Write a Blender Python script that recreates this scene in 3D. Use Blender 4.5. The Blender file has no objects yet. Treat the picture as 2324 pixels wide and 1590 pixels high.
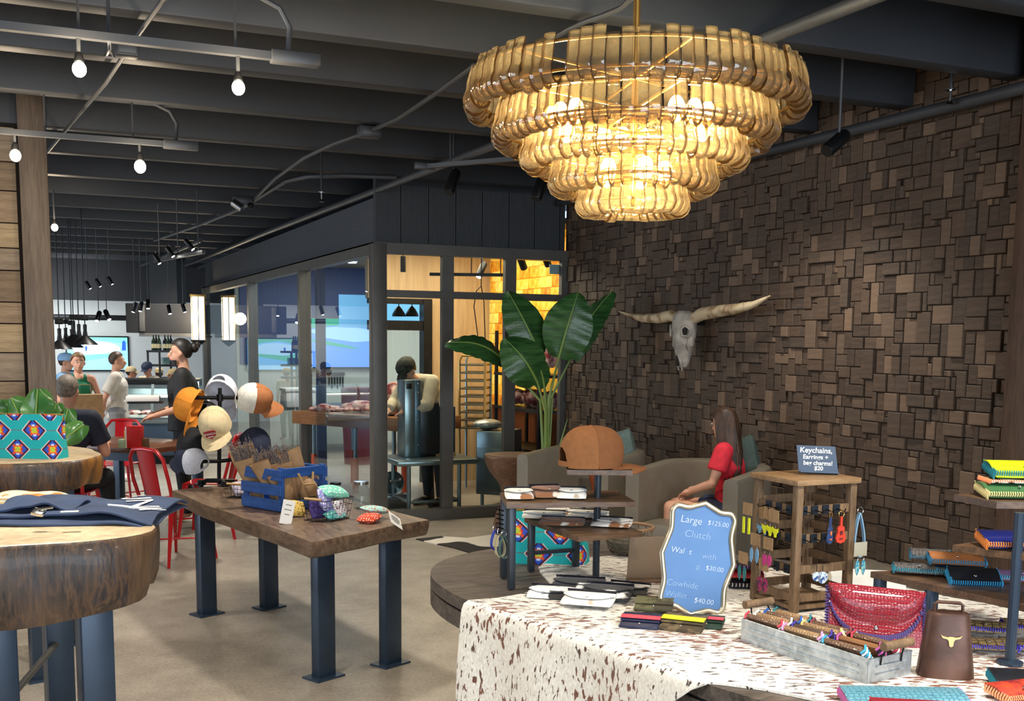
import bpy, bmesh, math, random
from mathutils import Vector as V, Matrix as MX, Euler
random.seed(7)
SC = bpy.context.scene
COL = SC.collection
PI = math.pi
R = math.radians
# ---------------------------------------------------------------- camera
CAMF, CAMX, CAMY, YAW, PITCH, ROLL, CAMH = 2500.0, 1162.0, 1084.3, .4148, -.1243, .0105, 1.65
def cam_axes():
    cy, sy, cp, sp = math.cos(YAW), math.sin(YAW), math.cos(PITCH), math.sin(PITCH)
    fw = V((sy*cp, cy*cp, sp)); rt = V((cy, -sy, 0)); up = rt.cross(fw)
    cr, sr = math.cos(ROLL), math.sin(ROLL)
    return rt*cr+up*sr, up*cr-rt*sr, fw
RT, UP, FW = cam_axes()
cam = bpy.data.objects.new('camera', bpy.data.cameras.new('camera'))
COL.objects.link(cam)
cam.matrix_world = MX(((RT.x, UP.x, -FW.x, 0), (RT.y, UP.y, -FW.y, 0), (RT.z, UP.z, -FW.z, CAMH), (0, 0, 0, 1)))
cam.data.sensor_width = 36
cam.data.lens = CAMF/2324*36
cam.data.shift_y = (CAMY-795)/2324
cam.data.clip_end = 200
SC.camera = cam
# ---------------------------------------------------------------- world, exposure, daylight
w = bpy.data.worlds.new('world'); SC.world = w; w.use_nodes = True
w.node_tree.nodes['Background'].inputs[0].default_value = (.62, .76, 1, 1)
w.node_tree.nodes['Background'].inputs[1].default_value = 1.0
SC.view_settings.view_transform = 'Standard'; SC.view_settings.look = 'None'
SC.view_settings.gamma = 1; SC.view_settings.use_curve_mapping = False
SC.view_settings.exposure = 0.45
SC.cycles.use_denoising = True
SC.cycles.max_bounces = 8; SC.cycles.transparent_max_bounces = 28
SC.cycles.diffuse_bounces = 3; SC.cycles.glossy_bounces = 3; SC.cycles.transmission_bounces = 4
SC.cycles.caustics_reflective = False; SC.cycles.caustics_refractive = False
SC.cycles.sample_clamp_indirect = 6
def lamp(kind, name, loc, power, col=(1, 1, 1), size=.1, rot=None, aim=None, sy=None, spot=None, blend=.6):
    d = bpy.data.lights.new(name, kind); d.energy = power; d.color = col
    if kind == 'AREA':
        d.shape = 'RECTANGLE'; d.size = size; d.size_y = sy or size
    else: d.shadow_soft_size = size
    if kind == 'SPOT': d.spot_size = R(spot or 70); d.spot_blend = blend
    o = bpy.data.objects.new(name, d); COL.objects.link(o); o.location = loc
    if aim is not None: o.rotation_euler = (V(aim)-V(loc)).to_track_quat('-Z', 'Y').to_euler()
    elif rot: o.rotation_euler = rot
    return o
COOL = (.80, .90, 1); WARM = (1, .80, .56); NEUT = (1, .93, .82)
# daylight coming through the shopfront behind the viewer; plus an unseen fill lamp added left of the hall
lamp('AREA', 'daylight_shopfront', (1.2, -3.3, 1.9), 270, COOL, 7, aim=(1.9, 6, 1.0), sy=2.6)
lamp('AREA', 'fill_hall', (-6.6, 10, 1.8), 230, COOL, 10, aim=(2, 11, 1.0), sy=2.4)
# unseen spots added under the ceiling as ambient fill, without fittings
for x, y, p in ((1.0, 1.0, 60), (2.6, 1.6, 70), (.0, 3.6, 60), (1.6, 6.2, 60), (3.9, 5.5, 35), (-1.5, 7.0, 55), (.8, 9.5, 55), (-.8, 12.5, 60), (1.4, 13.5, 60), (.3, 16.5, 70), (2.0, 18.5, 60), (-3, 10, 60)):
    lamp('SPOT', 'fill_spot', (x, y, 2.88), p*2.6, NEUT, .12, aim=(x, y+.15, 0), spot=125, blend=.8)
# butcher room lamps
lamp('AREA', 'butcher_room_lamp', (3.8, 10.7, 2.7), 55, (1, .85, .62), 1.4, aim=(3.8, 10.75, 0))
lamp('AREA', 'butcher_room_lamp_b', (4.2, 14.5, 2.7), 90, (1, .97, .86), 2.4, aim=(4.2, 14.55, 0))
# ---------------------------------------------------------------- pixel ray helpers (a ray meets a real plane of the room)
def ray(x, y):
    return RT*((x-CAMX)/CAMF)+UP*(-(y-CAMY)/CAMF)+FW
C0 = V((0, 0, CAMH))
def gz(x, y, z=0):
    d = ray(x, y); return C0+d*((z-CAMH)/d.z)
def gY(x, y, Y0):
    d = ray(x, y); return C0+d*(Y0/d.y)
def gX(x, y, X0):
    d = ray(x, y); return C0+d*(X0/d.x)
FH = V((math.sin(YAW), math.cos(YAW), 0))
def gD(x, y, D):
    d = ray(x, y); return C0+d*(D/d.dot(FH))
# ---------------------------------------------------------------- mesh builder
class MB:
    def __init__(s): s.v = []; s.f = []; s.m = []
    def add(s, vs, fs, mi=0):
        o = len(s.v); s.v += [tuple(p) for p in vs]
        for f in fs: s.f.append([i+o for i in f]); s.m.append(mi)
        return s
    def box(s, c, d, M=None, mi=0, ch=0):
        c = V(c); h = V(d)/2
        if ch <= 0:
            vs = [c+V((h.x*a, h.y*b, h.z*e)) for e in (-1, 1) for b in (-1, 1) for a in (-1, 1)]
            fs = [(0, 2, 3, 1), (4, 5, 7, 6), (0, 1, 5, 4), (2, 6, 7, 3), (0, 4, 6, 2), (1, 3, 7, 5)]
        else:
            bm = bmesh.new(); bmesh.ops.create_cube(bm, size=1)
            for p in bm.verts: p.co = V((p.co.x*d[0], p.co.y*d[1], p.co.z*d[2]))+c
            bmesh.ops.bevel(bm, geom=list(bm.edges), offset=min(ch, min(d)*.45), segments=2, affect='EDGES', profile=.5)
            bm.verts.index_update()
            vs = [p.co.copy() for p in bm.verts]; fs = [[p.index for p in f.verts] for f in bm.faces]; bm.free()
        if M is not None: vs = [M@p for p in vs]
        return s.add(vs, fs, mi)
    def bar(s, a, b, wd, dp=None, mi=0, upv=(0, 0, 1)):
        a, b = V(a), V(b); z = (b-a); L = z.length; z.normalize(); u = V(upv)
        if abs(z.dot(u)) > .98: u = V((1, 0, 0)) if abs(z.x) < .9 else V((0, 1, 0))
        x = u.cross(z).normalized(); y = z.cross(x); dp = dp or wd
        vs = [p+x*(wd/2*i)+y*(dp/2*j) for p in (a, b) for j in (-1, 1) for i in (-1, 1)]
        return s.add(vs, [(0, 2, 3, 1), (4, 5, 7, 6), (0, 1, 5, 4), (2, 6, 7, 3), (0, 4, 6, 2), (1, 3, 7, 5)], mi)
    def tube(s, pts, r, n=8, closed=False, mi=0, cap=True, sq=1.0):
        pts = [V(p) for p in pts]; N = len(pts); rs = r if isinstance(r, (list, tuple)) else [r]*N
        prev = None; vs = []
        for i, p in enumerate(pts):
            if closed: t = pts[(i+1) % N]-pts[i-1]
            else: t = pts[min(i+1, N-1)]-pts[max(i-1, 0)]
            if t.length < 1e-9: t = V((0, 0, 1))
            t.normalize()
            if prev is None:
                u = V((0, 0, 1)) if abs(t.z) < .9 else V((1, 0, 0))
                x = u.cross(t).normalized()
            else:
                x = prev-t*prev.dot(t)
                if x.length < 1e-6: x = V((1, 0, 0)).cross(t)
                x.normalize()
            prev = x; y = t.cross(x)
            for k in range(n):
                a = 2*PI*k/n; vs.append(p+x*(math.cos(a)*rs[i])+y*(math.sin(a)*rs[i]*sq))
        fs = []
        for i in range(N if closed else N-1):
            j = (i+1) % N
            for k in range(n): fs.append((i*n+k, i*n+(k+1) % n, j*n+(k+1) % n, j*n+k))
        if cap and not closed: fs += [list(range(n))[::-1], [(N-1)*n+k for k in range(n)]]
        return s.add(vs, fs, mi)
    def lathe(s, prof, n=24, M=None, mi=0, a0=0, a1=2*PI, sx=1, sy=1):
        full = abs(a1-a0-2*PI) < 1e-6; m = n if full else n+1; vs = []; fs = []
        for r, z in prof:
            for k in range(m):
                a = a0+(a1-a0)*k/n; vs.append(V((r*math.cos(a)*sx, r*math.sin(a)*sy, z)))
        for i in range(len(prof)-1):
            for k in range(n):
                k2 = (k+1) % m; fs.append((i*m+k, i*m+k2, (i+1)*m+k2, (i+1)*m+k))
        if full and prof[0][0] > 1e-6: fs.append(list(range(m))[::-1])
        if full and prof[-1][0] > 1e-6: fs.append([(len(prof)-1)*m+k for k in range(m)])
        if M is not None: vs = [M@p for p in vs]
        return s.add(vs, fs, mi)
    def prism(s, poly, z0, z1, M=None, mi=0, mside=None):
        n = len(poly); vs = [V((x, y, z0)) for x, y in poly]+[V((x, y, z1)) for x, y in poly]
        if M is not None: vs = [M@p for p in vs]
        s.add(vs, [list(range(n))[::-1], list(range(n, 2*n))]+[], mi)
        o = len(s.v)-2*n
        for i in range(n):
            s.f.append([o+i, o+(i+1) % n, o+n+(i+1) % n, o+n+i]); s.m.append(mi if mside is None else mside)
        return s
    def grid(s, fn, nu, nv, mi=0, wrap=False):
        vs = [fn(i/nu, j/nv) for j in range(nv+1) for i in range(nu+1)]
        fs = [(j*(nu+1)+i, j*(nu+1)+i+1, (j+1)*(nu+1)+i+1, (j+1)*(nu+1)+i) for j in range(nv) for i in range(nu)]
        return s.add(vs, fs, mi)
    def sheet(s, fn, nu, nv, th, mi=0, mrim=None):
        'a grid with thickness th (along its own normal)'
        P = [[V(fn(i/nu, j/nv)) for i in range(nu+1)] for j in range(nv+1)]
        top = []; bot = []
        for j in range(nv+1):
            for i in range(nu+1):
                du = P[j][min(i+1, nu)]-P[j][max(i-1, 0)]; dv = P[min(j+1, nv)][i]-P[max(j-1, 0)][i]
                n = du.cross(dv)
                n = n.normalized() if n.length > 1e-12 else V((0, 0, 1))
                top.append(P[j][i]+n*th/2); bot.append(P[j][i]-n*th/2)
        K = (nu+1)*(nv+1); q = lambda i, j: j*(nu+1)+i
        fs = []
        for j in range(nv):
            for i in range(nu):
                a = (q(i, j), q(i+1, j), q(i+1, j+1), q(i, j+1)); fs.append(a); fs.append(tuple(x+K for x in a[::-1]))
        rim = [q(i, 0) for i in range(nu)]+[q(nu, j) for j in range(nv)]+[q(i, nv) for i in range(nu, 0, -1)]+[q(0, j) for j in range(nv, 0, -1)]
        for k in range(len(rim)):
            a, b = rim[k], rim[(k+1) % len(rim)]; fs.append((b, a, a+K, b+K))
        s.add(top+bot, fs, mi)
        if mrim is not None:
            for k in range(len(rim)): s.m[-1-k] = mrim
        return s
    def ball(s, c, r, M=None, nu=14, nv=9, mi=0):
        r = r if isinstance(r, (tuple, list)) else (r, r, r); c = V(c); vs = []; fs = []
        vs.append(V((0, 0, -r[2])))
        for j in range(1, nv):
            t = -PI/2+PI*j/nv
            for i in range(nu):
                a = 2*PI*i/nu; vs.append(V((r[0]*math.cos(t)*math.cos(a), r[1]*math.cos(t)*math.sin(a), r[2]*math.sin(t))))
        vs.append(V((0, 0, r[2]))); T = len(vs)-1
        for i in range(nu):
            fs.append((0, 1+(i+1) % nu, 1+i)); fs.append((T, 1+(nv-2)*nu+i, 1+(nv-2)*nu+(i+1) % nu))
            for j in range(nv-2):
                a = 1+j*nu; fs.append((a+i, a+(i+1) % nu, a+nu+(i+1) % nu, a+nu+i))
        vs = [(M@p if M is not None else p)+c for p in vs]
        return s.add(vs, fs, mi)
    def caps(s, p0, p1, r0, r1, n=12, fl=1.0):
        'closed tapered capsule, for bodies; fl flattens one axis'
        p0, p1 = V(p0), V(p1); z = p1-p0; L = z.length
        if L < 1e-6: z = V((0, 0, 1))
        q = z.to_track_quat('Z', 'Y').to_matrix().to_4x4(); prof = []
        for k in range(0, 5):
            t = -PI/2+PI/2*k/4; prof.append((max(r0*math.cos(t), 0), r0*math.sin(t)))
        for k in range(0, 5):
            t = PI/2*k/4; prof.append((max(r1*math.cos(t), 0), L+r1*math.sin(t)))
        prof[0] = (1e-4, prof[0][1]); prof[-1] = (1e-4, prof[-1][1])
        return s.lathe(prof, n, MX.Translation(p0)@q, sy=fl)
    def obj(s, name, mat, parent=None, smooth=35, loc=None, mods=None):
        me = bpy.data.meshes.new(name); me.from_pydata(s.v, [], s.f)
        mats = mat if isinstance(mat, (list, tuple)) else [mat]
        for m in mats: me.materials.append(m)
        if len(mats) > 1: me.polygons.foreach_set('material_index', s.m)
        if smooth:
            me.polygons.foreach_set('use_smooth', [True]*len(me.polygons)); me.set_sharp_from_angle(angle=R(smooth))
        me.update(); me.validate()
        o = bpy.data.objects.new(name, me); COL.objects.link(o)
        if parent is not None: o.parent = parent
        if loc is not None: o.location = loc
        return o
def thing(name, label, cat, loc=(0, 0, 0), rz=0, group=None, rot=None):
    o = bpy.data.objects.new(name, None); COL.objects.link(o); o.empty_display_size = .05
    o.location = loc; o.rotation_euler = rot or (0, 0, rz); o['label'] = label; o['category'] = cat
    if group: o['group'] = group
    return o
def tag(o, label, cat, group=None):
    o['label'] = label; o['category'] = cat
    if group: o['group'] = group
    return o
def struct(o): o['kind'] = 'structure'; return o
def dup(root, loc=None, rot=None, label=None, group=None, scale=None):
    r = root.copy(); COL.objects.link(r)
    if loc is not None: r.location = loc
    if rot is not None: r.rotation_euler = rot if isinstance(rot, (tuple, list, Euler)) else (0, 0, rot)
    if scale is not None: r.scale = scale if isinstance(scale, (tuple, list)) else (scale,)*3
    if label: r['label'] = label
    if group: r['group'] = group
    for ch in list(root.children):
        c = ch.copy(); COL.objects.link(c); c.parent = r
        for g in list(ch.children):
            d = g.copy(); COL.objects.link(d); d.parent = c
    return r
def text(s, name, size, mat, parent, loc, rot=(PI/2, 0, 0), ext=.0008, shear=0, align='LEFT', sp=1.0, off=0):
    cu = bpy.data.curves.new(name, 'FONT'); cu.body = s; cu.size = size; cu.extrude = ext; cu.shear = shear
    cu.align_x = align; cu.space_character = sp; cu.offset = off; cu.resolution_u = 3
    cu.materials.append(mat)
    tmp = bpy.data.objects.new('tmp', cu); me = bpy.data.meshes.new_from_object(tmp); bpy.data.objects.remove(tmp); bpy.data.curves.remove(cu)
    if not me.materials: me.materials.append(mat)
    o = bpy.data.objects.new(name, me); COL.objects.link(o); o.parent = parent; o.location = loc; o.rotation_euler = rot
    return o
# ---------------------------------------------------------------- materials
def nodes(name):
    m = bpy.data.materials.new(name); m.use_nodes = True; nt = m.node_tree
    return m, nt, nt.nodes['Principled BSDF']
def lk(nt, a, b): nt.links.new(a, b)
def c4(c): return (c[0], c[1], c[2], 1)
def hx(h):
    'sRGB 0-255 triple to linear'
    return tuple(((v/255+.055)/1.055)**2.4 if v/255 > .04045 else v/255/12.92 for v in h)
def mixn(nt, f, a, b, blend='MIX'):
    n = nt.nodes.new('ShaderNodeMix'); n.data_type = 'RGBA'; n.blend_type = blend
    for k, x in ((0, f), (6, a), (7, b)):
        if hasattr(x, 'is_linked') or hasattr(x, 'links'): lk(nt, x, n.inputs[k])
        elif isinstance(x, (int, float)): n.inputs[k].default_value = x
        else: n.inputs[k].default_value = c4(x)
    return n.outputs[2]
def noise(nt, scale, stretch=(1, 1, 1), detail=4, coord='Object', rough=.55, dist=0):
    tc = nt.nodes.new('ShaderNodeTexCoord'); mp = nt.nodes.new('ShaderNodeMapping'); n = nt.nodes.new('ShaderNodeTexNoise')
    mp.inputs['Scale'].default_value = stretch; n.inputs['Scale'].default_value = scale; n.inputs['Detail'].default_value = detail
    n.inputs['Roughness'].default_value = rough; n.inputs['Distortion'].default_value = dist
    lk(nt, tc.outputs[coord], mp.inputs[0]); lk(nt, mp.outputs[0], n.inputs[0])
    return n.outputs[0]
def ramp(nt, src, stops, interp='LINEAR'):
    r = nt.nodes.new('ShaderNodeValToRGB'); r.color_ramp.interpolation = interp; e = r.color_ramp.elements
    while len(e) < len(stops): e.new(.5)
    for k, (p, c) in enumerate(stops): e[k].position = p; e[k].color = c4(c)
    lk(nt, src, r.inputs[0]); return r.outputs[0]
def bump(nt, b, src, strength=.3, dist=.01):
    n = nt.nodes.new('ShaderNodeBump'); n.inputs['Strength'].default_value = strength; n.inputs['Distance'].default_value = dist
    lk(nt, src, n.inputs['Height']); lk(nt, n.outputs[0], b.inputs['Normal'])
def mat(name, col, rough=.6, metal=0, col2=None, sc=8, st=(1, 1, 1), bp=0, bd=.004, lo=.35, hi=.65, spec=.5, coat=0, sheen=0, coord='Object', detail=4):
    m, nt, b = nodes(name)
    b.inputs['Base Color'].default_value = c4(col); b.inputs['Roughness'].default_value = rough; b.inputs['Metallic'].default_value = metal
    b.inputs['Specular IOR Level'].default_value = spec; b.inputs['Coat Weight'].default_value = coat; b.inputs['Sheen Weight'].default_value = sheen
    if col2 is not None or bp:
        n = noise(nt, sc, st, detail, coord)
        if col2 is not None: lk(nt, ramp(nt, n, [(lo, col), (hi, col2)]), b.inputs['Base Color'])
        if bp: bump(nt, b, n, bp, bd)
    return m
def emis(name, col, st):
    m, nt, b = nodes(name); b.inputs['Base Color'].default_value = c4(col)
    b.inputs['Emission Color'].default_value = c4(col); b.inputs['Emission Strength'].default_value = st; return m
def glassm(name, tint=(.95, .97, .96), ior=1.45, rough=0, wavy=0, glow=None):
    m, nt, b = nodes(name); nt.nodes.remove(b); out = nt.nodes['Material Output']
    t = nt.nodes.new('ShaderNodeBsdfTransparent'); t.inputs[0].default_value = c4(tint)
    g = nt.nodes.new('ShaderNodeBsdfGlossy'); g.inputs['Roughness'].default_value = rough
    f = nt.nodes.new('ShaderNodeFresnel'); f.inputs[0].default_value = ior
    ge = nt.nodes.new('ShaderNodeNewGeometry'); ml = nt.nodes.new('ShaderNodeMath'); ml.operation = 'SUBTRACT'; ml.inputs[0].default_value = 1; ml.use_clamp = True
    lk(nt, ge.outputs['Backfacing'], ml.inputs[1]); m1 = nt.nodes.new('ShaderNodeMath'); m1.operation = 'MULTIPLY'; lk(nt, ml.outputs[0], m1.inputs[0]); lk(nt, f.outputs[0], m1.inputs[1])
    mx = nt.nodes.new('ShaderNodeMixShader'); lk(nt, m1.outputs[0], mx.inputs[0]); lk(nt, t.outputs[0], mx.inputs[1]); lk(nt, g.outputs[0], mx.inputs[2])
    if wavy:
        n = noise(nt, wavy, (1, 1, 1), 2); bn = nt.nodes.new('ShaderNodeBump'); bn.inputs['Strength'].default_value = .6; bn.inputs['Distance'].default_value = .01
        lk(nt, n, bn.inputs['Height']); lk(nt, bn.outputs[0], g.inputs['Normal']); lk(nt, bn.outputs[0], f.inputs['Normal'])
    last = mx
    if glow:
        d = nt.nodes.new('ShaderNodeBsdfTranslucent'); d.inputs[0].default_value = c4(glow[0])
        d2 = nt.nodes.new('ShaderNodeBsdfDiffuse'); d2.inputs[0].default_value = c4(glow[0])
        ad = nt.nodes.new('ShaderNodeMixShader'); ad.inputs[0].default_value = .35; lk(nt, d.outputs[0], ad.inputs[1]); lk(nt, d2.outputs[0], ad.inputs[2])
        m2 = nt.nodes.new('ShaderNodeMixShader'); m2.inputs[0].default_value = glow[1]; lk(nt, mx.outputs[0], m2.inputs[1]); lk(nt, ad.outputs[0], m2.inputs[2]); last = m2
    lk(nt, last.outputs[0], out.inputs[0])
    return m
def woodm(name, dark, light, st=(1, 12, 12), sc=3, rough=.55, bp=.15, coord='Object', spec=.4, coat=0):
    m, nt, b = nodes(name)
    n = noise(nt, sc, st, 6, coord, .65, .6); n2 = noise(nt, sc*6, st, 3, coord)
    c = ramp(nt, n, [(.3, dark), (.7, light)])
    c = mixn(nt, .35, c, ramp(nt, n2, [(.35, tuple(x*.6 for x in dark)), (.65, light)]))
    lk(nt, c, b.inputs['Base Color']); b.inputs['Roughness'].default_value = rough; b.inputs['Specular IOR Level'].default_value = spec
    b.inputs['Coat Weight'].default_value = coat; b.inputs['Coat Roughness'].default_value = .25
    bump(nt, b, n2, bp, .004); return m
# ================================================================ SETTING
XR, YF, XG = 4.74, 9.507, 2.873           # block wall plane, glass front plane, glass side plane
m_floor, nt, b = nodes('polished_concrete')
n1 = noise(nt, .9, (1, 1, 1), 8, 'Object', .65, .4); n2 = noise(nt, 5, (1, 1, 1), 6, 'Object', .7); n3 = noise(nt, 60, (1, 1, 1), 2)
c = ramp(nt, n1, [(.3, hx((104, 95, 84))), (.5, hx((152, 141, 126))), (.72, hx((180, 170, 155)))])
c = mixn(nt, .45, c, ramp(nt, n2, [(.3, hx((104, 95, 84))), (.7, hx((182, 172, 156)))]))
c = mixn(nt, .25, c, ramp(nt, n3, [(.35, hx((124, 116, 104))), (.65, hx((196, 186, 172)))]))
lk(nt, c, b.inputs['Base Color']); b.inputs['Roughness'].default_value = .38; b.inputs['Specular IOR Level'].default_value = .35
bump(nt, b, n2, .08, .004)
m_ceil = mat('ceiling_paint', hx((36, 38, 42)), .7, col2=hx((46, 48, 53)), sc=2)
m_beam = mat('beam_paint', hx((47, 50, 55)), .55, col2=hx((58, 61, 66)), sc=1.5, st=(.3, 1, 1))
m_steel = mat('dark_frame_metal', hx((92, 91, 88)), .45, .2, col2=hx((102, 100, 96)), sc=4)
m_black = mat('black_metal', hx((24, 25, 27)), .4, .4)
m_pale = mat('pale_wall_paint', hx((216, 220, 216)), .7, col2=hx((204, 210, 208)), sc=1)
m_plain = mat('hall_wall_paint', hx((150, 146, 138)), .8)
struct(MB().box((0, 9.3, -.05), (14, 26, .1)).obj('floor', m_floor, smooth=0))
ceil = struct(MB().box((0, 9.3, 3.5), (14, 26, .1)).obj('ceiling', m_ceil, smooth=0))
ys = [-2.4, -1.3, -.3, .8, 1.7, 2.55, 3.4, 4.25, 5.05, 5.9, 6.9, 8.0, 9.05, 10.3, 11.5, 12.7, 13.9, 15.1, 16.3, 17.5, 18.7, 19.9, 21.1]
bm0 = MB().box((0, 0, 0), (11.5, .13, .45), ch=.012)
be = None
for y in ys:
    if be is None: be = bm0.obj('beam', m_beam, ceil); o = be
    else: o = be.copy(); COL.objects.link(o)
    o.location = (-1.03, y+.065, 3.225)
# hall and shop walls
def wall(name, c, d, m=m_plain): return struct(MB().box(c, d).obj(name, m, smooth=0))
wall('wall_far', (0, 22.1, 1.75), (14, .2, 3.5), m_pale)
def opening_wall(name, ax, pos, a0, a1, z0, z1, s0, s1):
    'a wall with one wide opening; ax 0: runs along x'
    mb = MB()
    def bx(p, q, lo, hi):
        cc = ((p+q)/2, pos, (lo+hi)/2) if ax == 0 else (pos, (p+q)/2, (lo+hi)/2)
        dd = (q-p, .2, hi-lo) if ax == 0 else (.2, q-p, hi-lo)
        mb.box(cc, dd)
    bx(s0, a0, 0, 3.5); bx(a1, s1, 0, 3.5); bx(a0, a1, 0, z0); bx(a0, a1, z1, 3.5)
    k = int((a1-a0)/1.6)
    return struct(mb.obj(name, m_plain, smooth=0))
opening_wall('wall_back', 0, -3.5, -3.2, 5.4, .45, 2.95, -7, 7)
opening_wall('wall_left', 1, -6.9, 5, 15, .5, 2.95, -3.5, 22)
wall('wall_shop', (XR+.12, .1, 1.75), (.2, 7.2, 3.5))
# ---------------------------------------------------------------- wood block wall
m_block, nt, b = nodes('reclaimed_wood_block')
oi = nt.nodes.new('ShaderNodeObjectInfo'); gi = nt.nodes.new('ShaderNodeNewGeometry'); ad = nt.nodes.new('ShaderNodeMath'); ad.operation = 'ADD'
fr = nt.nodes.new('ShaderNodeMath'); fr.operation = 'FRACT'
lk(nt, oi.outputs['Random'], ad.inputs[0]); lk(nt, gi.outputs['Random Per Island'], ad.inputs[1]); lk(nt, ad.outputs[0], fr.inputs[0])
base = ramp(nt, fr.outputs[0], [(0, hx((52, 40, 32))), (.3, hx((74, 57, 45))), (.55, hx((94, 74, 58))), (.78, hx((70, 60, 52))), (.95, hx((140, 114, 92)))])
g1 = noise(nt, 9, (1, 1, 9), 6, 'Object', .7, .8)
c = mixn(nt, .5, base, ramp(nt, g1, [(.3, hx((36, 27, 21))), (.75, hx((108, 88, 70)))]), 'MIX')
lk(nt, c, b.inputs['Base Color']); b.inputs['Roughness'].default_value = .62; bump(nt, b, g1, .25, .004)
m_backer = mat('wall_backer', hx((38, 29, 23)), .9)
wr = struct(MB().box((XR+.06, 6.75, 1.75), (.12, 5.6, 3.5)).obj('wall_right', m_backer, smooth=0))
U = .0365
NY, NZ = int(5.32/U), int(3.44/U)
occ = [[False]*NZ for _ in range(NY)]
rects = []
SZ = [(2, 3), (3, 2), (2, 2), (3, 3), (2, 4), (4, 2), (3, 4), (1, 3), (4, 3), (2, 5), (1, 2), (3, 5)]
WT = [7, 3, 4, 4, 6, 2, 4, 3, 2, 3, 2, 1]
rb = random.Random(11)
for i in range(NY):
    for j in range(NZ):
        if occ[i][j]: continue
        opts = []
        for k in range(9): opts.append(rb.choices(SZ, WT)[0])
        opts.append((1, 1))
        for a, h in opts:
            if i+a <= NY and j+h <= NZ and not any(occ[i+p][j+q] for p in range(a) for q in range(h)): break
        for p in range(a):
            for q in range(h): occ[i+p][j+q] = True
        rects.append((i, j, a, h))
def block_geo(mb, i, j, a, h, loc):
    d = rb.choice((.010, .014, .018, .022, .027, .034)); g = .0022; e = .004
    w2, h2 = a*U/2-g, h*U/2-g
    vs = []
    for x, ww, hh in ((0, w2, h2), (-d+.003, w2, h2), (-d, w2-e, h2-e)):
        vs += [V((x, -ww, -hh)), V((x, ww, -hh)), V((x, ww, hh)), V((x, -ww, hh))]
    if loc: vs = [p+V(loc) for p in vs]
    t = rb.uniform(-.004, .004)
    fs = []
    for k in (0, 4):
        for q in range(4): fs.append((k+q, k+4+q, k+4+(q+1) % 4, k+(q+1) % 4))
    fs.append((8, 11, 10, 9))
    mb.add(vs, fs)
def bcen(r): return (XR, 4.18+(r[0]+r[2]/2)*U, .012+(r[1]+r[3]/2)*U)
def vis(r):
    y, z = bcen(r)[1:]
    s = r[2]*r[3]/(y*y)
    if z < .75+.06*(y-4.2): s *= .02
    if z > 2.95: s *= .3
    return -s
rects.sort(key=vis)
bcache = {}
for r in rects[:298]:
    key = (r[2], r[3], rb.randrange(4))
    if key not in bcache:
        mb = MB(); block_geo(mb, *r, None); o = mb.obj('wood_block', m_block, wr, smooth=0); bcache[key] = o
    else: o = bcache[key].copy(); COL.objects.link(o)
    o.location = bcen(r)
mb = MB()
for r in rects[298:]: block_geo(mb, *r, bcen(r))
o = mb.obj('wood_blocks_far', m_block, wr, smooth=0); o['kind'] = 'stuff'
# right-hand timber post at the end of the block wall and the door beside it
m_post = woodm('brown_post_wood', hx((70, 52, 42)), hx((104, 80, 64)), (6, 6, .5), 3)
struct(MB().box((XR-.05, 4.09, 1.75), (.2, .17, 3.5), ch=.006).obj('trim_1', m_post))
dr = struct(MB().box((XR-.02, 3.44, 1.2), (.08, 1.04, 2.4), ch=.006).obj('door_1', mat('dark_door_paint', hx((46, 40, 36)), .5)))
for z in (.35, 1.25, 1.72):
    MB().tube([(XR-.09, 3.985, z-.05), (XR-.09, 3.985, z+.05)], .012, 10).obj('hinge', m_black, dr)
# ---------------------------------------------------------------- plank partition with its post
YP = 8.0
p = gY(125, 900, YP); xp = p.x
struct(MB().box((xp-.075, YP+.02, 1.6), (.17, .19, 3.2), ch=.01).obj('trim_2', woodm('weathered_post_wood', hx((96, 82, 70)), hx((142, 124, 106)), (8, 8, .4), 3, bp=.4)))
m_plank = []
for k, (a, c2) in enumerate((((142, 118, 94), (184, 158, 128)), ((166, 142, 108), (204, 178, 140)), ((136, 118, 100), (178, 158, 134)), ((118, 98, 80), (164, 140, 112)))):
    m_plank.append(woodm('barn_plank_%d' % k, hx(a), hx(c2), (.7, 4, 9), 3.2, .7, .3))
wp = struct(MB().box((xp-1.66, YP+.06, 1.6), (3.0, .05, 3.2)).obj('wall_partition', m_backer, smooth=0))
bounds = [.02, .19, .36, .53, .70, .86]+[gY(10, y, YP).z for y in (865, 800, 734, 685, 613, 562, 505, 432, 366, 300)]+[2.98]
bounds = sorted(bounds)
for k in range(len(bounds)-1):
    z0, z1 = bounds[k], bounds[k+1]
    MB().box((0, 0, 0), (2.96, .03+.006*(k % 3), z1-z0-.007), ch=.004).obj('plank', m_plank[(k*7) % 4], wp, loc=(xp-1.66, YP+.025, (z0+z1)/2))
# ---------------------------------------------------------------- glazed butcher room
m_pane = glassm('window_glass', (.93, .96, .95), 1.5)
m_pane2 = glassm('window_glass_side', (.80, .86, .90), 1.6)
ZT, ZH = 2.40, 2.48
w1 = struct(MB().box((XG, YF, ZH/2), (.13, .13, ZH), ch=.006).obj('window_1', m_steel))
def bar(par, a, bb, wd, dp, name='mullion'):
    return MB().bar(a, bb, wd, dp).obj(name, m_steel, par, smooth=0)
XE = XR-.02
xs = [gY(px, 800, YF).x for px in (1014, 1155, 1281)]
for x in xs: bar(w1, (x, YF, 0), (x, YF, ZH), .062, .11)
zr = gY(1000, 669, YF).z
bar(w1, (XG, YF, ZT+.04), (XE, YF, ZT+.04), .11, .09, 'head_rail')
bar(w1, (XG, YF, zr), (XE, YF, zr), .09, .062, 'transom_rail')
bar(w1, (XG, YF, .05), (XE, YF, .05), .1, .1, 'bottom_rail')
ex = [XG+.06]+xs
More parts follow.
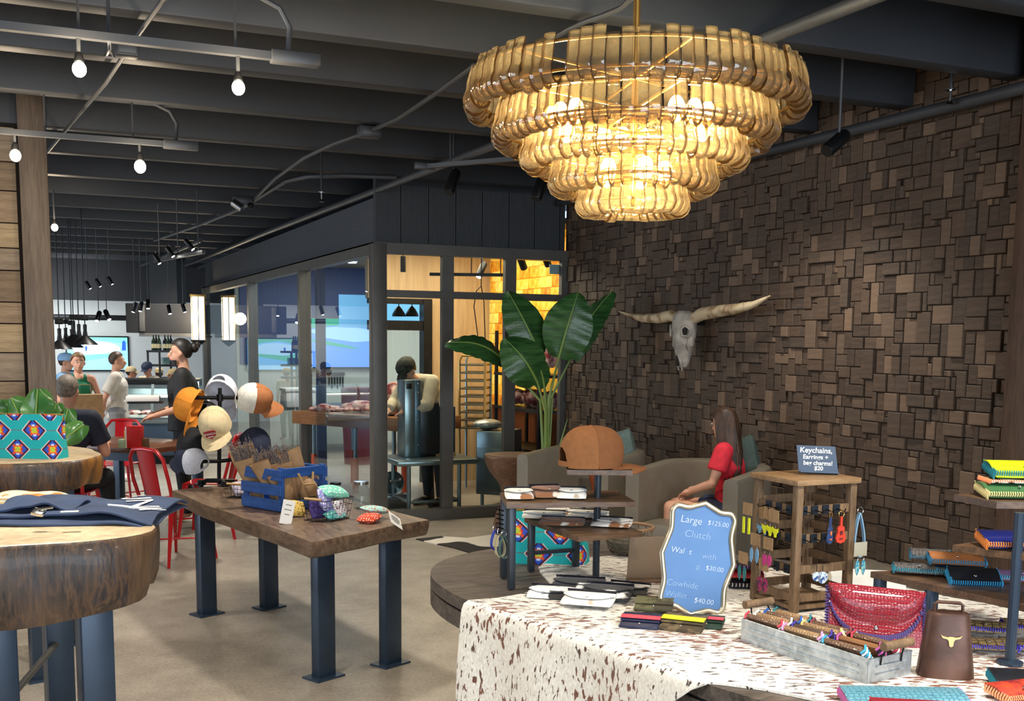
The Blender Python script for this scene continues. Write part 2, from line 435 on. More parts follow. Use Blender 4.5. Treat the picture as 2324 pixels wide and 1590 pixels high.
for k in range(3):
    for z0, z1 in ((.1, zr-.03), (zr+.03, ZT)):
        x0, x1 = ex[k]+.03, ex[k+1]-.03
        MB().box(((x0+x1)/2, YF, (z0+z1)/2), (x1-x0+.01, .008, z1-z0+.01)).obj('pane', m_pane, w1, smooth=0)
# side glazing running away along the hall
YE = gX(467, 700, XG).y
w2 = struct(MB().box((XG, YE, ZH/2), (.13, .13, ZH), ch=.006).obj('window_2', m_steel))
yy = [gX(px, 800, XG).y for px in (692, 575)]
for y in yy: bar(w2, (XG, y, 0), (XG, y, ZT), .11, .13)
bar(w2, (XG, YF, ZT+.04), (XG, YE, ZT+.04), .1, .11, 'head_rail')
bar(w2, (XG, YF, .05), (XG, YE, .05), .1, .1, 'bottom_rail')
ey = [YF+.06]+yy+[YE]
for k in range(3):
    MB().box((XG, (ey[k]+ey[k+1])/2, ZT/2+.04), (.008, ey[k+1]-ey[k]-.1, ZT-.08)).obj('pane', m_pane2, w2, smooth=0)
# dark ribbed header over the glass
m_rib, nt, b = nodes('ribbed_dark_panel')
b.inputs['Base Color'].default_value = c4(hx((72, 76, 80))); b.inputs['Roughness'].default_value = .5
def header(name, horizontal): pass
hd = struct(MB().box((XG+.06, (YF+YE)/2+.06, (ZH+2.89)/2), (.1, YE-YF, 2.89-ZH)).obj('wall_header_side', mat('header_paint', hx((66, 70, 77)), .5, col2=hx((74, 78, 85)), sc=80, st=(.02, .02, 1), bp=.3), smooth=0))
hf = struct(MB().box(((XG+XE)/2, YF+.09, 2.99), (XE-XG, .08, 1.0)).obj('wall_header', m_beam, smooth=0))
xx = [XG-.02]+[gY(px, 520, YF).x for px in (912, 975, 1037, 1097, 1158, 1216, 1273)]+[XE]
for k in range(len(xx)-1):
    x0, x1 = xx[k]+.003, xx[k+1]-.003; mb = MB(); n = 16; hh = .255
    for q in range(n):
        a, c2 = x0+(x1-x0)*q/n, x0+(x1-x0)*(q+.55)/n
        mb.box(((a+c2)/2, 0, 0), (c2-a, .012, hh*2))
    mb.box(((x0+x1)/2, .009, 0), (x1-x0, .012, hh*2))
    mb.obj('ribbed_panel', m_rib, hf, smooth=0, loc=(0, YF+.03, ZH+.008+hh))
struct(MB().box(((XG+XE)/2, YF-.01, ZH+.005), (XE-XG+.08, .06, .012)).obj('trim_3', m_steel, smooth=0))
struct(MB().box((XG-.01, (YF+YE)/2, ZH+.005), (.08, YE-YF, .014)).obj('trim_4', mat('worn_metal_edge', hx((90, 90, 92)), .3, .7), smooth=0))
# inside of the butcher room
YB, XS = 12.05, 5.0
m_tan = mat('bleached_wood_panel', hx((205, 178, 138)), .6, col2=hx((186, 158, 120)), sc=2.5, st=(8, 1, .6))
m_bead = mat('white_beadboard', hx((214, 214, 196)), .55, col2=hx((196, 198, 182)), sc=6, st=(14, 1, .15), bp=.3)
m_rceil = mat('room_ceiling', hx((150, 130, 104)), .8)
dx0, dx1 = gY(836, 700, YB).x, gY(972, 850, YB).x
mb = MB(); mb.box(((dx1+XS+.1)/2, YB+.06, 1.4), (XS+.1-dx1, .12, 2.8)); zt = gY(900, 677, YB).z
mb.box(((dx0+dx1)/2, YB+.06, (zt+2.8)/2), (dx1-dx0, .12, 2.8-zt))
struct(mb.obj('wall_inner', m_tan, smooth=0))
d2 = struct(MB().box((dx1-.03, YB, zt/2), (.1, .16, zt)).obj('door_2', m_black, smooth=0))
zb = [gY(900, y, YB).z for y in (727, 749)]
MB().box(((dx0+dx1)/2, YB, (zb[0]+zb[1])/2), (dx1-dx0, .12, zb[0]-zb[1])).obj('lintel_bar', m_black, d2, smooth=0)
MB().box(((dx0+dx1)/2, YB, zt-.03), (dx1-dx0, .12, .06)).obj('top_bar', m_black, d2, smooth=0)
struct(MB().box((XG+.05+1.55, 17.06, 1.4), (3.1, .12, 2.8)).obj('wall_inner_far', m_bead, smooth=0))
struct(MB().box((XG+.05+1.55, (YF+17.06)/2, 2.78), (3.1, 17.06-YF-.1, .05)).obj('ceiling_inner', m_rceil, smooth=0))
# backlit salt brick wall
m_salt, nt, b = nodes('backlit_salt_brick')
oi = nt.nodes.new('ShaderNodeObjectInfo'); n1 = noise(nt, 7, (1, 1, 1), 4, 'Object', .6, 1.5)
ad = nt.nodes.new('ShaderNodeMath'); ad.operation = 'MULTIPLY_ADD'; lk(nt, oi.outputs['Random'], ad.inputs[0]); ad.inputs[1].default_value = .45; lk(nt, n1, ad.inputs[2])
c = ramp(nt, ad.outputs[0], [(.36, hx((170, 70, 8))), (.5, hx((208, 124, 20))), (.68, hx((232, 170, 44))), (.95, hx((248, 214, 104)))])
lk(nt, c, b.inputs['Base Color']); lk(nt, c, b.inputs['Emission Color']); b.inputs['Emission Strength'].default_value = .40; b.inputs['Roughness'].default_value = .5
ws = struct(MB().box((XS+.1, 10.8, 1.4), (.12, 2.5, 2.8)).obj('wall_salt', mat('salt_backer', hx((120, 60, 14)), .9), smooth=0))
rs = random.Random(5); z = .9; row = 0; sc0 = {}
while z < 2.72:
    y = 9.6-(.0 if row % 2 else .11); h = .118
    while y < 12.02:
        L = rs.choice((.18, .24, .3)); y1 = min(y+L, 12.03)
        if y1-y > .03 and y >= 9.55:
            MB().box((0, 0, 0), (.05+rs.uniform(0, .025), y1-y-.006, h-.006), ch=.008).obj('salt_brick', m_salt, ws, loc=(XS+.02, (y+y1)/2, z+h/2))
        y = y1
    z += h; row += 1
# ================================================================ CEILING FITTINGS
m_cond = mat('grey_conduit', hx((72, 74, 77)), .45, .3)
m_condt = mat('painted_conduit', hx((58, 61, 66)), .5, .2)
m_brass = mat('brass', hx((196, 160, 96)), .3, .9)
m_chrome = mat('chrome', hx((210, 212, 214)), .18, 1)
def run(name, label, cat, pts, r, m, n=10): return tag(MB().tube(pts, r, n).obj(name, m), label, cat)
run('ceiling_pipe', 'long painted pipe under the beams running back over the glass room corner', 'pipe', [(2.98, 2.6, 2.945), (2.93, 7, 2.945), (2.80, 14, 2.945), (2.74, 21.5, 2.945)], .03, m_cond, 12)
run('ceiling_pipe', 'dark pipe along the top of the wood block wall', 'pipe', [(XR-.13, 3.6, 2.925), (XR-.13, 9.44, 2.925)], .033, m_beam, 12)
run('ceiling_conduit', 'sagging pale conduit crossing above the globe lamp track', 'conduit', [gz(x, y, 2.96) for x, y in ((392, -30), (370, 0), (300, 98), (240, 188), (160, 282), (108, 345))], .011, m_cond)
run('ceiling_conduit', 'curved conduit coming down beside the chandelier rod', 'conduit', [gz(x, y, 2.965) for x, y in ((1440, -10), (1410, 18), (1372, 34), (1330, 48), (1290, 66), (1250, 90))], .011, m_cond)
run('ceiling_conduit', 'long conduit bending through the small ceiling junction box', 'conduit', [gz(x, y, 2.965) for x, y in ((1075, 150), (985, 215), (905, 268), (838, 298), (760, 325), (690, 358), (625, 405), (575, 455))], .014, m_condt)
run('ceiling_conduit', 'conduit with a wide bend over the lit hall tracks', 'conduit', [gz(x, y, 2.965) for x, y in ((900, 402), (780, 398), (700, 400), (650, 410), (600, 440), (552, 470), (470, 503), (350, 545))], .02, m_condt)
def jbox(label, px, py, z, s=(.14, .1, .07)):
    t = thing('ceiling_junction_box', label, 'junction box', gz(px, py, z))
    MB().box((0, 0, 0), s, ch=.008).obj('housing', m_condt, t); MB().box((0, -s[1]/2-.004, 0), (s[0]*.8, .008, s[2]*.7), ch=.003).obj('cover', m_cond, t)
    return t
jbox('painted junction box on the long conduit over the hall', 838, 300, 2.96)
jbox('grey box where the diagonal conduit meets the globe lamp track', 287, 112, 2.93, (.1, .08, .07))
# ---- lamp tracks
def track(label, a, b, rods, feed=None):
    t = thing('ceiling_track', label, 'lamp track', a); a, b = V(a), V(b)
    MB().bar((0, 0, 0), b-a, .036, .03).obj('rail', m_cond, t, smooth=0)
    for f in rods: MB().tube([(b-a)*f+V((0, 0, .01)), (b-a)*f+V((0, 0, .56))], .006, 6).obj('hanging_rod', m_cond, t)
    if feed is not None:
        d = (b-a).normalized()
        MB().box((b-a)+d*.06, (.2, .06, .05), ch=.006).obj('feed_box', m_cond, t)
        MB().tube([(b-a)+d*.03+V((0, 0, .02)), (b-a)+d*.04+V((0, 0, .12)), (b-a)+d*.0+V((0, 0, .19)), (b-a)-d*.12+V((0, 0, .24))], .011, 8).obj('feed_cable', m_cond, t)
    return t
ZTK = 2.78
y1 = gz(320, 94, ZTK).y
ta, tb = gz(-60, 56, ZTK), gz(640, 126, ZTK); ta.y = tb.y = y1
track('grey lamp track near the ceiling front carrying two globe lamps', ta, tb, [.32, .84], True)
y2 = gz(200, 313, ZTK).y
tc_, td = gz(-60, 294, ZTK), gz(385, 330, ZTK); tc_.y = td.y = y2
track('grey lamp track further back carrying two globe lamps', tc_, td, [.35, .8], True)
m_bulb = emis('lit_globe', (1, .90, .70), 26)
def globe(label, px, py, Y0, zt, r=.035):
    r *= .74
    p = gY(px, py, Y0); t = thing('ceiling_globe_lamp', label, 'lamp', (p.x, Y0, p.z), group='globe lamps of the hall tracks')
    MB().ball((0, 0, 0), (r, r, r*1.15)).obj('bulb', m_bulb, t)
    MB().lathe([(r*.55, r*.8), (r*.75, r*1.1), (r*.5, r*2.2), (.008, r*2.4)], 14).obj('socket', m_black, t)
    MB().tube([(0, 0, r*2.3), (0, 0, zt-p.z)], .008, 8).obj('stem', m_cond, t)
    lamp('POINT', 'globe_light', (p.x, Y0-.06, p.z-.02), 9, WARM, .04)
globe('lit globe lamp on the nearer track beside the metal sprinkler', 180, 157, y1, ZTK)
globe('lit globe lamp on the nearer track next to its feed box', 541, 199, y1, ZTK)
globe('lit globe lamp in front of the plank partition', 35, 353, y2, ZTK, .04)
globe('brightest lit globe lamp at the end of the second track', 318, 378, y2, ZTK, .045)
y3 = gz(123, 480, ZTK).y
globe('small lit globe lamp just past the partition post', 124, 516, y3, ZTK+.2, .04)
# ---- cylinder spotlights
m_lens = emis('spot_lens', (1, .97, .9), 14)
def spot(label, px, py, D, tilt, head, off=False, grp=None, s=1, zs=None):
    p = gD(px, py, D); t = thing('track_spotlight', label, 'spotlight', p, group=grp)
    bd = None
    e = Euler((0, R(tilt), R(head)))
    bd = MB().lathe([(.001, .0), (.036, .0), (.04, .01), (.04, .17), (.03, .19), (.001, .19)], 16).obj('body', m_black, t); bd.rotation_euler = e; bd.scale = (s, s, s)
    MB().lathe([(.001, -.001), (.03, -.001), (.03, .004), (.001, .004)], 14).obj('lens', m_black if off else m_lens, bd)
    q = e.to_matrix()@V((0, 0, .12*s)); zc = max(.1, (2.80 if py > 560 and px > 860 and px < 1290 else (zs or 3.46))-p.z)
    MB().tube([q, q+V((0, 0, .06)), V((q.x, q.y, zc))], .007, 6).obj('stem', m_cond, t)
    return t
spot('black spotlight on the short track before the ribbed header', 1018, 437, 8.2, 28, 30, True)
spot('black spotlight half hidden beside the chandelier rim', 1217, 452, 8.0, 22, 20, True)
spot('black spotlight pointing down from the pipe at the wood block wall', 1876, 343, 5.7, 55, 10, True, s=.9)
ta = gD(960, 378, 8.2); tb = gD(1290, 398, 7.6); tb.z = ta.z
track('short dark track before the ribbed header', ta, tb, [.2, .8])
tag(MB().box((0, 0, 0), (.15, .05, .045), ch=.006).obj('ceiling_feed_box', m_cond, None, loc=gD(972, 378, 8.2)+V((-.03, -.01, .0))), 'grey feed box at the end of the short dark track', 'feed box')
G = 'spotlights over the hall counter'
ta = gD(352, 592, 11.5); tb = gD(462, 528, 10.2); tb.z = ta.z
track('bright metal track with three black spotlights over the hall', ta, tb, [.1, .5, .9])
for k, (x, y) in enumerate(((362, 598), (393, 582), (438, 566))):
    spot('lit black spotlight, %s on the bright metal track' % ('lowest', 'middle one', 'highest')[k], x, y, 11.3-.5*k, 32+4*k, 150, grp=G, s=.6, zs=tb.z)
for k, (x, y) in enumerate(((205, 655), (222, 650), (243, 645))):
    spot('small lit spotlight over the television, %s of three' % ('first', 'second', 'third')[k], x+6*k, y, 15, 30, 160, grp=G, s=.6)
for k, (x, y) in enumerate(((302, 708), (318, 706), (336, 700), (386, 712), (420, 708))):
    spot('dark unlit looking spotlight above the kitchen hood, number %s from the television side' % ('one', 'two', 'three', 'four', 'five')[k], x, y, 15.5+.5*k, 20, 20+30*k, grp='spotlights above the kitchen hood', s=.75)
for k, (x, y) in enumerate(((220, 728), (248, 725))):
    spot('small black spotlight on the far wall pipe, %s' % ('pointing down the wall', 'with a glinting rim')[k], x, y, 18.5, 35, 60+60*k, grp='spotlights on the far pipe')
run('ceiling_pipe', 'dark pipe along the far wall above the television', 'pipe', [(-3, 21.3, gY(200, 720, 21.3).z), (2.6, 21.3, gY(200, 720, 21.3).z)], .05, m_black)
for k, (a, b2) in enumerate((((122, 688), (455, 545)), ((262, 680), (470, 600)))):
    run('ceiling_conduit', ('grey conduit running back over the hall towards the television', 'grey conduit over the kitchen hood')[k], 'conduit', [gz(*a, 2.93), gz(*b2, 2.93)], .03, m_condt)
t = thing('ceiling_camera', 'small security camera on the bend of the hall conduit', 'camera', gz(552, 460, 2.93))
MB().box((0, 0, .02), (.2, .09, .08), ch=.02).obj('housing', m_cond, t); MB().tube([(-.1, -.02, -.0), (-.02, -.06, -.06)], .04, 12).obj('lens_barrel', m_chrome, t); MB().ball((.06, -.05, -.03), .03).obj('sensor', m_black, t)
def sprinkler(label, p):
    t = thing('ceiling_sprinkler', label, 'sprinkler', p)
    MB().lathe([(.004, .03), (.028, .03), (.028, .036), (.006, .04)], 12).obj('plate', m_chrome, t)
    MB().lathe([(.022, -.045), (.016, -.03), (.008, -.02), (.008, .03)], 12).obj('nozzle', m_chrome, t)
    MB().tube([(0, 0, .03), (0, 0, .42)], .008, 6).obj('pipe', m_condt, t)
sprinkler('metal sprinkler head under the nearer lamp track', gD(248, 103, 4.4))
sprinkler('brass sprinkler head beneath the beam at the wood block wall', gX(2157, 218, XR-.2))
sprinkler('small sprinkler head over the pipe beside the ribbed header', gD(730, 445, 9.0))
# ================================================================ CHANDELIER
m_strip = glassm('amber_glass_strip', (.94, .84, .66), 1.85, .03, 26, ((1, .84, .54), .16))
m_sedge = glassm('amber_glass_edge', (.10, .06, .03), 1.5, .1, 0, ((.4, .22, .08), .25))
m_gold = mat('gold_frame', hx((206, 160, 84)), .3, .9)
m_filament = emis('chandelier_bulb', (1, .86, .58), 60)
CD = 4.3
cc = gD(1441, 222, CD)
ch = thing('chandelier', 'large tiered chandelier of amber glass strips hung over the display table', 'chandelier', cc)
kpx = CD/2500
tiers = [(.640, 0, 86), (.535, -.112, 72), (.428, -.198, 58), (.318, -.288, 44), (.212, -.368, 30)]
prof = [(-.026, .088), (-.018, .06), (-.008, .028), (-.012, .008), (.0, -.012), (.004, -.036), (-.01, -.06), (-.034, -.07), (-.056, -.06), (-.066, -.042)]
view = math.atan2(-cc.y, -cc.x)
rc = random.Random(3)
for ti, (r, dz, n) in enumerate(tiers):
    wd = 2*PI*r/n*.91
    def fn(u, v):
        q = v*(len(prof)-1); i = min(int(q), len(prof)-2); f = q-i
        a, bb = prof[i], prof[i+1]
        rr = r+a[0]+(bb[0]-a[0])*f; zz = a[1]+(bb[1]-a[1])*f
        s = (u-.5); return V((rr-.010*4*s*s*.5, s*wd*(rr/r), zz))
    o = MB().sheet(fn, 2, 11, .011, 0, 1).obj('glass_strip', [m_strip, m_sedge], ch, 60)
    first = True
    for k in range(n):
        a = view+2*PI*(k+.5)/n
        if ti == 0 and k == n-6: continue
        if not first: o = o.copy(); COL.objects.link(o)
        first = False
        o.rotation_euler = (0, rc.uniform(-.025, .025), a+rc.uniform(-.012, .012)); o.location = (0, 0, dz+rc.uniform(-.004, .004))
    ring = [(math.cos(2*PI*k/48)*(r-.032), math.sin(2*PI*k/48)*(r-.032), dz+.07) for k in range(48)]
    MB().tube(ring, .006, 6, True).obj('frame_ring', m_gold, ch)
    ring = [(math.cos(2*PI*k/48)*(r-.05), math.sin(2*PI*k/48)*(r-.05), dz-.02) for k in range(48)]
    MB().tube(ring, .005, 6, True).obj('frame_ring', m_gold, ch)
    for k in range(6):
        a = 2*PI*(k+.3)/6
        MB().bar((0, 0, dz+.07), (math.cos(a)*(r-.032), math.sin(a)*(r-.032), dz+.07), .008).obj('spoke', m_gold, ch)
MB().tube([(0, 0, -.4), (0, 0, 3.45-cc.z)], .013, 10).obj('rod', m_gold, ch)
MB().lathe([(.001, 0), (.07, 0), (.07, .03), (.001, .04)], 20).obj('canopy', m_gold, ch, loc=(0, 0, 3.41-cc.z))
def bulb(x, y, z):
    MB().ball((0, 0, 0), (.03, .03, .046)).obj('bulb', m_filament, ch, loc=(x, y, z))
    MB().tube([(x, y, z+.035), (x, y, z+.10)], .012, 8).obj('bulb_socket', m_gold, ch)
    lamp('POINT', 'chandelier_light', cc+V((x, y, z)), 6.5, (1, .85, .60), .03)
for a0, rr_ in ((-.95, .33), (.75, .31), (PI+.15, .30)):
    for q in (-.26, 0, .26): bulb(rr_*math.cos(view+a0+q), rr_*math.sin(view+a0+q), -.095)
for a0 in (PI*.62, -PI*.62): bulb(.28*math.cos(view+a0), .28*math.sin(view+a0), -.1)
for k in range(5):
    a = view+2*PI*(k+.3)/5; bulb(.12*math.cos(a), .12*math.sin(a), -.275)
# ================================================================ SLAB TABLE WITH CAPS AND CRATE
m_bluesteel = mat('blue_black_steel', hx((44, 57, 72)), .34, .3, col2=hx((50, 66, 84)), sc=3)
m_slab, nt, b = nodes('live_edge_slab')
n1 = noise(nt, 2.2, (4, .8, 2), 6, 'Object', .65, 1.2); n2 = noise(nt, 16, (3, .7, 3), 4)
c = ramp(nt, n1, [(.28, hx((46, 34, 27))), (.45, hx((92, 70, 54))), (.58, hx((118, 94, 74))), (.72, hx((70, 50, 40)))])
c = mixn(nt, .35, c, ramp(nt, n2, [(.35, hx((40, 30, 24))), (.7, hx((150, 124, 98)))]))
lk(nt, c, b.inputs['Base Color']); b.inputs['Roughness'].default_value = .42; bump(nt, b, n2, .25, .006)
ZS = .742
A, B_, C_ = V((1.138, 4.818)), V((1.83, 5.213)), V((.752, 6.758))
ex = (B_-A); ey = (C_-A)
st = thing('slab_table', 'long live edge wooden slab table with caps and a blue crate on it', 'table', (A.x, A.y, 0))
ang = math.atan2(-ey.x, ey.y)
def sl(u, v): return A+ex*u+ey*v-A
rq = random.Random(2); poly = []
def edge(p, q, n, amp):
    for k in range(n):
        f = k/n; d = (q-p); nn = V((d.y, -d.x)).normalized(); poly.append(p+d*f+nn*(amp*math.sin(f*7+p.x*3)+rq.uniform(-amp, amp)*.5))
cr = [V((0, 0)), ex, ex+ey, ey]
for k in range(4): edge(cr[k], cr[(k+1) % 4], 10, .012)
mb = MB()
n = len(poly); cen = (ex+ey)/2
rings = [(1.0-.006, .742), (1.0, .730), (.995, .70), (.985, .672), (.975, .662)]
for s_, z in rings: mb.v += [tuple(V((cen.x+(p.x-cen.x)*s_, cen.y+(p.y-cen.y)*s_, z))) for p in poly]
for r in range(len(rings)-1):
    for k in range(n): mb.f.append([r*n+k, (r+1)*n+k, (r+1)*n+(k+1) % n, r*n+(k+1) % n]); mb.m.append(0)
mb.f.append(list(range(n))); mb.m.append(0); mb.f.append([4*n+k for k in range(n)][::-1]); mb.m.append(0)
mb.obj('table_top', m_slab, st, 50)
for px, py in ((735, 1536), (886, 1506), (470, 1393), (611, 1378)):
    p = gz(px, py)
    o = MB().box((0, 0, .333), (.105, .06, .66), ch=.005).obj('leg', m_bluesteel, st, 30, (p.x-A.x, p.y-A.y, 0)); o.rotation_euler.z = ang+R(14)
    MB().box((0, 0, .005), (.17, .12, .01)).obj('foot_plate', m_bluesteel, o)
# ---- pipe stand with caps
m_pipe = mat('black_iron_pipe', hx((26, 26, 28)), .38, .6)
hb = gz(497, 1100, ZS); HP = math.hypot(hb.x, hb.y)
DH = (hb-C0).dot(FH)
def hp(px, py): return gD(px, py, DH)
hr = thing('cap_rack', 'black iron pipe rack with crossing arms at the end of the slab table', 'cap rack', hb)
L = lambda px, py, d=0: gD(px, py, DH+d)-hb
rr = .012
MB().tube([L(497, 1098), L(499, 900), L(499, 880)], rr, 10).obj('pole', m_pipe, hr)
MB().tube([L(436, 902, -.05), L(499, 902), L(552, 902, .05)], rr, 10).obj('arm', m_pipe, hr)
MB().tube([L(452, 1047, -.05), L(499, 1046), L(548, 1040, .05)], rr, 10).obj('arm', m_pipe, hr)
MB().tube([L(499, 930), L(495, 962, -.16)], rr, 10).obj('arm', m_pipe, hr)
MB().tube([L(455, 1112), L(457, 1094), L(470, 1090), L(498, 1090), L(505, 1092), L(508, 1114, -.06)], rr*1.2, 10).obj('base_pipe', m_pipe, hr)
MB().tube([L(498, 1091), L(530, 1091, .16), L(532, 1110, .16)], rr*1.2, 10).obj('base_pipe', m_pipe, hr)
for px, py, d in ((455, 1112, 0), (508, 1115, -.06)):
    q = L(px, py, d); MB().lathe([(.001, 0), (.035, 0), (.035, .008), (.018, .012), (.018, .03), (.001, .03)], 16).obj('flange', m_pipe, hr, loc=(q.x, q.y, 0))
MB().lathe([(.0, -.02), (.02, -.02), (.02, .02), (.0, .02)], 12).obj('joint', m_pipe, hr, loc=L(499, 902))
def capm(name, c, **k): return mat(name, hx(c), .85, col2=tuple(x*.85 for x in hx(c)), sc=60, bp=.1, **k)
CM = {}
def cm(c):
    if c not in CM: CM[c] = capm('cap_cloth_%d_%d_%d' % c, c)
    return CM[c]
def cap(label, front, back, bill, loc, rot, patch=None, s=1.0, grp='caps on the pipe rack', hole=True):
    'a ball cap: top of the crown is +z, bill towards +x; crown shells with an arched gap and strap at the back'
    t = thing('ball_cap', label, 'cap', loc, rot=rot, group=grp); t.scale = (s, s, s)
    def shell(a, v):
        e = v*PI/2
        rx, ry, h = .098, .084, .125
        f = math.cos(e)**.72
        bulge = 1+.05*math.sin(v*PI)
        x, y = rx*f*bulge*math.cos(a), ry*f*bulge*math.sin(a)
        z = h*math.sin(e)**.9 if e > 0 else 0
        if math.cos(a) > 0: x += .014*math.cos(a)*math.sin(v*PI)**.8
        return V((x, y, z))
    def pan(a0, a1, cut=False):
        def fn(u, v):
            a = a0+(a1-a0)*u; v0 = 0
            if cut:
                w_ = max(0, 1-((a-PI)/.52)**2); v0 = .30*math.sqrt(w_)
            return shell(a, v0+(1-v0)*v*.985)
        return fn
    P = [(-PI/2, 0, front), (0, PI/2, front), (PI/2, PI*5/6, back), (PI*7/6, PI*3/2, back), (PI*5/6, PI*7/6, back)]
    for k, (a0, a1, m) in enumerate(P):
        MB().sheet(pan(a0+.008, a1-.008, k == 4 and hole), 7, 9, .003).obj('crown_panel', cm(m), t, 50)
    if hole:
        MB().sheet(lambda u, v: shell(PI*5/6+(PI/3)*u, 0)+V((-.001, 0, .004+.016*v)), 8, 1, .003).obj('strap', cm(back), t, 50)
    MB().ball((0, 0, .124), (.009, .009, .005)).obj('button', cm(front), t)
    def bl(u, v):
        a = (u-.5)*2*1.15; r0 = shell(a, 0)+V((.004, 0, .004)); L_ = .084*math.cos(a*1.25)**.6 if abs(a*1.25) < PI/2 else 0
        q = r0+V((L_*v, r0.y*.10*v, 0)); q.z += -.012*v*v-.9*(q.y)**2*(1.0+1.5*v); return q
    MB().sheet(bl, 14, 6, .004).obj('bill', cm(bill), t, 50)
    for a in (0, PI/2, -PI/2, PI*5/6, PI*7/6):
        MB().tube([shell(a, (.30 if False else .02)+.95*k/8)*1.012 for k in range(9)], .0014, 5).obj('seam', cm(front if abs(a) < 2 else back), t)
    if patch: patch(t, shell)
    return t
m_white = mat('white_print', hx((240, 238, 232)), .7)
m_patch = mat('brick_red_patch', hx((150, 40, 40)), .7)
def beige_patch(t, shell):
    pts = [(-.034, .02), (-.03, .026), (.0, .029), (.03, .026), (.034, .02), (.028, -.004), (.0, -.022), (-.028, -.004)]
    M_ = MX.Translation(V((.1205, 0, .050)))@Euler((0, R(-9), 0)).to_matrix().to_4x4()@MX(((0, 0, 1, 0), (1, 0, 0, 0), (0, 1, 0, 0), (0, 0, 0, 1)))
    o = MB().prism(pts, 0, .003, M_).obj('patch', m_patch, t, smooth=0)
    MB().box((0, -.0075, .0035), (.030, .004, .0008), M_).obj('printed_line', m_white, o, 0)
    for s_, sz, dz in (('RANCH', .017, .004),):
        e = M_@MX.Translation(V((0, dz, .0035))); tx = text(s_, 'lettering', sz, m_white, o, (0, 0, 0), ext=.0003, align='CENTER'); tx.matrix_local = e
def sq_patch(t, shell):
    M_ = MX.Translation(V((-.045, .083, .03)))@Euler((R(12), 0, R(30))).to_matrix().to_4x4()
    MB().box((0, 0, 0), (.03, .004, .03), M_).obj('patch', mat('brown_leather_patch', hx((92, 52, 36)), .6), t)
def orient(top, bill):
    z = V(top).normalized(); x = V(bill); x = (x-z*x.dot(z)).normalized(); y = z.cross(x)
    return MX((x, y, z)).transposed().to_euler()
RH = V((RT.x, RT.y, 0)).normalized(); UZ = V((0, 0, 1))
def capat(label, px, py, d, top, bill, cols, **k):
    'top and bill given as (right, up, away) of the viewer standing before the rack'
    f = lambda a: RH*a[0]+UZ*a[1]+FH*a[2]
    return cap(label, *cols, gD(px, py, DH+d), orient(f(top), f(bill)), **k)
OR, WH, TN, BG, BK, NV = (226, 140, 38), (226, 228, 236), (166, 104, 60), (214, 194, 152), (24, 24, 27), (28, 36, 60)
capat('orange cap hanging bill down on the end of the upper rack arm', 446, 922, -.07, (-.9, .35, .1), (-.12, -.85, -.2), (OR, OR, OR), s=1.06)
capat('white cap seen from behind with its strap arch, topmost on the rack', 500, 898, .08, (.0, .55, .75), (0, -.6, .8), (WH, WH, WH), s=1.12)
capat('cream mesh cap with brown front and a small square patch, hanging at the arm end', 572, 915, .02, (.35, .72, -.5), (.55, -.58, .68), (TN, (224, 220, 206), TN), patch=sq_patch, s=1.08)
capat('beige cap facing out with a red shield patch', 492, 972, -.17, (-.16, .72, -.5), (.10, -.62, -.72), (BG, BG, BG), patch=beige_patch, s=1.1)
capat('plain black cap under the orange one on the rack', 452, 1010, -.02, (-.7, .3, -.6), (-.1, -.9, .1), (BK, BK, BK), s=1.05)
capat('white mesh cap with navy front and bill hanging lowest on the rack', 441, 1054, -.06, (-.15, .75, -.55), (-.35, -.62, .75), (NV, WH, NV), s=1.02)
capat('navy cap hanging behind the dried lavender bunches', 572, 1015, .1, (.55, .5, -.5), (-.25, -.85, .1), (NV, NV, NV), s=1.1)
capat('black cap hanging behind the beige one', 470, 950, .06, (-.2, .3, .8), (.2, -.9, .2), (BK, BK, BK))
# ---- blue crate with lavender
m_blue = mat('blue_painted_wood', hx((42, 92, 168)), .5, col2=hx((30, 72, 140)), sc=9, st=(1, 1, 5), bp=.2)
p0 = gz(637, 1164, ZS); p1 = gz(556, 1150, ZS); pr_ = gz(750, 1140, ZS)
ax = (p1-p0); LX = ax.length; ax.normalize(); ay = V((-ax.y, ax.x, 0))
if ay.dot(pr_-p0) < 0: ay = -ay
WC = .32; LX = max(LX, .34); HC = .235
crate = thing('wooden_crate', 'blue slatted wooden crate packed with paper bags of lavender on the slab table', 'crate', p0, rot=None)
crate.matrix_world = MX.Translation(p0)@MX((ax, ay, UZ)).transposed().to_4x4()
T = .014
for s_ in (0, 1):
    for z in (.035, .115, .195): MB().box((LX/2, T/2+s_*(WC-T), z), (LX, T, .058), ch=.003).obj('slat', m_blue, crate, smooth=0)
    for x in (0, 1):
        MB().box((.02+x*(LX-.04), .022+s_*(WC-.044), HC/2), (.036, .016, HC), ch=.003).obj('corner_post', m_blue, crate, smooth=0)
for x in (0, 1):
    for z in (.03, .205): MB().box((T/2+x*(LX-T), WC/2, z), (T, WC-.03, .05 if z > .1 else .045), ch=.003).obj('end_rail', m_blue, crate, smooth=0)
    MB().tube([(-.01+x*(LX+.02), WC/2-.05, .2), (-.03+x*(LX+.06), WC/2-.03, .14), (-.03+x*(LX+.06), WC/2+.03, .14), (-.01+x*(LX+.02), WC/2+.05, .2)], .007, 8).obj('rope_handle', mat('jute_rope_%d' % x, hx((170, 140, 96)), .9), crate)
MB().box((LX/2, WC/2, .008), (LX-.02, WC-.02, .012)).obj('base', m_blue, crate, smooth=0)
m_kraft = mat('kraft_paper', hx((178, 142, 102)), .8, col2=hx((156, 122, 86)), sc=14, bp=.25, bd=.006)
m_lav = mat('dried_lavender', hx((134, 118, 106)), .9, col2=hx((98, 90, 96)), sc=40)
CW = crate.matrix_world
rl = random.Random(9)
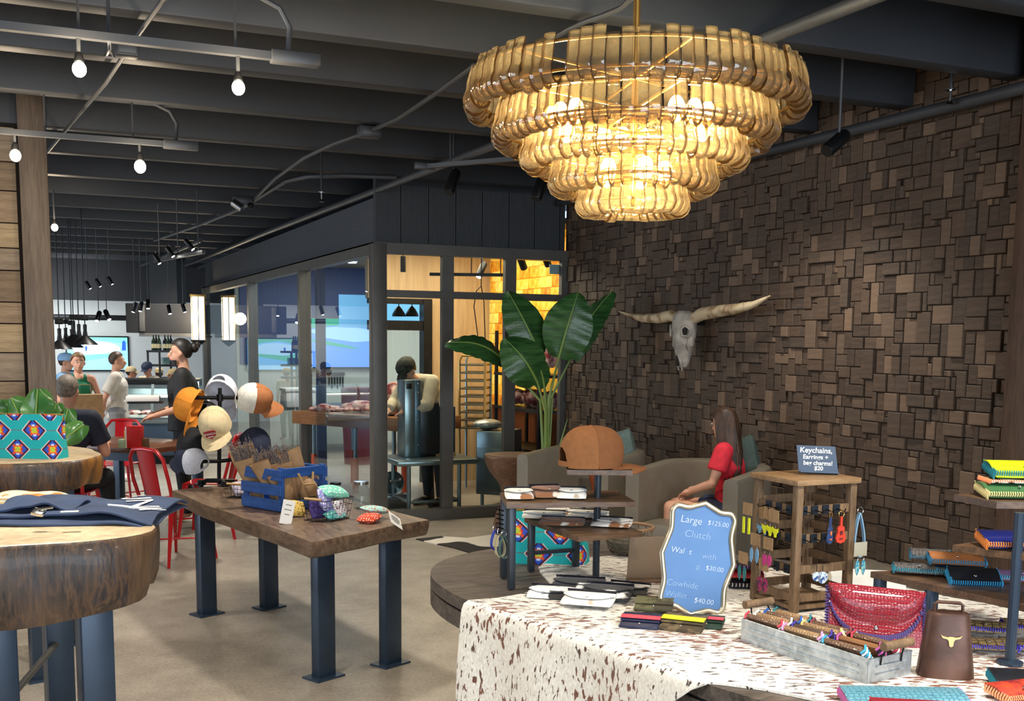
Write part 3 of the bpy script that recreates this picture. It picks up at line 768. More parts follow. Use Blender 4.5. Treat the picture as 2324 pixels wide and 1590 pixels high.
def papbag(label, u, v, lean, tall, wd, stems=True):
    o = CW@V((u*LX, v*WC, .016)); t = thing('lavender_bag', label, 'paper bag', o, group='paper bags of lavender in the crate')
    t.rotation_euler = (R(lean[0]), R(lean[1]), math.atan2(RH.y, RH.x)+R(rl.uniform(-12, 12)))
    def fr(u_, v_):
        a = 2*PI*u_; w_ = wd*(.35+.65*v_); return V((w_/2*math.copysign(abs(math.cos(a))**.6, math.cos(a)), .012*(1+v_)*math.sin(a), tall*v_*(1 if not stems else .78+.22*(math.sin(a) > 0))))
    MB().grid(fr, 20, 8).obj('paper_sleeve', m_kraft, t, 60)
    if stems:
        mb = MB()
        for k in range(46):
            x = rl.uniform(-.42, .42)*wd; y = rl.uniform(-.016, .016); h = tall+rl.uniform(-.03, .05)
            q = V((x*1.1, y*1.6, h)); s0 = V((x*.7, y, tall*.62))
            mb.tube([s0, (s0+q)/2+V((rl.uniform(-.006, .006), 0, 0)), q], [.0013, .0018, .0007], 4)
            for j in range(3):
                f = .66+.11*j; mb.ball(s0+(q-s0)*f+V((rl.uniform(-.003, .003), rl.uniform(-.003, .003), 0)), (.0032, .0032, .008), nu=5, nv=4)
        o2 = mb.obj('lavender_stems', m_lav, t, 60); o2['kind'] = 'stuff'
    return t
papbag('brown paper sleeve bursting with lavender stems, tallest beside the caps', .82, .25, (8, -16), .33, .14)
papbag('brown paper sleeve of lavender stems second from the caps', .6, .45, (10, -12), .29, .15)
papbag('narrow folded brown paper sleeve in the middle of the crate', .36, .28, (14, -20), .26, .11, False)
papbag('brown paper sleeve of lavender stems behind the middle sleeve', .32, .6, (6, -18), .30, .13)
papbag('short brown paper sleeve at the crate corner', .2, .35, (16, -14), .2, .14, False)
papbag('large flat brown paper sleeve standing highest at the back of the crate', .2, .78, (4, -24), .31, .17, False)
for k, (u, v) in enumerate(((.15, .2), (.45, .5), (.12, .7))):
    o = tag(MB().ball((0, 0, 0), (.05, .04, .07)).obj('seed_bag', m_kraft, None, loc=CW@V((u*LX, v*WC, .09))), 'crumpled brown paper bag low inside the blue crate, %s' % ('by its corner', 'in the middle', 'at its far end')[k], 'paper bag')
# ---- wire baskets, sachets, jars, cards
m_wire = mat('black_wire', hx((30, 28, 28)), .4, .6)
m_birch = mat('birch_dowel', hx((206, 166, 112)), .55)
def wire_basket(label, p, rz, a, bb, h, hdl=True):
    t = thing('wire_basket', label, 'basket', p, rz)
    def ring(s_, z): return [(a/2*s_*x, bb/2*s_*y, z) for x, y in ((-1, -1), (0, -1), (1, -1), (1, 0), (1, 1), (0, 1), (-1, 1), (-1, 0))]
    for s_, z, r_ in ((.82, .003, .0018), (.88, h*.35, .0012), (.94, h*.68, .0012), (1, h, .0024)):
        MB().tube(ring(s_, z), r_, 5, True).obj('wire_ring', m_wire, t)
    mb = MB()
    for k in range(9):
        f = k/8*2-1
        for s_ in (-1, 1):
            mb.tube([(a/2*.82*f, s_*bb/2*.82, .003), (a/2*f, s_*bb/2, h)], .0011, 4)
        mb.tube([(a/2*.82*f, -bb/2*.82, .003), (a/2*.82*f, bb/2*.82, .003)], .0011, 4)
    for k in range(7):
        f = k/6*2-1
        for s_ in (-1, 1): mb.tube([(s_*a/2*.82, bb/2*.82*f, .003), (s_*a/2, bb/2*f, h)], .0011, 4)
    mb.obj('wire_grid', m_wire, t)
    if hdl:
        for s_ in (-1, 1): MB().tube([(s_*a/2, -bb*.3, h+.006), (s_*a/2, bb*.3, h+.006)], .006, 10).obj('wooden_grip', m_birch, t)
    return t
rzT = math.atan2(ex.y, ex.x)
pb = gz(742, 1178, ZS); wire_basket('black wire basket of fabric sachets with wooden grips at the slab table corner', pb, rzT+R(8), .22, .17, .11)
pc = gz(545, 1128, ZS); wire_basket('small black wire basket beside the cap rack base', pc, rzT+R(20), .14, .14, .08)
def sachet(label, p, size, rot, col, dots, dsc=70, cat='sachet', grp='fabric sachets'):
    m, nt, b = nodes('sachet_cloth'); vo = nt.nodes.new('ShaderNodeTexVoronoi'); tc = nt.nodes.new('ShaderNodeTexCoord'); vo.inputs['Scale'].default_value = dsc
    lk(nt, tc.outputs['Object'], vo.inputs['Vector']); lk(nt, ramp(nt, vo.outputs['Distance'], [(.0, hx(dots)), (.30, hx(dots)), (.36, hx(col)), (1, hx(col))]), b.inputs['Base Color']); b.inputs['Roughness'].default_value = .85
    a, bb, h = size
    def fn(u, v):
        x, y = u*2-1, v*2-1; z = h/2*(max(0, 1-x**4)*max(0, 1-y**4))**.6; return x, y, z
    mb = MB()
    for s_ in (1, -1):
        mb.grid(lambda u, v: V((a/2*(u*2-1)*(1-.07*(v*2-1)**2), bb/2*(v*2-1)*(1-.07*(u*2-1)**2), s_*fn(u, v)[2]*(1+.12*math.sin(9*u+4*v)))), 12, 12)
    o = mb.obj('sachet', m, None, 60, p); o.rotation_euler = rot
    return tag(o, label, cat, grp)
sachet('yellow patterned sachet leaning outside the wire basket', gz(668, 1172, ZS)+V((0, 0, .045)), (.12, .09, .04), (R(55), R(10), rzT-.3), (226, 190, 96), (120, 86, 40), 90)
sachet('dark purple sachet standing in the wire basket', pb+V((-.05, -.02, .06)), (.11, .1, .04), (R(70), 0, rzT), (62, 44, 110), (96, 80, 150))
sachet('lavender coloured sachet standing in the wire basket', pb+V((.0, .0, .09)), (.14, .13, .04), (R(60), R(20), rzT+.2), (146, 146, 206), (228, 228, 240))
sachet('mint green sachet on top of the wire basket', pb+V((.045, .03, .135)), (.16, .1, .045), (R(24), R(8), rzT-.1), (124, 204, 182), (226, 246, 238))
sachet('white and maroon sachet in the wire basket', pb+V((.06, -.02, .06)), (.1, .09, .035), (R(65), 0, rzT+.3), (224, 220, 224), (96, 36, 60))
sachet('teal sachet lying at the bottom of the wire basket', pb+V((.03, -.04, .028)), (.13, .06, .035), (R(20), 0, rzT), (96, 190, 186), (230, 246, 244))
sachet('red patterned sachet lying on the slab table', gz(838, 1185, ZS)+V((0, 0, .022)), (.12, .1, .04), (0, R(-6), rzT+.3), (204, 66, 34), (246, 220, 200), 100)
sachet('pale teal patterned sachet lying on the red one', gz(850, 1180, ZS)+V((.01, .03, .05)), (.15, .09, .035), (R(4), R(8), rzT-.1), (168, 208, 204), (206, 120, 80), 60)
sachet('pale lilac sachet in the small wire basket', pc+V((0, 0, .05)), (.1, .09, .04), (R(60), 0, rzT), (198, 190, 206), (150, 140, 170))
m_jar = glassm('jar_glass', (.86, .92, .92), 1.5, .02, 0, ((.9, .95, .95), .12))
def jar(label, p, s=1, fill=None):
    t = thing('glass_jar', label, 'jar', p)
    MB().lathe([(.036*s, 0), (.04*s, .006), (.04*s, .085*s), (.03*s, .1*s), (.03*s, .118*s), (.032*s, .12*s)], 20).obj('body', m_jar, t)
    MB().lathe([(.03*s, .112*s), (.034*s, .112*s), (.034*s, .126*s), (.001, .127*s)], 20).obj('lid', m_chrome if fill is None else m_black, t)
    if fill: MB().lathe([(.001, .004), (.036*s, .006), (.036*s, .07*s), (.001, .072*s)], 16).obj('contents', fill, t)
jar('clear glass jar behind the wire basket on the slab table', gz(820, 1152, ZS), 1.15)
jar('dark filled jar behind the blue crate corner', gz(762, 1140, ZS), .9, mat('dark_dried_herbs', hx((50, 30, 34)), .9))
m_card = mat('white_card', hx((232, 230, 224)), .7)
m_ink = mat('grey_ink', hx((120, 116, 112)), .8)
def card(label, p, rot, w_, h_, lines):
    t = thing('price_card', label, 'card', p, rot=rot)
    MB().box((0, 0, h_/2), (w_, .0015, h_)).obj('card', m_card, t, smooth=0)
    for k, wl in enumerate(lines): MB().box((0, -.0012, h_*(.80-.6*k/len(lines))), (w_*wl, .0006, h_*.035)).obj('printed_line', m_ink, t, 0)
card('narrow white card leaning on the blue crate corner', gz(646, 1188, ZS)+V((0, -.01, 0)), (R(-14), R(14), rzT-.6), .06, .12, [.5, .6, .4])
card('white card propped against the teal sachet', gz(898, 1192, ZS)+V((0, -.02, 0)), (R(-50), R(34), rzT-.2), .085, .085, [.5, .75, .7, .75, .6, .7, .4])
# ================================================================ LOG SLICE TABLES
def logmat(name, warm):
    m, nt, b = nodes(name)
    n1 = noise(nt, 4.5, (3.6, 3.6, .5), 6, 'Object', .7, .7); n2 = noise(nt, 30, (2.4, 2.4, .4), 4); n3 = noise(nt, 2.4, (1.6, 1.6, .5), 3)
    c = ramp(nt, n1, [(.3, hx((18, 16, 17))), (.44, hx((40, 32, 28))), (.51, hx((92, 64, 42))), (.56, hx((40, 38, 44))), (.66, hx((30, 25, 24))), (.8, hx(warm))])
    c = mixn(nt, .35, c, ramp(nt, n2, [(.35, hx((34, 27, 25))), (.7, hx((112, 84, 58)))]))
    c = mixn(nt, ramp(nt, n3, [(.52, (0, 0, 0)), (.66, (.7, .7, .7))]), c, hx(warm))
    lk(nt, c, b.inputs['Base Color']); b.inputs['Roughness'].default_value = .48; b.inputs['Coat Weight'].default_value = .08; bump(nt, b, n2, .4, .008); return m
m_top = woodm('log_slice_top', hx((176, 150, 116)), hx((226, 204, 166)), (2, 2, 2), 2.4, .42, .1, coat=.2)
def log_table(label, cen, rad, z1, th, m_side, legs, lh, wob=.025, rungs=()):
    t = thing('log_slice_table', label, 'table', (cen.x, cen.y, 0)); mb = MB(); n = 72
    prof = [(.0, 0, 1), (.975, 0, 1), (.985, -.004, 1), (1, -.014, 0), (1.008, -.25*th, 0), (1.0, -.5*th, 0), (.985, -.8*th, 0), (.955, -th, 0), (0, -th, 0)]
    for r_, dz, m_ in prof:
        for k in range(n):
            a = 2*PI*k/n; rr_ = rad(a)*r_*(1+(wob*math.sin(5*a+1)+wob*.6*math.sin(11*a+dz*9))*(0 if m_ else min(1, -dz*10)))
            mb.v.append((rr_*math.cos(a), rr_*math.sin(a), z1+dz+(.02*math.sin(4*a+1)*(dz/th) if not m_ else 0)))
    for i in range(len(prof)-1):
        for k in range(n): mb.f.append([i*n+k, i*n+(k+1) % n, (i+1)*n+(k+1) % n, (i+1)*n+k][::-1]); mb.m.append(0 if i < 2 else 1)
    mb.obj('table_top', [m_top, m_side], t, 50)
    for x, y in legs:
        o = MB().box((0, 0, lh/2), (.1, .075, lh), ch=.004).obj('leg', m_bluesteel, t, 30, (x-cen.x, y-cen.y, 0)); o.rotation_euler.z = R(14)
        MB().box((0, 0, .005), (.15, .12, .01)).obj('foot_plate', m_bluesteel, o)
    for a, b2 in rungs: MB().tube([V(a)-V((cen.x, cen.y, 0)), V(b2)-V((cen.x, cen.y, 0))], .012, 10).obj('foot_rail', m_steel, t)
    return t
def interp(tab):
    def f(a):
        d = math.degrees(a) % 360; ks = tab+[(tab[0][0]+360, tab[0][1])]
        if d < ks[0][0]: d += 360
        for (d0, r0), (d1, r1) in zip(ks, ks[1:]):
            if d0 <= d <= d1: f_ = (d-d0)/(d1-d0); f_ = f_*f_*(3-2*f_); return r0+(r1-r0)*f_
        return tab[0][1]
    return f
Z1 = 1.07
c1 = V((-.16, 3.86))
def legp(px, D): p = gD(px, 1590, D); return (p.x, p.y)
l1 = [legp(220, 3.42), legp(2, 3.42), legp(137, 4.2), legp(-140, 4.1)]
log_table('thick round log slice table with a folded navy shirt on top', c1, interp([(10, .50), (60, .50), (110, .55), (180, .7), (230, .62), (277, .545), (316, .655), (340, .56)]), Z1, .225, logmat('dark_log_bark', (112, 84, 58)), l1, .9,
          rungs=[((*l1[1], .46), (*l1[2], .46))])
c2 = V((-.16, 5.98))
p2 = gz(97, 1540); l2 = [(p2.x, p2.y), legp(-20, 5.6), (-.4, 6.3), (.15, 6.25)]
log_table('round log slice table with a golden edge under the teal patterned bag', c2, interp([(0, .47), (60, .45), (120, .5), (200, .55), (270, .48), (310, .56), (335, .53)]), Z1, .155, logmat('golden_log_bark', (196, 128, 44)), l2, .96,
          rungs=[((*l2[0], .24), (*l2[1], .24))])
# ================================================================ DISPLAY TABLE
ZD = .75
d_ = lambda px, py, z=ZD: gz(px, py, z)
m_dark = woodm('dark_carved_wood', hx((36, 32, 29)), hx((112, 100, 90)), (.9, 5, 5), 3.2, .5, .35)
cA, cB = d_(1620, 1557), d_(1730, 1590)
k_ = (cB-cA).normalized()
cE = cA+k_*1.75
tp = [(cA.x, cA.y), (1.553, 2.831), (1.452, 3.205), (1.375, 3.5), (1.372, 3.811), (1.44, 4.05), (1.60, 4.24), (1.9, 4.36), (2.35, 4.25), (2.85, 3.72), (3.14, 3.12), (3.36, 2.55), (cE.x, cE.y)]
tp = tp[::-1]
dt = thing('display_table', 'dark carved wooden display table with a rounded end under the spotted cowhide', 'table', (2.3, 3.2, 0))
loc2 = [(x-2.3, y-3.2) for x, y in tp]
cx_ = (sum(x for x, y in loc2)/len(loc2), sum(y for x, y in loc2)/len(loc2))
def shr(f): return [(cx_[0]+(x-cx_[0])*f, cx_[1]+(y-cx_[1])*f) for x, y in loc2]
# finer outline through Catmull-Rom keeps the rounded end smooth
def crom(P, n=4, sharp=(0, 12)):
    out = []; N = len(P)
    for i in range(N):
        p0, p1, p2, p3 = [V(P[(i+q) % N]) for q in (-1, 0, 1, 2)]
        if i in sharp: p0 = p1
        if (i+1) % N in sharp: p3 = p2
        for k in range(n):
            t = k/n; out.append(tuple(.5*((2*p1)+(p2-p0)*t+(2*p0-5*p1+4*p2-p3)*t*t+(3*p1-p0-3*p2+p3)*t**3)))
    return out
MB().prism(crom(shr(1)), ZD-.045, ZD).obj('table_top', m_dark, dt, 30)
MB().prism(crom(shr(.985)), ZD-.055, ZD-.045).obj('groove', m_black, dt, 30)
MB().prism(crom(shr(1.0)), ZD-.115, ZD-.055).obj('lower_band', m_dark, dt, 30)
MB().prism(crom(shr(.45)), 0, ZD-.115).obj('pedestal', m_dark, dt, 30)
# ---- cowhide draped over it
def hide_mat(name, st, thr=.56, rot=0, sc=15):
    m, nt, b = nodes(name)
    tc = nt.nodes.new('ShaderNodeTexCoord'); mp = nt.nodes.new('ShaderNodeMapping'); mp.inputs['Scale'].default_value = st; lk(nt, tc.outputs['Object'], mp.inputs[0])
    n = nt.nodes.new('ShaderNodeTexNoise'); n.inputs['Scale'].default_value = sc; n.inputs['Detail'].default_value = 3; n.inputs['Distortion'].default_value = .25; lk(nt, mp.outputs[0], n.inputs[0])
    n2 = nt.nodes.new('ShaderNodeTexNoise'); n2.inputs['Scale'].default_value = 2.6; n2.inputs['Detail'].default_value = 2; lk(nt, tc.outputs['Object'], n2.inputs[0])
    ad = nt.nodes.new('ShaderNodeMath'); ad.operation = 'MULTIPLY_ADD'; lk(nt, n2.outputs[0], ad.inputs[0]); ad.inputs[1].default_value = .34; lk(nt, n.outputs[0], ad.inputs[2])
    f = ramp(nt, ad.outputs[0], [(thr+.17, (0, 0, 0)), (thr+.2, (1, 1, 1))])
    spot_c = ramp(nt, n2.outputs[0], [(.4, hx((52, 40, 36))), (.6, hx((122, 72, 46)))])
    n3 = nt.nodes.new('ShaderNodeTexNoise'); n3.inputs['Scale'].default_value = 90; lk(nt, mp.outputs[0], n3.inputs[0])
    base = ramp(nt, n3.outputs[0], [(.3, hx((214, 206, 192))), (.7, hx((246, 242, 232)))])
    lk(nt, mixn(nt, f, base, spot_c), b.inputs['Base Color']); b.inputs['Roughness'].default_value = .75; b.inputs['Sheen Weight'].default_value = .25
    bump(nt, b, n3.outputs[0], .2, .003); return m
m_hide = hide_mat('spotted_cowhide', (.8, 2.3, 1), .55, 0, 32); m_hided = hide_mat('spotted_cowhide_fall', (2.0, 2.0, .8), .59, 0, 34)
HR = MX.Rotation(-math.atan2(RH.y, RH.x), 4, 'Z')
HO = V((2.2, 3.1, 0))
hz = ZD+.004
front = [V((1.375-.006, 3.47, hz)), V((1.40, 3.36, hz)), V((1.446, 3.205, hz)), V((1.50, 3.02, hz)), V((1.547, 2.831, hz)), V((1.585, 2.62, hz)), V((cA.x-.004, cA.y+.02, hz))]
near = [d_(1645, 1556), d_(1728, 1567), d_(1831, 1588), d_(1950, 1612), d_(2150, 1640)]
back = [V((3.0, 1.95, 0)), V((3.32, 2.4, 0)), d_(2330, 1389), d_(2160, 1360), d_(2000, 1325), d_(1750, 1285), d_(1560, 1268), d_(1420, 1262), d_(1330, 1268), d_(1250, 1277), d_(1222, 1290), d_(1226, 1301), d_(1248, 1325), d_(1244, 1334), d_(1180, 1352), d_(1130, 1361)]
hp_ = front+near+back
hl = [HR@(V((p.x, p.y, 0))-HO) for p in hp_]
mb = MB(); mb.prism([(p.x, p.y) for p in hl], hz-.003, hz+.004)
ns = 40
def dr_(u, v):
    q = u*(len(front)-1); i = min(int(q), len(front)-2); p = front[i].lerp(front[i+1], q-i)
    t = (front[i+1]-front[i]).normalized(); out = V((t.y, -t.x, 0))
    if out.x > 0: out = -out
    dep = .46*(1-max(0, (u-.42)/.58)**1.5)*(1-.04*math.sin(u*17)) + .012
    s = v*dep; rad = .028
    if s < rad*PI/2: a = s/rad; o = out*(rad*math.sin(a)); z = -rad*(1-math.cos(a))
    else: o = out*(rad+.012*math.sin(u*15+1)*min(1, (s-rad)/.2)+(s-rad)*.04); z = -rad-(s-rad*PI/2)
    p = p+o+V((0, 0, z+.001)); p = HR@(p-HO); return p
mb.sheet(dr_, ns, 22, .006, 1)
ho = mb.obj('cowhide', [m_hide, m_hided], None, 40); ho.location = HO; ho.rotation_euler.z = math.atan2(RH.y, RH.x)
tag(ho, 'cream cowhide with brown speckles draped over the dark display table', 'cowhide')
# ---- helper for shelves whose corners are known
m_gun = mat('gunmetal_tube', hx((50, 57, 64)), .38, .35)
m_shelf = woodm('dark_shelf_wood', hx((62, 46, 35)), hx((118, 90, 66)), (1, 6, 6), 3, .38, .1, coat=.2)
def plank_at(pts, z, th=.018):
    mb = MB(); return mb.prism([(p.x, p.y) for p in pts], z-th, z)
def ccw(pts):
    a = sum(pts[i].x*pts[(i+1) % len(pts)].y-pts[(i+1) % len(pts)].x*pts[i].y for i in range(len(pts)))
    return pts if a > 0 else pts[::-1]
# ---- tiered stand with the tan cap
pole = d_(1352, 1326)
ts = thing('tiered_stand', 'three level dark wood and steel stand holding hide cases and a tan cap', 'display stand', (pole.x, pole.y, ZD+.004))
def loc_(p, r): return p-V((r.location.x, r.location.y, r.location.z))
def sub(t, mbx, name, m, sm=30):
    o = V(t.location); mbx.v = [tuple(V(p)-o) for p in mbx.v]; return mbx.obj(name, m, t, sm)
zt_, zm, zl = 1.19, 1.078, .972
sub(ts, MB().tube([(pole.x, pole.y, ZD+.005), (pole.x, pole.y, zt_-.02)], .013, 12), 'pole', m_gun)
sub(ts, MB().lathe([(.001, 0), (.03, 0), (.03, .008), (.014, .012)], 16, MX.Translation(V((pole.x, pole.y, ZD+.004)))), 'flange', m_gun)
mid = ccw([d_(1150, 1142, zm), d_(1443, 1138, zm), d_(1400, 1112, zm), d_(1135, 1117, zm)])
low = ccw([d_(1190, 1174, zl), d_(1313, 1218, zl), d_(1458, 1206, zl), d_(1360, 1168, zl)])
sub(ts, plank_at(mid, zm), 'shelf', m_shelf, 0); sub(ts, plank_at(low, zl), 'shelf', m_shelf, 0)
c_ = V((pole.x, pole.y, 0)); hx_ = RH*.118; hy_ = FH*.09
sub(ts, plank_at(ccw([c_-hx_-hy_, c_+hx_-hy_, c_+hx_+hy_, c_-hx_+hy_]), zt_), 'shelf', m_shelf, 0)
for px, py, zz in ((1160, 1338, zm), (1143, 1313, zm), (1205, 1297, zl), (1306, 1289, zl)):
    p = d_(px, py); sub(ts, MB().box((p.x, p.y, (ZD+.004+zz-.018)/2), (.024, .024, zz-.018-ZD-.004), ch=.002), 'leg', m_gun)
a, b2 = d_(1205, 1297), d_(1306, 1289); sub(ts, MB().bar((a.x, a.y, ZD+.075), (b2.x, b2.y, ZD+.075), .014), 'rung', m_gun, 0)
lth = (132, 82, 44)
cap('tan leather cap displayed alone on top of the tiered stand', lth, (144, 92, 50), lth, V((pole.x, pole.y, zt_+.001))-RH*.03+V((0, 0, .003)), orient((0, 0, 1), RH*.96+FH*.26), s=1.18, grp='leather cap')
# ---- hide cases
def hidem(name, a, b2, thr=.5):
    return mat(name, hx(a), .7, col2=hx(b2), sc=11, lo=thr-.02, hi=thr+.02, sheen=.2, detail=2)
H_WB = hidem('white_brown_hide', (236, 232, 224), (150, 96, 56), .60); H_W = hidem('white_hide', (238, 236, 230), (190, 170, 150), .66)
H_K = hidem('black_white_hide', (28, 24, 24), (236, 234, 230), .60); H_BR = hidem('brown_hide', (132, 84, 50), (226, 214, 198), .64); H_WK = hidem('white_black_hide', (238, 238, 236), (26, 24, 26), .56)
m_inner = mat('dark_leather_lining', hx((34, 34, 44)), .7)
def case(label, p, rz, m, L_=.165, W_=.075, H_=.026, tilt=6, grp='folded cowhide cases'):
    W_ *= 1.45; p = V(p)+V((0, 0, .006))
    t = thing('glasses_case', label, 'case', p, grp and 0, grp, rot=(R(tilt), 0, rz))
    def body(u, v, top):
        x = (u*2-1); y = (v*2-1); e = max(0, 1-abs(x)**3.2)*max(0, 1-abs(y)**3.2)
        return V((x*L_/2*(1-.05*y*y), y*W_/2*(1-.05*x*x), H_/2*(.75 if top else .35)*e**.5*(1 if top else -1)+H_*.2))
    mb = MB(); mb.grid(lambda u, v: body(u, v, True), 14, 10); mb.grid(lambda u, v: body(1-u, v, False), 14, 10)
    mb.obj('pouch', m, t, 60)
    def flap(u, v):
        x = u*2-1; s = v
        y = W_/2-(W_*.80)*s*(1-.55*abs(x)**3*s); zz = H_*.28+H_*.5*math.sin(min(1, s*1.5+.12)*PI*.5+.2*s)*(1-abs(x)**6*.5)
        return V((x*L_/2*.99, y, zz))
    MB().sheet(flap, 14, 8, .003).obj('flap', m, t, 60)
    MB().sheet(lambda u, v: V(((u*2-1)*L_/2*.95, W_/2*1.0+.003*math.sin(v*PI), H_*(.1+.6*v))), 8, 4, .002).obj('fold', m_inner, t, 60)
    MB().ball((0, -W_*.22, H_*.80), (.005, .005, .003)).obj('snap', m_chrome, t)
    return t
rz0 = math.atan2(RH.y, RH.x)
def on(px, py, z): return gz(px, py, z)
CG = 'folded cowhide cases'
case('white case with a brown corner, first on the middle shelf', on(1178, 1131, zm), rz0+R(4), H_WB, .105, .08, .036)
case('brown and white case in the middle of the middle shelf row', on(1243, 1127, zm), rz0+R(12), H_BR, .12, .09, .04)
case('fluffy white case third on the middle shelf', on(1297, 1130, zm), rz0-R(4), H_W, .11, .08, .036)
case('long white case at the pointed end of the lower shelf', on(1235, 1176, zl), rz0-R(6), H_W, .17, .06, .026)
case('cream case at the back of the lower shelf', on(1285, 1168, zl), rz0-R(4), H_WB, .16, .055, .024)
case('smooth brown case lying across the lower shelf', on(1275, 1192, zl), rz0-R(10), H_BR, .17, .055, .028)
case('white hide case behind the stand pole on the lower shelf', on(1335, 1174, zl), rz0-R(8), H_W, .16, .06, .026)
case('white and tan case at the near tip of the lower shelf', on(1388, 1194, zl), rz0-R(14), H_WB, .15, .07, .028)
zt2 = ZD+.008
case('white case with black end lying flattest on the cowhide', on(1252, 1352, zt2), rz0-R(10), H_WK, .17, .085, .026)
case('black case with a chrome snap behind the white ones', on(1312, 1334, zt2+.012), rz0-R(12), H_K, .19, .085, .03)
case('plain white case lowest in the pile on the cowhide', on(1335, 1368, zt2+.01), rz0-R(16), H_W, .18, .085, .03)
case('black case with a white lower edge in the pile', on(1376, 1350, zt2+.016), rz0-R(18), H_K, .18, .085, .03)
case('black and grey case nearest the chalkboard in the pile', on(1420, 1344, zt2), rz0-R(24), hidem('grey_black_hide', (212, 206, 198), (24, 22, 24), .5), .16, .08, .026)
# ---- teal patterned bags
def aztec(name, s):
    m, nt, b = nodes(name)
    tc = nt.nodes.new('ShaderNodeTexCoord'); sx = nt.nodes.new('ShaderNodeSeparateXYZ'); lk(nt, tc.outputs['Object'], sx.inputs[0])
    def mt(op, a, b2=None, c2=None):
        n = nt.nodes.new('ShaderNodeMath'); n.operation = op
        for k, q in enumerate((a, b2, c2)):
            if q is None: continue
            if isinstance(q, (int, float)): n.inputs[k].default_value = q
            else: lk(nt, q, n.inputs[k])
        return n.outputs[0]
    xy = mt('ADD', sx.outputs[0], mt('MULTIPLY', sx.outputs[1], .8))
    u = mt('DIVIDE', xy, .118*s); v = mt('DIVIDE', sx.outputs[2], .062*s)
    row = mt('FLOOR', v); u2 = mt('ADD', u, mt('MULTIPLY', row, .5))
    fu = mt('ABSOLUTE', mt('SUBTRACT', mt('FRACT', u2), .5)); fv = mt('ABSOLUTE', mt('SUBTRACT', mt('FRACT', v), .5))
    q = mt('MULTIPLY', mt('FLOOR', mt('MULTIPLY', fv, 18)), 1/18)
    d = mt('ADD', mt('MULTIPLY', fu, 2.4), mt('MULTIPLY', q, 1.25))
    tee = hx((22, 172, 176))
    c = ramp(nt, d, [(0, hx((236, 206, 50))), (.12, hx((232, 110, 40))), (.24, hx((206, 44, 44))), (.34, hx((44, 84, 200))), (.58, hx((30, 24, 62))), (.70, hx((160, 34, 48))), (.76, hx((244, 240, 230))), (.82, tee)], 'CONSTANT')
    dg = mt('ABSOLUTE', mt('SUBTRACT', mt('MULTIPLY', fu, 2.4), mt('MULTIPLY', fv, 1.25)))
    cross = mt('MULTIPLY', mt('LESS_THAN', dg, .13), mt('LESS_THAN', d, .58))
    xc = ramp(nt, d, [(0, hx((176, 206, 60))), (.16, hx((240, 180, 40))), (.3, hx((226, 84, 44)))], 'CONSTANT')
    c = mixn(nt, cross, c, xc)
    ball = mt('MULTIPLY', mt('LESS_THAN', fu, .045), mt('MULTIPLY', mt('GREATER_THAN', fv, .2), mt('LESS_THAN', fv, .30)))
    c = mixn(nt, ball, c, hx((214, 220, 240)))
    line = mt('MULTIPLY', mt('LESS_THAN', fv, .03), mt('GREATER_THAN', d, .82))
    c = mixn(nt, mt('MULTIPLY', line, .5), c, hx((120, 50, 60)))
    lk(nt, c, b.inputs['Base Color']); b.inputs['Roughness'].default_value = .8
    n = noise(nt, 160, (1, 1, 1), 2); bump(nt, b, n, .15, .002); return m
m_az = aztec('teal_diamond_weave', 1.45); m_zip = mat('brass_zip', hx((214, 176, 96)), .35, .8)
def bag(label, p, rz, W_, H_, D_, m):
    t = thing('zip_bag', label, 'bag', p, rz)
    def f(u, v):
        a = 2*PI*u; pw = .38; cs, sn = math.cos(a), math.sin(a)
        tp_ = 1-.86*max(0, v-.55)/.45*.75 if v > .55 else 1
        x = W_/2*math.copysign(abs(cs)**pw, cs)*(1-.03*math.sin(v*PI)); y = D_/2*math.copysign(abs(sn)**pw, sn)*(tp_+.06*math.sin(v*PI))
        return V((x+.004*math.sin(7*v+3*a), y, H_*v+.004*math.sin(3*a)*v))
    mb = MB(); mb.grid(f, 40, 16); k = len(mb.v); mb.f.append([i for i in range(40)][::-1]); mb.m.append(0); mb.f.append([k-41+i for i in range(40)]); mb.m.append(0)
    mb.obj('body', m, t, 60)
    MB().bar((-W_/2*.97, 0, H_+.002), (W_/2*.97, 0, H_+.002), .018, .006).obj('zip', m_zip, t, 0)
    MB().box((W_*.5-.002, 0, H_-.012), (.006, .02, .03), ch=.002).obj('zip_tab', m_zip, t)
    return t
p = gz(62, 1040, Z1); bag('teal diamond patterned zip bag on the golden log slice', p+FH*.05, rz0-R(3), .325, .205, .12, m_az)
bag('teal diamond patterned zip bag behind the tiered stand legs', d_(1250, 1283)+FH*.06+V((0, 0, .0)), rz0-R(14), .31, .21, .12, m_az)
# ---- easel card, wire bowl, keychains
m_tanpl = mat('tan_card_back', hx((142, 122, 100)), .6, col2=hx((128, 108, 88)), sc=4)
t = thing('sign_back', 'plain tan back of a small leaning sign beside the chalkboard', 'sign', d_(1462, 1322)+V((0, 0, .008)), rz0+R(6))
MB().box((0, .0, .088), (.135, .008, .176), MX.Rotation(R(10), 4, 'X'), ch=.003).obj('panel', m_tanpl, t); MB().box((0, -.012, .006), (.135, .05, .012), ch=.003).obj('foot', m_shelf, t)
t = thing('wire_bowl', 'round wire bowl with a leather rim at the back of the cowhide table', 'bowl', d_(1424, 1262)+V((0, 0, .008)))
mb = MB()
prof_ = [(.062, .004), (.085, .03), (.098, .075), (.104, .115)]
for k in range(16):
    a = 2*PI*k/16; mb.tube([(r_*math.cos(a+.25*(i % 2)), r_*math.sin(a+.25*(i % 2)), z) for i, (r_, z) in enumerate(prof_)], .0018, 5)
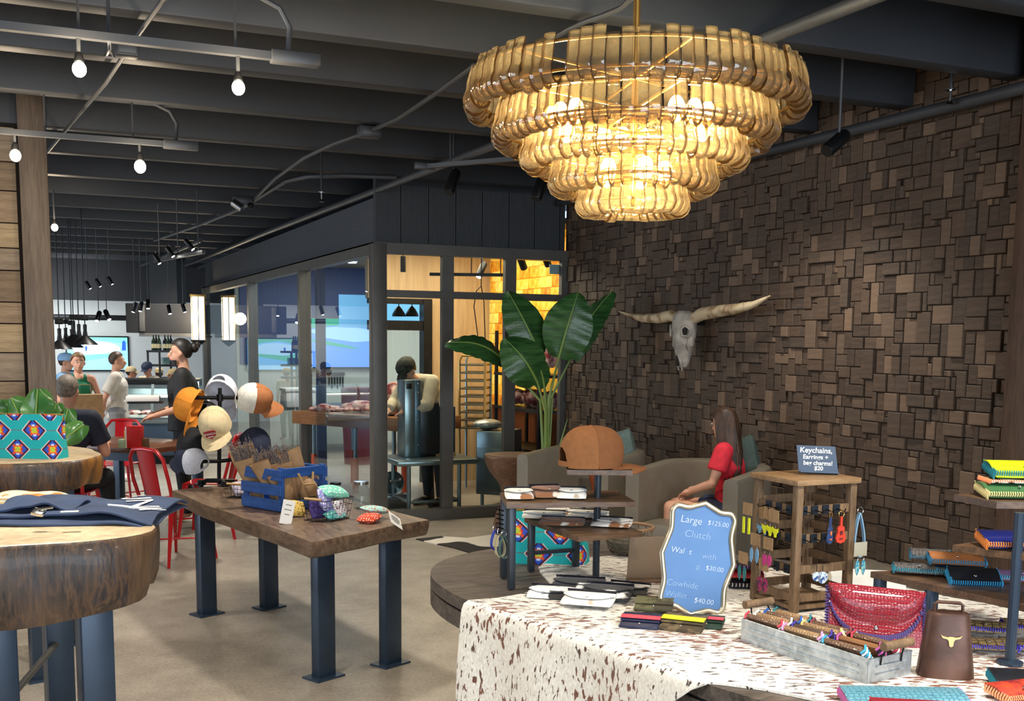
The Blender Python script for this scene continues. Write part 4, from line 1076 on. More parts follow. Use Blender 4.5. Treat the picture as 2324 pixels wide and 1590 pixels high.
for r_, z in prof_[:3]: mb.tube([(r_*math.cos(2*PI*k/24), r_*math.sin(2*PI*k/24), z) for k in range(24)], .002, 5, True)
mb.obj('wire_frame', mat('bronze_wire', hx((110, 96, 78)), .4, .7), t)
MB().tube([(.106*math.cos(2*PI*k/32), .106*math.sin(2*PI*k/32), .118) for k in range(32)], .007, 8, True).obj('rim', mat('tan_leather_rim', hx((150, 116, 84)), .6), t)
MB().lathe([(.001, .008), (.058, .01), (.08, .035), (.088, .06), (.001, .064)], 20).obj('lining', mat('grey_felt', hx((86, 84, 76)), .9), t)
def loop_strap(name, label, p, col, L_=.12, w_=.016, rz=0, cat='keychain', grp=None, ringy=True):
    t = thing(name, label, cat, p, rz, grp); m = mat(name+'_leather_%d%d%d' % col, hx(col), .5)
    def f(u, v):
        a = 2*PI*u; return V(((.004+.016*math.sin(u*PI)**1.5)*math.sin(a*1.0)*1.4, (v-.5)*w_*.6+.004*math.cos(a), -L_/2*(1-math.cos(a))-.02))
    MB().sheet(f, 24, 1, .0035).obj('strap', m, t, 60)
    if ringy: MB().tube([(.012*math.cos(2*PI*k/16), 0, -.012+.012*math.sin(2*PI*k/16)) for k in range(16)], .0016, 6, True).obj('ring', m_chrome, t)
    return t
hk = thing('strap_hanger', 'black ladder shaped hanger of leather strips at the stand side', 'hanger', gD(1133, 1148, 4.05))
MB().tube([(0, 0, .004), (.004, 0, -.11)], .003, 6).obj('rod', m_wire, hk)
for k in range(6): MB().tube([(-.014, -.006, -.01-.017*k), (.016, -.006, -.018-.017*k)], .0028, 6).obj('bar', m_wire, hk)
for k, (dx, dz, col, nm) in enumerate(((-.012, -.07, (36, 52, 150), 'royal blue'), (.004, -.085, (196, 184, 140), 'cream'), (.018, -.09, (86, 116, 104), 'sage green'))):
    loop_strap('strap_keychain', '%s leather loop keychain hanging at the side of the tiered stand' % nm, gD(1133, 1148, 4.04)+RH*dx+V((0, 0, dz+.0)), col, .085 if k else .075, .02, rz0+.6, grp='leather loop keychains')
# ---- chalkboard
m_chalk = mat('blue_chalkboard', hx((74, 116, 168)), .55, col2=hx((84, 126, 178)), sc=5)
m_silver = mat('champagne_frame', hx((190, 178, 152)), .32, .8)
m_chk = mat('chalk_writing', hx((206, 218, 232)), .9); m_chk2 = mat('faded_chalk_writing', hx((150, 178, 210)), .9)
t = thing('chalkboard_sign', 'blue chalkboard in a wavy champagne frame with clutch and wallet prices', 'chalkboard')
pb_ = d_(1566, 1398)
bx_ = (RH*.98+FH*.12).normalized(); by_ = (UZ*.97+FH*.24).normalized(); bz_ = bx_.cross(by_)
rotm = MX((bx_, by_, bz_)).transposed()@Euler((0, 0, R(-9.5))).to_matrix()
t.matrix_world = MX.Translation(pb_+V((0, 0, .012)))@rotm.to_4x4()
HWc, HHc, cyc = .118, .180, .180
out = []
for k in range(96):
    a = 2*PI*k/96; cs, sn = math.cos(a), math.sin(a); pw = .42
    x = math.copysign(abs(cs)**pw, cs); y = math.copysign(abs(sn)**pw, sn)
    wx = 1+.085*math.cos(y*PI*2)*(1 if abs(x) > .9 else abs(x)**3)-.03; wy = 1+.06*math.cos(x*PI*2)*(1 if abs(y) > .9 else abs(y)**3)-.02
    out.append((x*HWc*wx, cyc+y*HHc*wy))
MB().prism([(x*.97, cyc+(y-cyc)*.97) for x, y in out], -.004, .002).obj('slate', m_chalk, t, 0)
MB().tube([(x, y, .002) for x, y in out], .0095, 8, True).obj('frame', m_silver, t, 60)
for s_, x, y, sz, m_ in (('Large', -.078, .292, .034, m_chk), ('$125.00', .016, .298, .0225, m_chk), ('Clutch', -.058, .246, .034, m_chk2), ('Wal  t', -.096, .188, .028, m_chk), ('with', .012, .184, .028, m_chk2), ('p', -.002, .146, .026, m_chk2), ('$30.00', .03, .148, .0225, m_chk), ('Cowhide', -.096, .078, .03, m_chk2), ('Wallet', -.094, .042, .027, m_chk2), ('$40.00', .006, .036, .0245, m_chk)):
    text(s_, 'lettering', sz, m_, t, (x, y, .0026), (0, 0, R(1)), .0003, .12, off=-.0004)
MB().bar((0, .2, -.006), (.0, .02, -.09), .014, .006).obj('easel_leg', m_wire, t, 0)
# ---- wallets with laced edges
def croc(name, col, col2, sc=95):
    m, nt, b = nodes(name); vo = nt.nodes.new('ShaderNodeTexVoronoi'); vo.feature = 'DISTANCE_TO_EDGE'; tc = nt.nodes.new('ShaderNodeTexCoord'); mp = nt.nodes.new('ShaderNodeMapping')
    mp.inputs['Scale'].default_value = (1, 1, 1.5); lk(nt, tc.outputs['Object'], mp.inputs[0]); lk(nt, mp.outputs[0], vo.inputs['Vector']); vo.inputs['Scale'].default_value = sc; vo.inputs['Randomness'].default_value = .5
    r = ramp(nt, vo.outputs['Distance'], [(0, hx(col2)), (.12, hx(col))]); lk(nt, r, b.inputs['Base Color']); b.inputs['Roughness'].default_value = .3; b.inputs['Coat Weight'].default_value = .3
    r2 = ramp(nt, vo.outputs['Distance'], [(0, (0, 0, 0)), (.2, (1, 1, 1))]); bump(nt, b, r2, .5, .002); return m
LC = {}
def lace(c):
    if c not in LC: LC[c] = mat('lacing_%d_%d_%d' % c, hx(c), .6)
    return LC[c]
def wallet(label, p, rot, size, m, lc, grp=None, lc2=None, flap=True, name='laced_wallet', cat='wallet', ends=False):
    a, bb, h = size; t = thing(name, label, cat, p, 0, grp, rot=rot)
    q = min(h*.45, .008)
    MB().box((0, 0, h*.3), (a, bb, h*.55), ch=q).obj('back_panel', m, t, 40)
    if flap: MB().sheet(lambda u, v: V(((u-.5)*a, bb/2-bb*.78*v-.0*u, h*.62+h*.30*math.sin(v*PI*.9+.1)-.004*v)), 6, 8, .0035).obj('flap', m, t, 60)
    mb = MB(); n = max(8, int(a/.0065))
    per = [(-a/2, y) for y in [bb/2-bb*k/int(bb/.0085) for k in range(int(bb/.0085)+1)]]+[(a/2, y) for y in [bb/2-bb*k/int(bb/.0085) for k in range(int(bb/.0085)+1)]]
    if not ends: per += [(-a/2+a*k/n, -bb/2+.001) for k in range(n+1)]
    for k, (x, y) in enumerate(per):
        d = V((1, .35, 0)) if abs(abs(x)-a/2) < 1e-6 and abs(y) < bb/2 else V((.35, 1, 0))
        mb.tube([V((x, y, -.001 if abs(d.x) > .9 else h*.30))-d*.003, V((x, y, h*.35 if abs(d.x) > .9 else h*.5))+V((math.copysign(.0035, x) if abs(d.x) > .9 else .001, 0 if abs(d.x) > .9 else -.0035, 0)), V((x, y, h*.72))+d*.003], .0028 if abs(d.x) > .9 else .0019, 5, mi=k % 2)
    if ends:
        mb = None
        for s_ in (-1, 1):
            m2 = MB(); n2 = 9
            for k in range(n2):
                y = bb/2-bb*(k+.5)/n2; m2.tube([(s_*(a/2-.005), y, -.002), (s_*(a/2+.003), y-.003, h*.3), (s_*(a/2-.005), y-.006, h*.66)], .0036, 6, mi=k % 2)
            m2.obj('lacing', [lace(lc), lace(lc2 or lc)], t, 60)
    else: mb.obj('lacing', [lace(lc), lace(lc2 or lc)], t, 60)
    if flap: MB().ball((0, -bb*.18, h*.95), (.005, .005, .003)).obj('snap', m_chrome, t)
    return t
def band_wallet(label, p, rz, m, band=None, size=(.125, .12, .026), tilt=5):
    a, bb, h = size; t = thing('camo_wallet', label, 'wallet', p, 0, 'dull green and navy wallets', rot=(R(tilt), 0, rz))
    MB().box((0, 0, h*.3), (a, bb, h*.6), ch=.007).obj('body', m, t, 40)
    MB().sheet(lambda u, v: V(((u-.5)*a*.99, bb/2-bb*.72*v, h*.62+h*.34*math.sin(v*PI*.85+.15))), 6, 8, .003).obj('flap', m, t, 60)
    if band: MB().sheet(lambda u, v: V(((u-.5)*a*1.01, bb*.10-bb*.26*v, h*1.03+.002*math.sin(v*PI))), 6, 2, .002).obj('band', band, t, 60)
    MB().ball((0, -bb*.30, h*.62), (.004, .004, .003)).obj('snap', m_chrome, t)
camo = mat('olive_camo', hx((88, 86, 58)), .75, col2=hx((60, 54, 36)), sc=22, lo=.46, hi=.52)
camo2 = mat('brown_camo', hx((104, 88, 62)), .75, col2=hx((66, 56, 40)), sc=26, lo=.46, hi=.52)
m_nvl = mat('navy_leather', hx((30, 38, 66)), .5); m_green = mat('dark_green_leather', hx((26, 52, 40)), .55)
f_y = mat('neon_yellow_band', hx((222, 224, 28)), .6); f_p = mat('coral_pink_band', hx((208, 74, 88)), .6)
band_wallet('navy wallet with a coral band, lowest beside the chalkboard', d_(1455, 1422)+V((0, 0, .008)), rz0-R(16), m_nvl, f_p)
band_wallet('olive wallet lying on top of the navy one', d_(1484, 1400)+V((0, 0, .034)), rz0-R(12), camo, None, tilt=4)
band_wallet('brown wallet with a neon yellow band before the chalkboard', d_(1552, 1428)+V((0, 0, .008)), rz0-R(22), camo2, f_y, (.135, .14, .03))
band_wallet('dark green wallet with a red star patch under the chalkboard edge', d_(1606, 1424)+V((0, 0, .008)), rz0-R(18), m_green, f_p, (.1, .1, .026))
# folded wallets behind the chalkboard
red_s = mat('shiny_red_leather', hx((206, 34, 34)), .2, coat=.4)
wallet('shiny red wallet in the stack behind the chalkboard', d_(1690, 1335)+V((0, 0, .046)), (0, 0, rz0-R(8)), (.12, .09, .026), red_s, (170, 40, 60), 'wallets stacked behind the chalkboard')
wallet('black wallet with white lacing at the bottom of the stack behind the chalkboard', d_(1690, 1335)+V((0, 0, .01)), (0, 0, rz0-R(4)), (.13, .1, .026), m_inner, (232, 232, 232), 'wallets stacked behind the chalkboard', (30, 30, 30))
wallet('purple laced wallet on top of the stack behind the chalkboard', d_(1690, 1335)+V((0, 0, .078)), (0, 0, rz0-R(12)), (.12, .09, .024), m_inner, (150, 84, 170), 'wallets stacked behind the chalkboard', (40, 30, 60))
# ================================================================ DISPLAY TABLE, NEAR END
hb0 = V((0, 0, .008))
LZ = gX(1950, 1284, 4.51).z
struct(MB().box((4.62, 4.62, LZ/2), (.22, 1.30, LZ), ch=.01).obj('trim_5', mat('pale_ledge', hx((140, 130, 116)), .7, col2=hx((120, 112, 98)), sc=6)))
# ---- wooden earring tower
m_twr = woodm('weathered_rack_wood', hx((84, 64, 46)), hx((142, 114, 84)), (6, 6, .8), 4, .6, .2)
m_twt = woodm('rack_top_wood', hx((120, 92, 62)), hx((168, 134, 96)), (1, 7, 7), 4, .55, .15)
zt3 = 1.205
Fp, Lp, Rp = d_(1812, 1090, zt3), d_(1724, 1070, zt3), d_(1946, 1083, zt3)
e1 = Lp-Fp; e2 = Rp-Fp; w1_, w2_ = max(e1.length, .17), e2.length
e2.normalize(); e1 = UZ.cross(e2)
if e1.dot(Lp-Fp) < 0: e1 = -e1
w1_ = .235
rk = thing('earring_rack', 'square wooden rack tower hung with earring cards and keychains', 'display rack')
MXR = MX.Translation(V((Fp.x, Fp.y, ZD+.008)))@MX((e2, e1, UZ)).transposed().to_4x4()
rk.matrix_world = MXR
HT = zt3-ZD-.008; P_ = .026
MB().box((w2_/2, w1_/2, HT-.009), (w2_+.02, w1_+.02, .018), ch=.002).obj('top_board', m_twt, rk)
pin = .012
for x in (pin, w2_-pin):
    for y in (pin, w1_-pin): MB().box((x, y, (HT-.018)/2), (P_, P_, HT-.018), ch=.002).obj('post', m_twr, rk)
hz_ = [.05, .145, .25, .345]
for k, z in enumerate(hz_):
    MB().box((w2_/2, pin, z), (w2_-.05, .012, .028), ch=.001).obj('rail', m_twr, rk, 0)
    MB().box((pin, w1_/2, z), (.012, w1_-.05, .028), ch=.001).obj('rail', m_twr, rk, 0)
    MB().box((w2_/2, w1_-pin, z+.01), (w2_-.05, .012, .028), ch=.001).obj('rail', m_twr, rk, 0)
    MB().box((w2_-pin, w1_/2, z+.01), (.012, w1_-.05, .028), ch=.001).obj('rail', m_twr, rk, 0)
MB().box((w2_/2, w1_/2, .018), (w2_, w1_, .012)).obj('bottom_board', m_twr, rk, 0)
m_clip = mat('blue_black_clip', hx((36, 44, 54)), .4, .4)
hooks_f = [(x, z) for z in (.345, .25) for x in (.03, .075, .12, .165)]
for x, z in hooks_f:
    if x > w2_-.02: continue
    o = MB().box((x, pin-.009, z), (.026, .006, .03), ch=.001).obj('clip', m_clip, rk, 0)
    MB().tube([(x, pin-.012, z), (x, pin-.05, z-.004), (x, pin-.055, z+.006)], .0022, 6).obj('hook', m_wire, o)
for z in (.345, .25, .145):
    for y in (.045, .10, .155):
        o = MB().box((pin-.009, y, z), (.006, .026, .03), ch=.001).obj('clip', m_clip, rk, 0)
        MB().tube([(pin-.012, y, z), (pin-.05, y, z-.004), (pin-.055, y, z+.006)], .0022, 6).obj('hook', m_wire, o)
m_kcard = mat('kraft_earring_card', hx((164, 132, 94)), .85, col2=hx((146, 116, 82)), sc=60)
m_gcard = mat('grey_earring_card', hx((170, 164, 144)), .85)
def outline_card(nm, mm, par, poly, th=.0025): return MB().prism(poly, -th/2, th/2, MX(((1, 0, 0, 0), (0, 0, -1, 0), (0, 1, 0, 0), (0, 0, 0, 1)))).obj(nm, mm, par, 0)
def pl_ellipse(a, b2, n=16): return [(a*math.cos(2*PI*k/n), b2*math.sin(2*PI*k/n)) for k in range(n)]
COWP = [(-.004, -.018), (.004, -.018), (.007, -.006), (.016, .002), (.012, .006), (.018, .014), (.008, .010), (-.008, .010), (-.018, .014), (-.012, .006), (-.016, .002), (-.007, -.006)]
HOOP = [(-.006, -.03), (.006, -.03), (.006, .026), (-.006, .026)]
def earrings(label, p, side, shape, mm, sep=.028, drop=.03, cw=.052, chh=.042, cm_=None, ph=0):
    'card with two earrings; side 0 faces the wide side, 1 faces the narrow side of the rack'
    rz = math.atan2(e2.y, e2.x)+(-PI/2 if side else 0)+ph
    t = thing('earring_card', label, 'earrings', p, rz, 'earring cards on the wooden rack')
    MB().box((0, 0, -chh/2), (cw, .0012, chh)).obj('card', cm_ or m_kcard, t, 0)
    for s_ in (-1, 1):
        x = s_*sep/2
        o = outline_card('earring', mm, t, [(a+0, b2) for a, b2 in shape]); o.location = (x, -.003, -chh-drop)
        top = max(b2 for a, b2 in shape)
        MB().tube([(0, 0, top), (.002, 0, top+.006), (0, 0, drop+.004)], .0009, 5).obj('ear_wire', m_chrome, o)
    return t
YEL = mat('neon_yellow_leather', hx((222, 226, 24)), .6); LBL = mat('powder_blue_leather', hx((116, 166, 206)), .6); TEA = mat('teal_leather', hx((34, 110, 110)), .6)
PNK = mat('magenta_leather', hx((186, 52, 124)), .6); MAG = mat('mottled_magenta_acrylic', hx((178, 44, 96)), .35, col2=hx((84, 30, 70)), sc=60, lo=.45, hi=.55); TUR = mat('turquoise_print', hx((60, 150, 186)), .5, col2=hx((150, 206, 206)), sc=90, lo=.48, hi=.54)
def onL(y, z, out=.05): return MXR@V((pin-.012-out, y, z))
def onF(x, z, out=.05): return MXR@V((x, pin-.012-out, z))
earrings('kraft card with two neon yellow bar earrings on the rack side', onL(.20, .348), 1, HOOP, YEL, .03, .034)
earrings('kraft card with neon yellow cow head earrings nearest the front post', onL(.055, .345), 1, COWP, YEL, .028)
earrings('kraft card with neon yellow cow head earrings beside the yellow bar pair', onL(.11, .345, .03), 1, COWP, YEL, .028, .032)
earrings('kraft card with powder blue cow head earrings behind the yellow ones', onL(.15, .340, .02), 1, COWP, LBL, .028, .034)
LEAF = [(0, -.03), (.007, -.016), (.009, .002), (.006, .016), (0, .022), (-.006, .016), (-.009, .002), (-.007, -.016)]
earrings('kraft card with blue feather shaped earrings on the middle rail', onL(.15, .25), 1, LEAF, LBL, .03, .03)
HEXP = [(-.006, -.026), (.006, -.022), (.011, -.004), (.008, .012), (-.006, .014), (-.011, -.004)]
earrings('kraft card with magenta angular earrings on the middle rail', onL(.08, .248), 1, HEXP, PNK, .026, .03)
earrings('kraft card with dark teal drop earrings low at the rack edge', onL(.215, .175), 1, LEAF, TEA, .028, .03)
OVL = [(.013*math.cos(2*PI*k/14), -.012+.026*math.sin(2*PI*k/14)) for k in range(14)]
earrings('kraft card with mottled magenta oval earrings lowest on the rack', onL(.10, .172), 1, OVL, MAG, .03, .034)
earrings('grey card with turquoise feather earrings at the far post of the rack', onF(w2_-.012, .235, .045), 0, LEAF, TUR, .026, .034, .055, .048, m_gcard)
GUI = [(0, -.038), (.014, -.034), (.019, -.022), (.015, -.010), (.011, -.004), (.013, .006), (.010, .013), (.004, .015), (.0035, .044), (-.0035, .044), (-.004, .015), (-.010, .013), (-.013, .006), (-.011, -.004), (-.015, -.010), (-.019, -.022), (-.014, -.034)]
def guitar(label, p, body, hole, rzx=0):
    t = thing('guitar_keychain', label, 'keychain', p, math.atan2(e2.y, e2.x)+rzx, 'guitar keychains')
    MB().tube([(.011*math.cos(2*PI*k/18), 0, -.006+.011*math.sin(2*PI*k/18)) for k in range(18)], .0016, 6, True).obj('key_ring', m_brass, t)
    o = outline_card('guitar_body', body, t, [(x*1.1, y*1.1) for x, y in GUI], .006); o.location = (0, 0, -.062)
    a = outline_card('sound_hole', hole, o, pl_ellipse(.006, .007), .002); a.location = (0, -.004, -.006)
    a = outline_card('bridge', hole, o, [(-.007, -.028), (.007, -.028), (.007, -.024), (-.007, -.024)], .002); a.location = (0, -.004, 0)
guitar('red leather guitar keychain hanging on the rack front', onF(.142, .342), mat('red_orange_leather', hx((206, 62, 40)), .5), mat('maroon_leather', hx((96, 26, 30)), .6))
guitar('navy leather guitar keychain with orange details beside the red one', onF(.098, .342), mat('navy_suede', hx((44, 66, 112)), .6), mat('orange_leather', hx((226, 120, 62)), .6), R(28))
loop_strap('strap_keychain', 'long powder blue leather loop keychain at the far post of the rack', MXR@V((w2_+.02, .0, .345)), (140, 182, 214), .15, .02, math.atan2(e2.y, e2.x))
m_wb = mat('white_blue_charm', hx((206, 222, 236)), .4, col2=hx((60, 90, 150)), sc=50, lo=.52, hi=.56)
for k, (x, z) in enumerate(((.075, .125), (.10, .12))):
    t = thing('bag_charm', 'round white and blue bag charm low on the rack, %s' % ('smaller one', 'larger one')[k], 'bag charm', onF(x, z+.03, .02), math.atan2(e2.y, e2.x), 'round bag charms')
    o = outline_card('disc', m_wb, t, pl_ellipse(.016+.004*k, .016+.004*k), .006); o.location = (0, 0, -.03)
    MB().tube([(0, 0, -.012), (0, 0, .01)], .0012, 5).obj('cord', m_wire, t)
# ---- keychain price sign
t = thing('chalkboard_sign', 'small dark blue slanted sign with keychain and earring prices on the wooden rack', 'chalkboard')
ps = d_(1858, 1077, zt3)
by_ = (UZ*.94+FH*.34).normalized(); bx_ = (RH*.995+FH*.03).normalized(); by_ = (by_-bx_*by_.dot(bx_)).normalized()
t.matrix_world = MX.Translation(ps+V((0, 0, .004)))@MX((bx_, by_, bx_.cross(by_))).transposed().to_4x4()@Euler((0, 0, R(-2))).to_matrix().to_4x4()
m_sl = mat('navy_slate', hx((32, 62, 92)), .5)
MB().prism([(-.068, 0), (.068, 0), (.060, .098), (-.074, .098)], -.003, 0).obj('panel', m_sl, t, 0)
MB().box((0, .003, .004), (.132, .006, .014)).obj('lip', m_sl, t, 0)
MB().prism([(-.05, 0), (.05, 0), (.05, .07), (-.05, .07)], -.004, -.003).obj('back_plate', m_black, t, 0)
for s_, x, y, sz in (('Keychains,', -.064, .073, .0265), ('Earrings +', -.054, .051, .0215), ('bag charms!', -.053, .030, .021), ('$20', -.016, .012, .02)):
    text(s_, 'lettering', sz, m_white, t, (x, y, .0006), (0, 0, 0), .0002, .1, off=.0004)
# ---- galvanised tray of wallets
m_galv, nt, b = nodes('galvanised_metal')
n1 = noise(nt, 26, (1, 1, 1), 3, 'Object', .6, 1); lk(nt, ramp(nt, n1, [(.3, hx((158, 168, 174))), (.7, hx((212, 220, 224)))]), b.inputs['Base Color']); b.inputs['Metallic'].default_value = .75; b.inputs['Roughness'].default_value = .42
tn, tl, tr_ = d_(1967, 1558), d_(1682, 1459), d_(2074, 1546)
gx = (tl-tn); TL = gx.length; gx.normalize(); gy = UZ.cross(gx)
if gy.dot(tr_-tn) < 0: gy = -gy
TW = max(.17, min(.24, (tr_-tn).length)); TH = .066
tray = thing('galvanised_tray', 'long ribbed galvanised tray with wooden handles full of laced wallets', 'tray')
hand = gx.cross(gy).z > 0
MXT = MX.Translation(tn+hb0)@MX((gx, gy, UZ)).transposed().to_4x4()
tray.matrix_world = MXT
for y in (0, TW): MB().box((TL/2, y, TH/2), (TL, .003, TH)).obj('long_side', m_galv, tray, 0)
for x in (0, TL): MB().box((x, TW/2, TH/2), (.003, TW, TH)).obj('end_side', m_galv, tray, 0)
MB().box((TL/2, TW/2, .002), (TL, TW, .004)).obj('base', m_galv, tray, 0)
MB().tube([(0, 0, TH), (TL, 0, TH), (TL, TW, TH), (0, TW, TH)], .0035, 8, True).obj('rolled_rim', m_galv, tray)
for z in (.022, .044):
    MB().tube([(.03, -.002, z), (TL-.03, -.002, z)], .0042, 8).obj('rib', m_galv, tray)
    MB().tube([(-.002, .03, z), (-.002, TW-.03, z)], .003, 8).obj('rib', m_galv, tray)
for x in (0, TL):
    s_ = -1 if x == 0 else 1
    for y in (.045, TW-.045): MB().tube([(x+s_*.003, y, TH-.02), (x+s_*.006, y, TH+.004), (x+s_*.02, TW/2+(y-TW/2)*.8, TH+.032)], .0024, 6).obj('handle_wire', m_wire, tray)
    MB().tube([(x+s_*.022, .03, TH+.036), (x+s_*.022, TW-.03, TH+.036)], .0125, 14).obj('wooden_handle', m_twr, tray)
crc = croc('bronze_croc', (176, 142, 104), (66, 46, 34)); crc2 = croc('dark_brown_croc', (128, 98, 78), (44, 32, 27)); smo = mat('umber_leather', hx((92, 70, 56)), .4, col2=hx((72, 54, 44)), sc=6); smt = mat('tan_leather', hx((140, 96, 60)), .45)
LCs = [(196, 60, 76), (226, 238, 230), (40, 90, 170), (34, 120, 130), (220, 150, 190), (64, 50, 150), (230, 200, 120), (140, 60, 70), (60, 160, 190), (190, 90, 160)]
rw = random.Random(4)
nmz = ['red', 'white', 'cobalt', 'teal', 'pink', 'violet', 'yellow', 'maroon', 'sky blue', 'orchid']
mats_ = [crc2, crc, crc2, crc, crc, smo, crc, crc2, crc2, smt]
i = 0
for cx2, n_ in ((.84, 4), (.52, 4), (.2, 3)):
    for k in range(n_):
        y = .028+k*(TW-.045)/max(1, n_-1)*.92
        p = MXT@V((cx2*TL, y, .044)); li = i % 10
        o = wallet('%s wallet with %s lacing standing in the galvanised tray, row %s' % ({crc: 'bronze scaled', crc2: 'dark scaled', smo: 'smooth umber', smt: 'tan'}[mats_[li]], nmz[li], ('by the chalkboard', 'in the middle', 'by the cowbell')[0 if cx2 > .7 else 1 if cx2 > .4 else 2]),
                   p, (0, 0, 0), (TL*.30, .082, .036), mats_[li], LCs[li], 'laced wallets in the tray', (24, 22, 26) if i % 2 else (236, 236, 236), flap=False, ends=True)
        o.matrix_world = MX.Translation(p)@MX((gx, gy, UZ)).transposed().to_4x4()@Euler((R(-54), R(2), 0)).to_matrix().to_4x4()
        i += 1
# ---- red clutch leaning behind the tray
m_redc = croc('red_croc', (150, 24, 38), (84, 14, 40), 105)
t = thing('clutch', 'large red crocodile clutch with violet lacing leaning behind the tray', 'clutch')
pcq = d_(1985, 1474)+hb0
bx_ = (RH*.985-FH*.05).normalized(); by_ = (UZ*.9+FH*.42).normalized(); by_ = (by_-bx_*by_.dot(bx_)).normalized()
t.matrix_world = MX.Translation(pcq)@MX((bx_, by_, bx_.cross(by_))).transposed().to_4x4()@Euler((0, 0, R(-5))).to_matrix().to_4x4()
CWd, CHt = .285, .178
MB().box((0, CHt/2, -.006), (CWd, CHt, .012), ch=.005).obj('body', m_redc, t, 40)
def flp(u, v):
    x = (u-.5)*CWd; dep = CHt*.84*max(.0, (1-abs(u*2-1)**2.6))**.5+.002
    return V((x, CHt-dep*v, .006+.026*math.sin(min(1, v*1.3+.1)*PI)**.7*(1-abs(u*2-1)**6*.6)))
MB().sheet(flp, 24, 14, .004).obj('flap', m_redc, t, 60)
m_vl = mat('violet_lacing', hx((86, 70, 128)), .6)
mb = MB()
for k in range(46):
    u = (k+.5)/46; p = flp(u, 1); p2 = flp(u, .95); d = (p-p2); d = d.normalized() if d.length > 1e-5 else V((0, -1, 0))
    mb.tube([p+V((.003, 0, -.003))-d*.002, p+d*.004+V((0, 0, .001)), p2+V((-.003, 0, .005))-d*.002], .0046, 6)
for k in range(20):
    for s_ in (-1, 1): mb.tube([(s_*CWd/2, CHt*(k+.5)/20, -.013), (s_*(CWd/2+.004), CHt*(k+.3)/20, -.004), (s_*(CWd/2-.004), CHt*(k+.5)/20, .003)], .0036, 5)
mb.obj('lacing', m_vl, t, 60)
MB().ball(flp(.5, .80)+V((0, 0, .004)), (.007, .007, .004)).obj('snap', m_chrome, t)
# ---- cowbell
m_bell = mat('rusted_brown_metal', hx((74, 52, 44)), .42, .5, col2=hx((108, 78, 64)), sc=9, bp=.1)
t = thing('cowbell', 'tall brown metal cowbell with a brass longhorn emblem standing on the cowhide', 'cowbell', d_(2143, 1545)+hb0+FH*.03+RH*.012, rz0-R(12))
mb = MB(); nn = 40
for z, a, b2 in ((0, .074, .046), (.01, .0735, .0455), (.09, .064, .038), (.168, .054, .03), (.176, .050, .026), (.177, 0, 0)):
    for k in range(nn):
        an = 2*PI*k/nn; mb.v.append((a*math.copysign(abs(math.cos(an))**.7, math.cos(an)), b2*math.copysign(abs(math.sin(an))**.7, math.sin(an)), z))
for i in range(5):
    for k in range(nn): mb.f.append([i*nn+k, i*nn+(k+1) % nn, (i+1)*nn+(k+1) % nn, (i+1)*nn+k]); mb.m.append(0)
mb.f.append(list(range(nn))[::-1]); mb.m.append(0); mb.obj('body', m_bell, t, 50)
MB().tube([(-.036, 0, .172), (-.036, 0, .196), (-.028, 0, .202), (.028, 0, .202), (.036, 0, .196), (.036, 0, .172)], .0045, 8).obj('handle', m_bell, t)
for s_ in (-1, 1): MB().bar((s_*.0665, 0, .005), (s_*.053, 0, .17), .004, .006).obj('side_seam', m_bell, t, 0)
emb = [(-.034, .018), (-.026, .013), (-.012, .010), (-.006, .012), (.006, .012), (.012, .010), (.026, .013), (.034, .018), (.027, .007), (.012, .003), (.008, -.004), (.006, -.018), (.0, -.022), (-.006, -.018), (-.008, -.004), (-.012, .003), (-.027, .007)]
o = outline_card('longhorn_emblem', mat('brass_emblem', hx((196, 156, 104)), .35, .85), t, [(x*.82, y*.82) for x, y in emb], .005); o.location = (.004, -.042, .108); o.rotation_euler = (R(-6), 0, 0)
# ---- right-hand shelf unit
zs = [.93, 1.078, 1.205]
pp = d_(2291, 1512)
sh = thing('tiered_stand', 'dark three level shelf stand full of laced wallets beyond the cowbell', 'display stand', (pp.x, pp.y, ZD+.008))
sub(sh, MB().tube([(pp.x, pp.y, ZD+.008), (pp.x, pp.y, 1.19)], .0145, 12), 'pole', m_bluesteel)
sub(sh, MB().lathe([(.001, 0), (.036, 0), (.036, .008), (.016, .012)], 16, MX.Translation(V((pp.x, pp.y, ZD+.008)))), 'flange', m_bluesteel)
lowp = [d_(1976, 1296, zs[0]), d_(2330, 1373, zs[0]), d_(2480, 1360, zs[0]), d_(2130, 1290, zs[0])]
midp = [d_(2162, 1236, zs[1]), d_(2325, 1256, zs[1]), d_(2500, 1262, zs[1]), d_(2300, 1216, zs[1])]
topp = [d_(2166, 1121, zs[2]), d_(2262, 1138, zs[2]), d_(2480, 1140, zs[2]), d_(2330, 1110, zs[2])]
for pts, z in ((lowp, zs[0]), (midp, zs[1]), (topp, zs[2])): sub(sh, plank_at(ccw(pts), z, .02), 'shelf', m_shelf, 0)
for px, py in ((1998, 1312), (2115, 1335)):
    p = gz(px, py, zs[0]-.02); sub(sh, MB().box((p.x, p.y, (ZD+.008+zs[0]-.02)/2), (.03, .03, zs[0]-.02-ZD-.008), ch=.002), 'leg', m_bluesteel)
LSG = 'laced wallets on the shelf stand'
rl_ = rz0
tan_s = mat('tan_tooled_leather', hx((176, 116, 70)), .5, col2=hx((150, 96, 58)), sc=30); blk = mat('black_leather', hx((26, 28, 34)), .35); gsn = croc('grey_snake', (116, 112, 110), (40, 44, 52)); nvs = mat('navy_patent_leather', hx((26, 34, 96)), .2, coat=.4); chart = mat('chartreuse_leather', hx((190, 212, 24)), .4); grn = mat('forest_green_leather', hx((58, 104, 62)), .35); orn = mat('orange_leather_b', hx((226, 128, 84)), .5); zeb = mat('zebra_hide', hx((236, 232, 224)), .6, col2=hx((24, 22, 24)), sc=30, lo=.48, hi=.52)
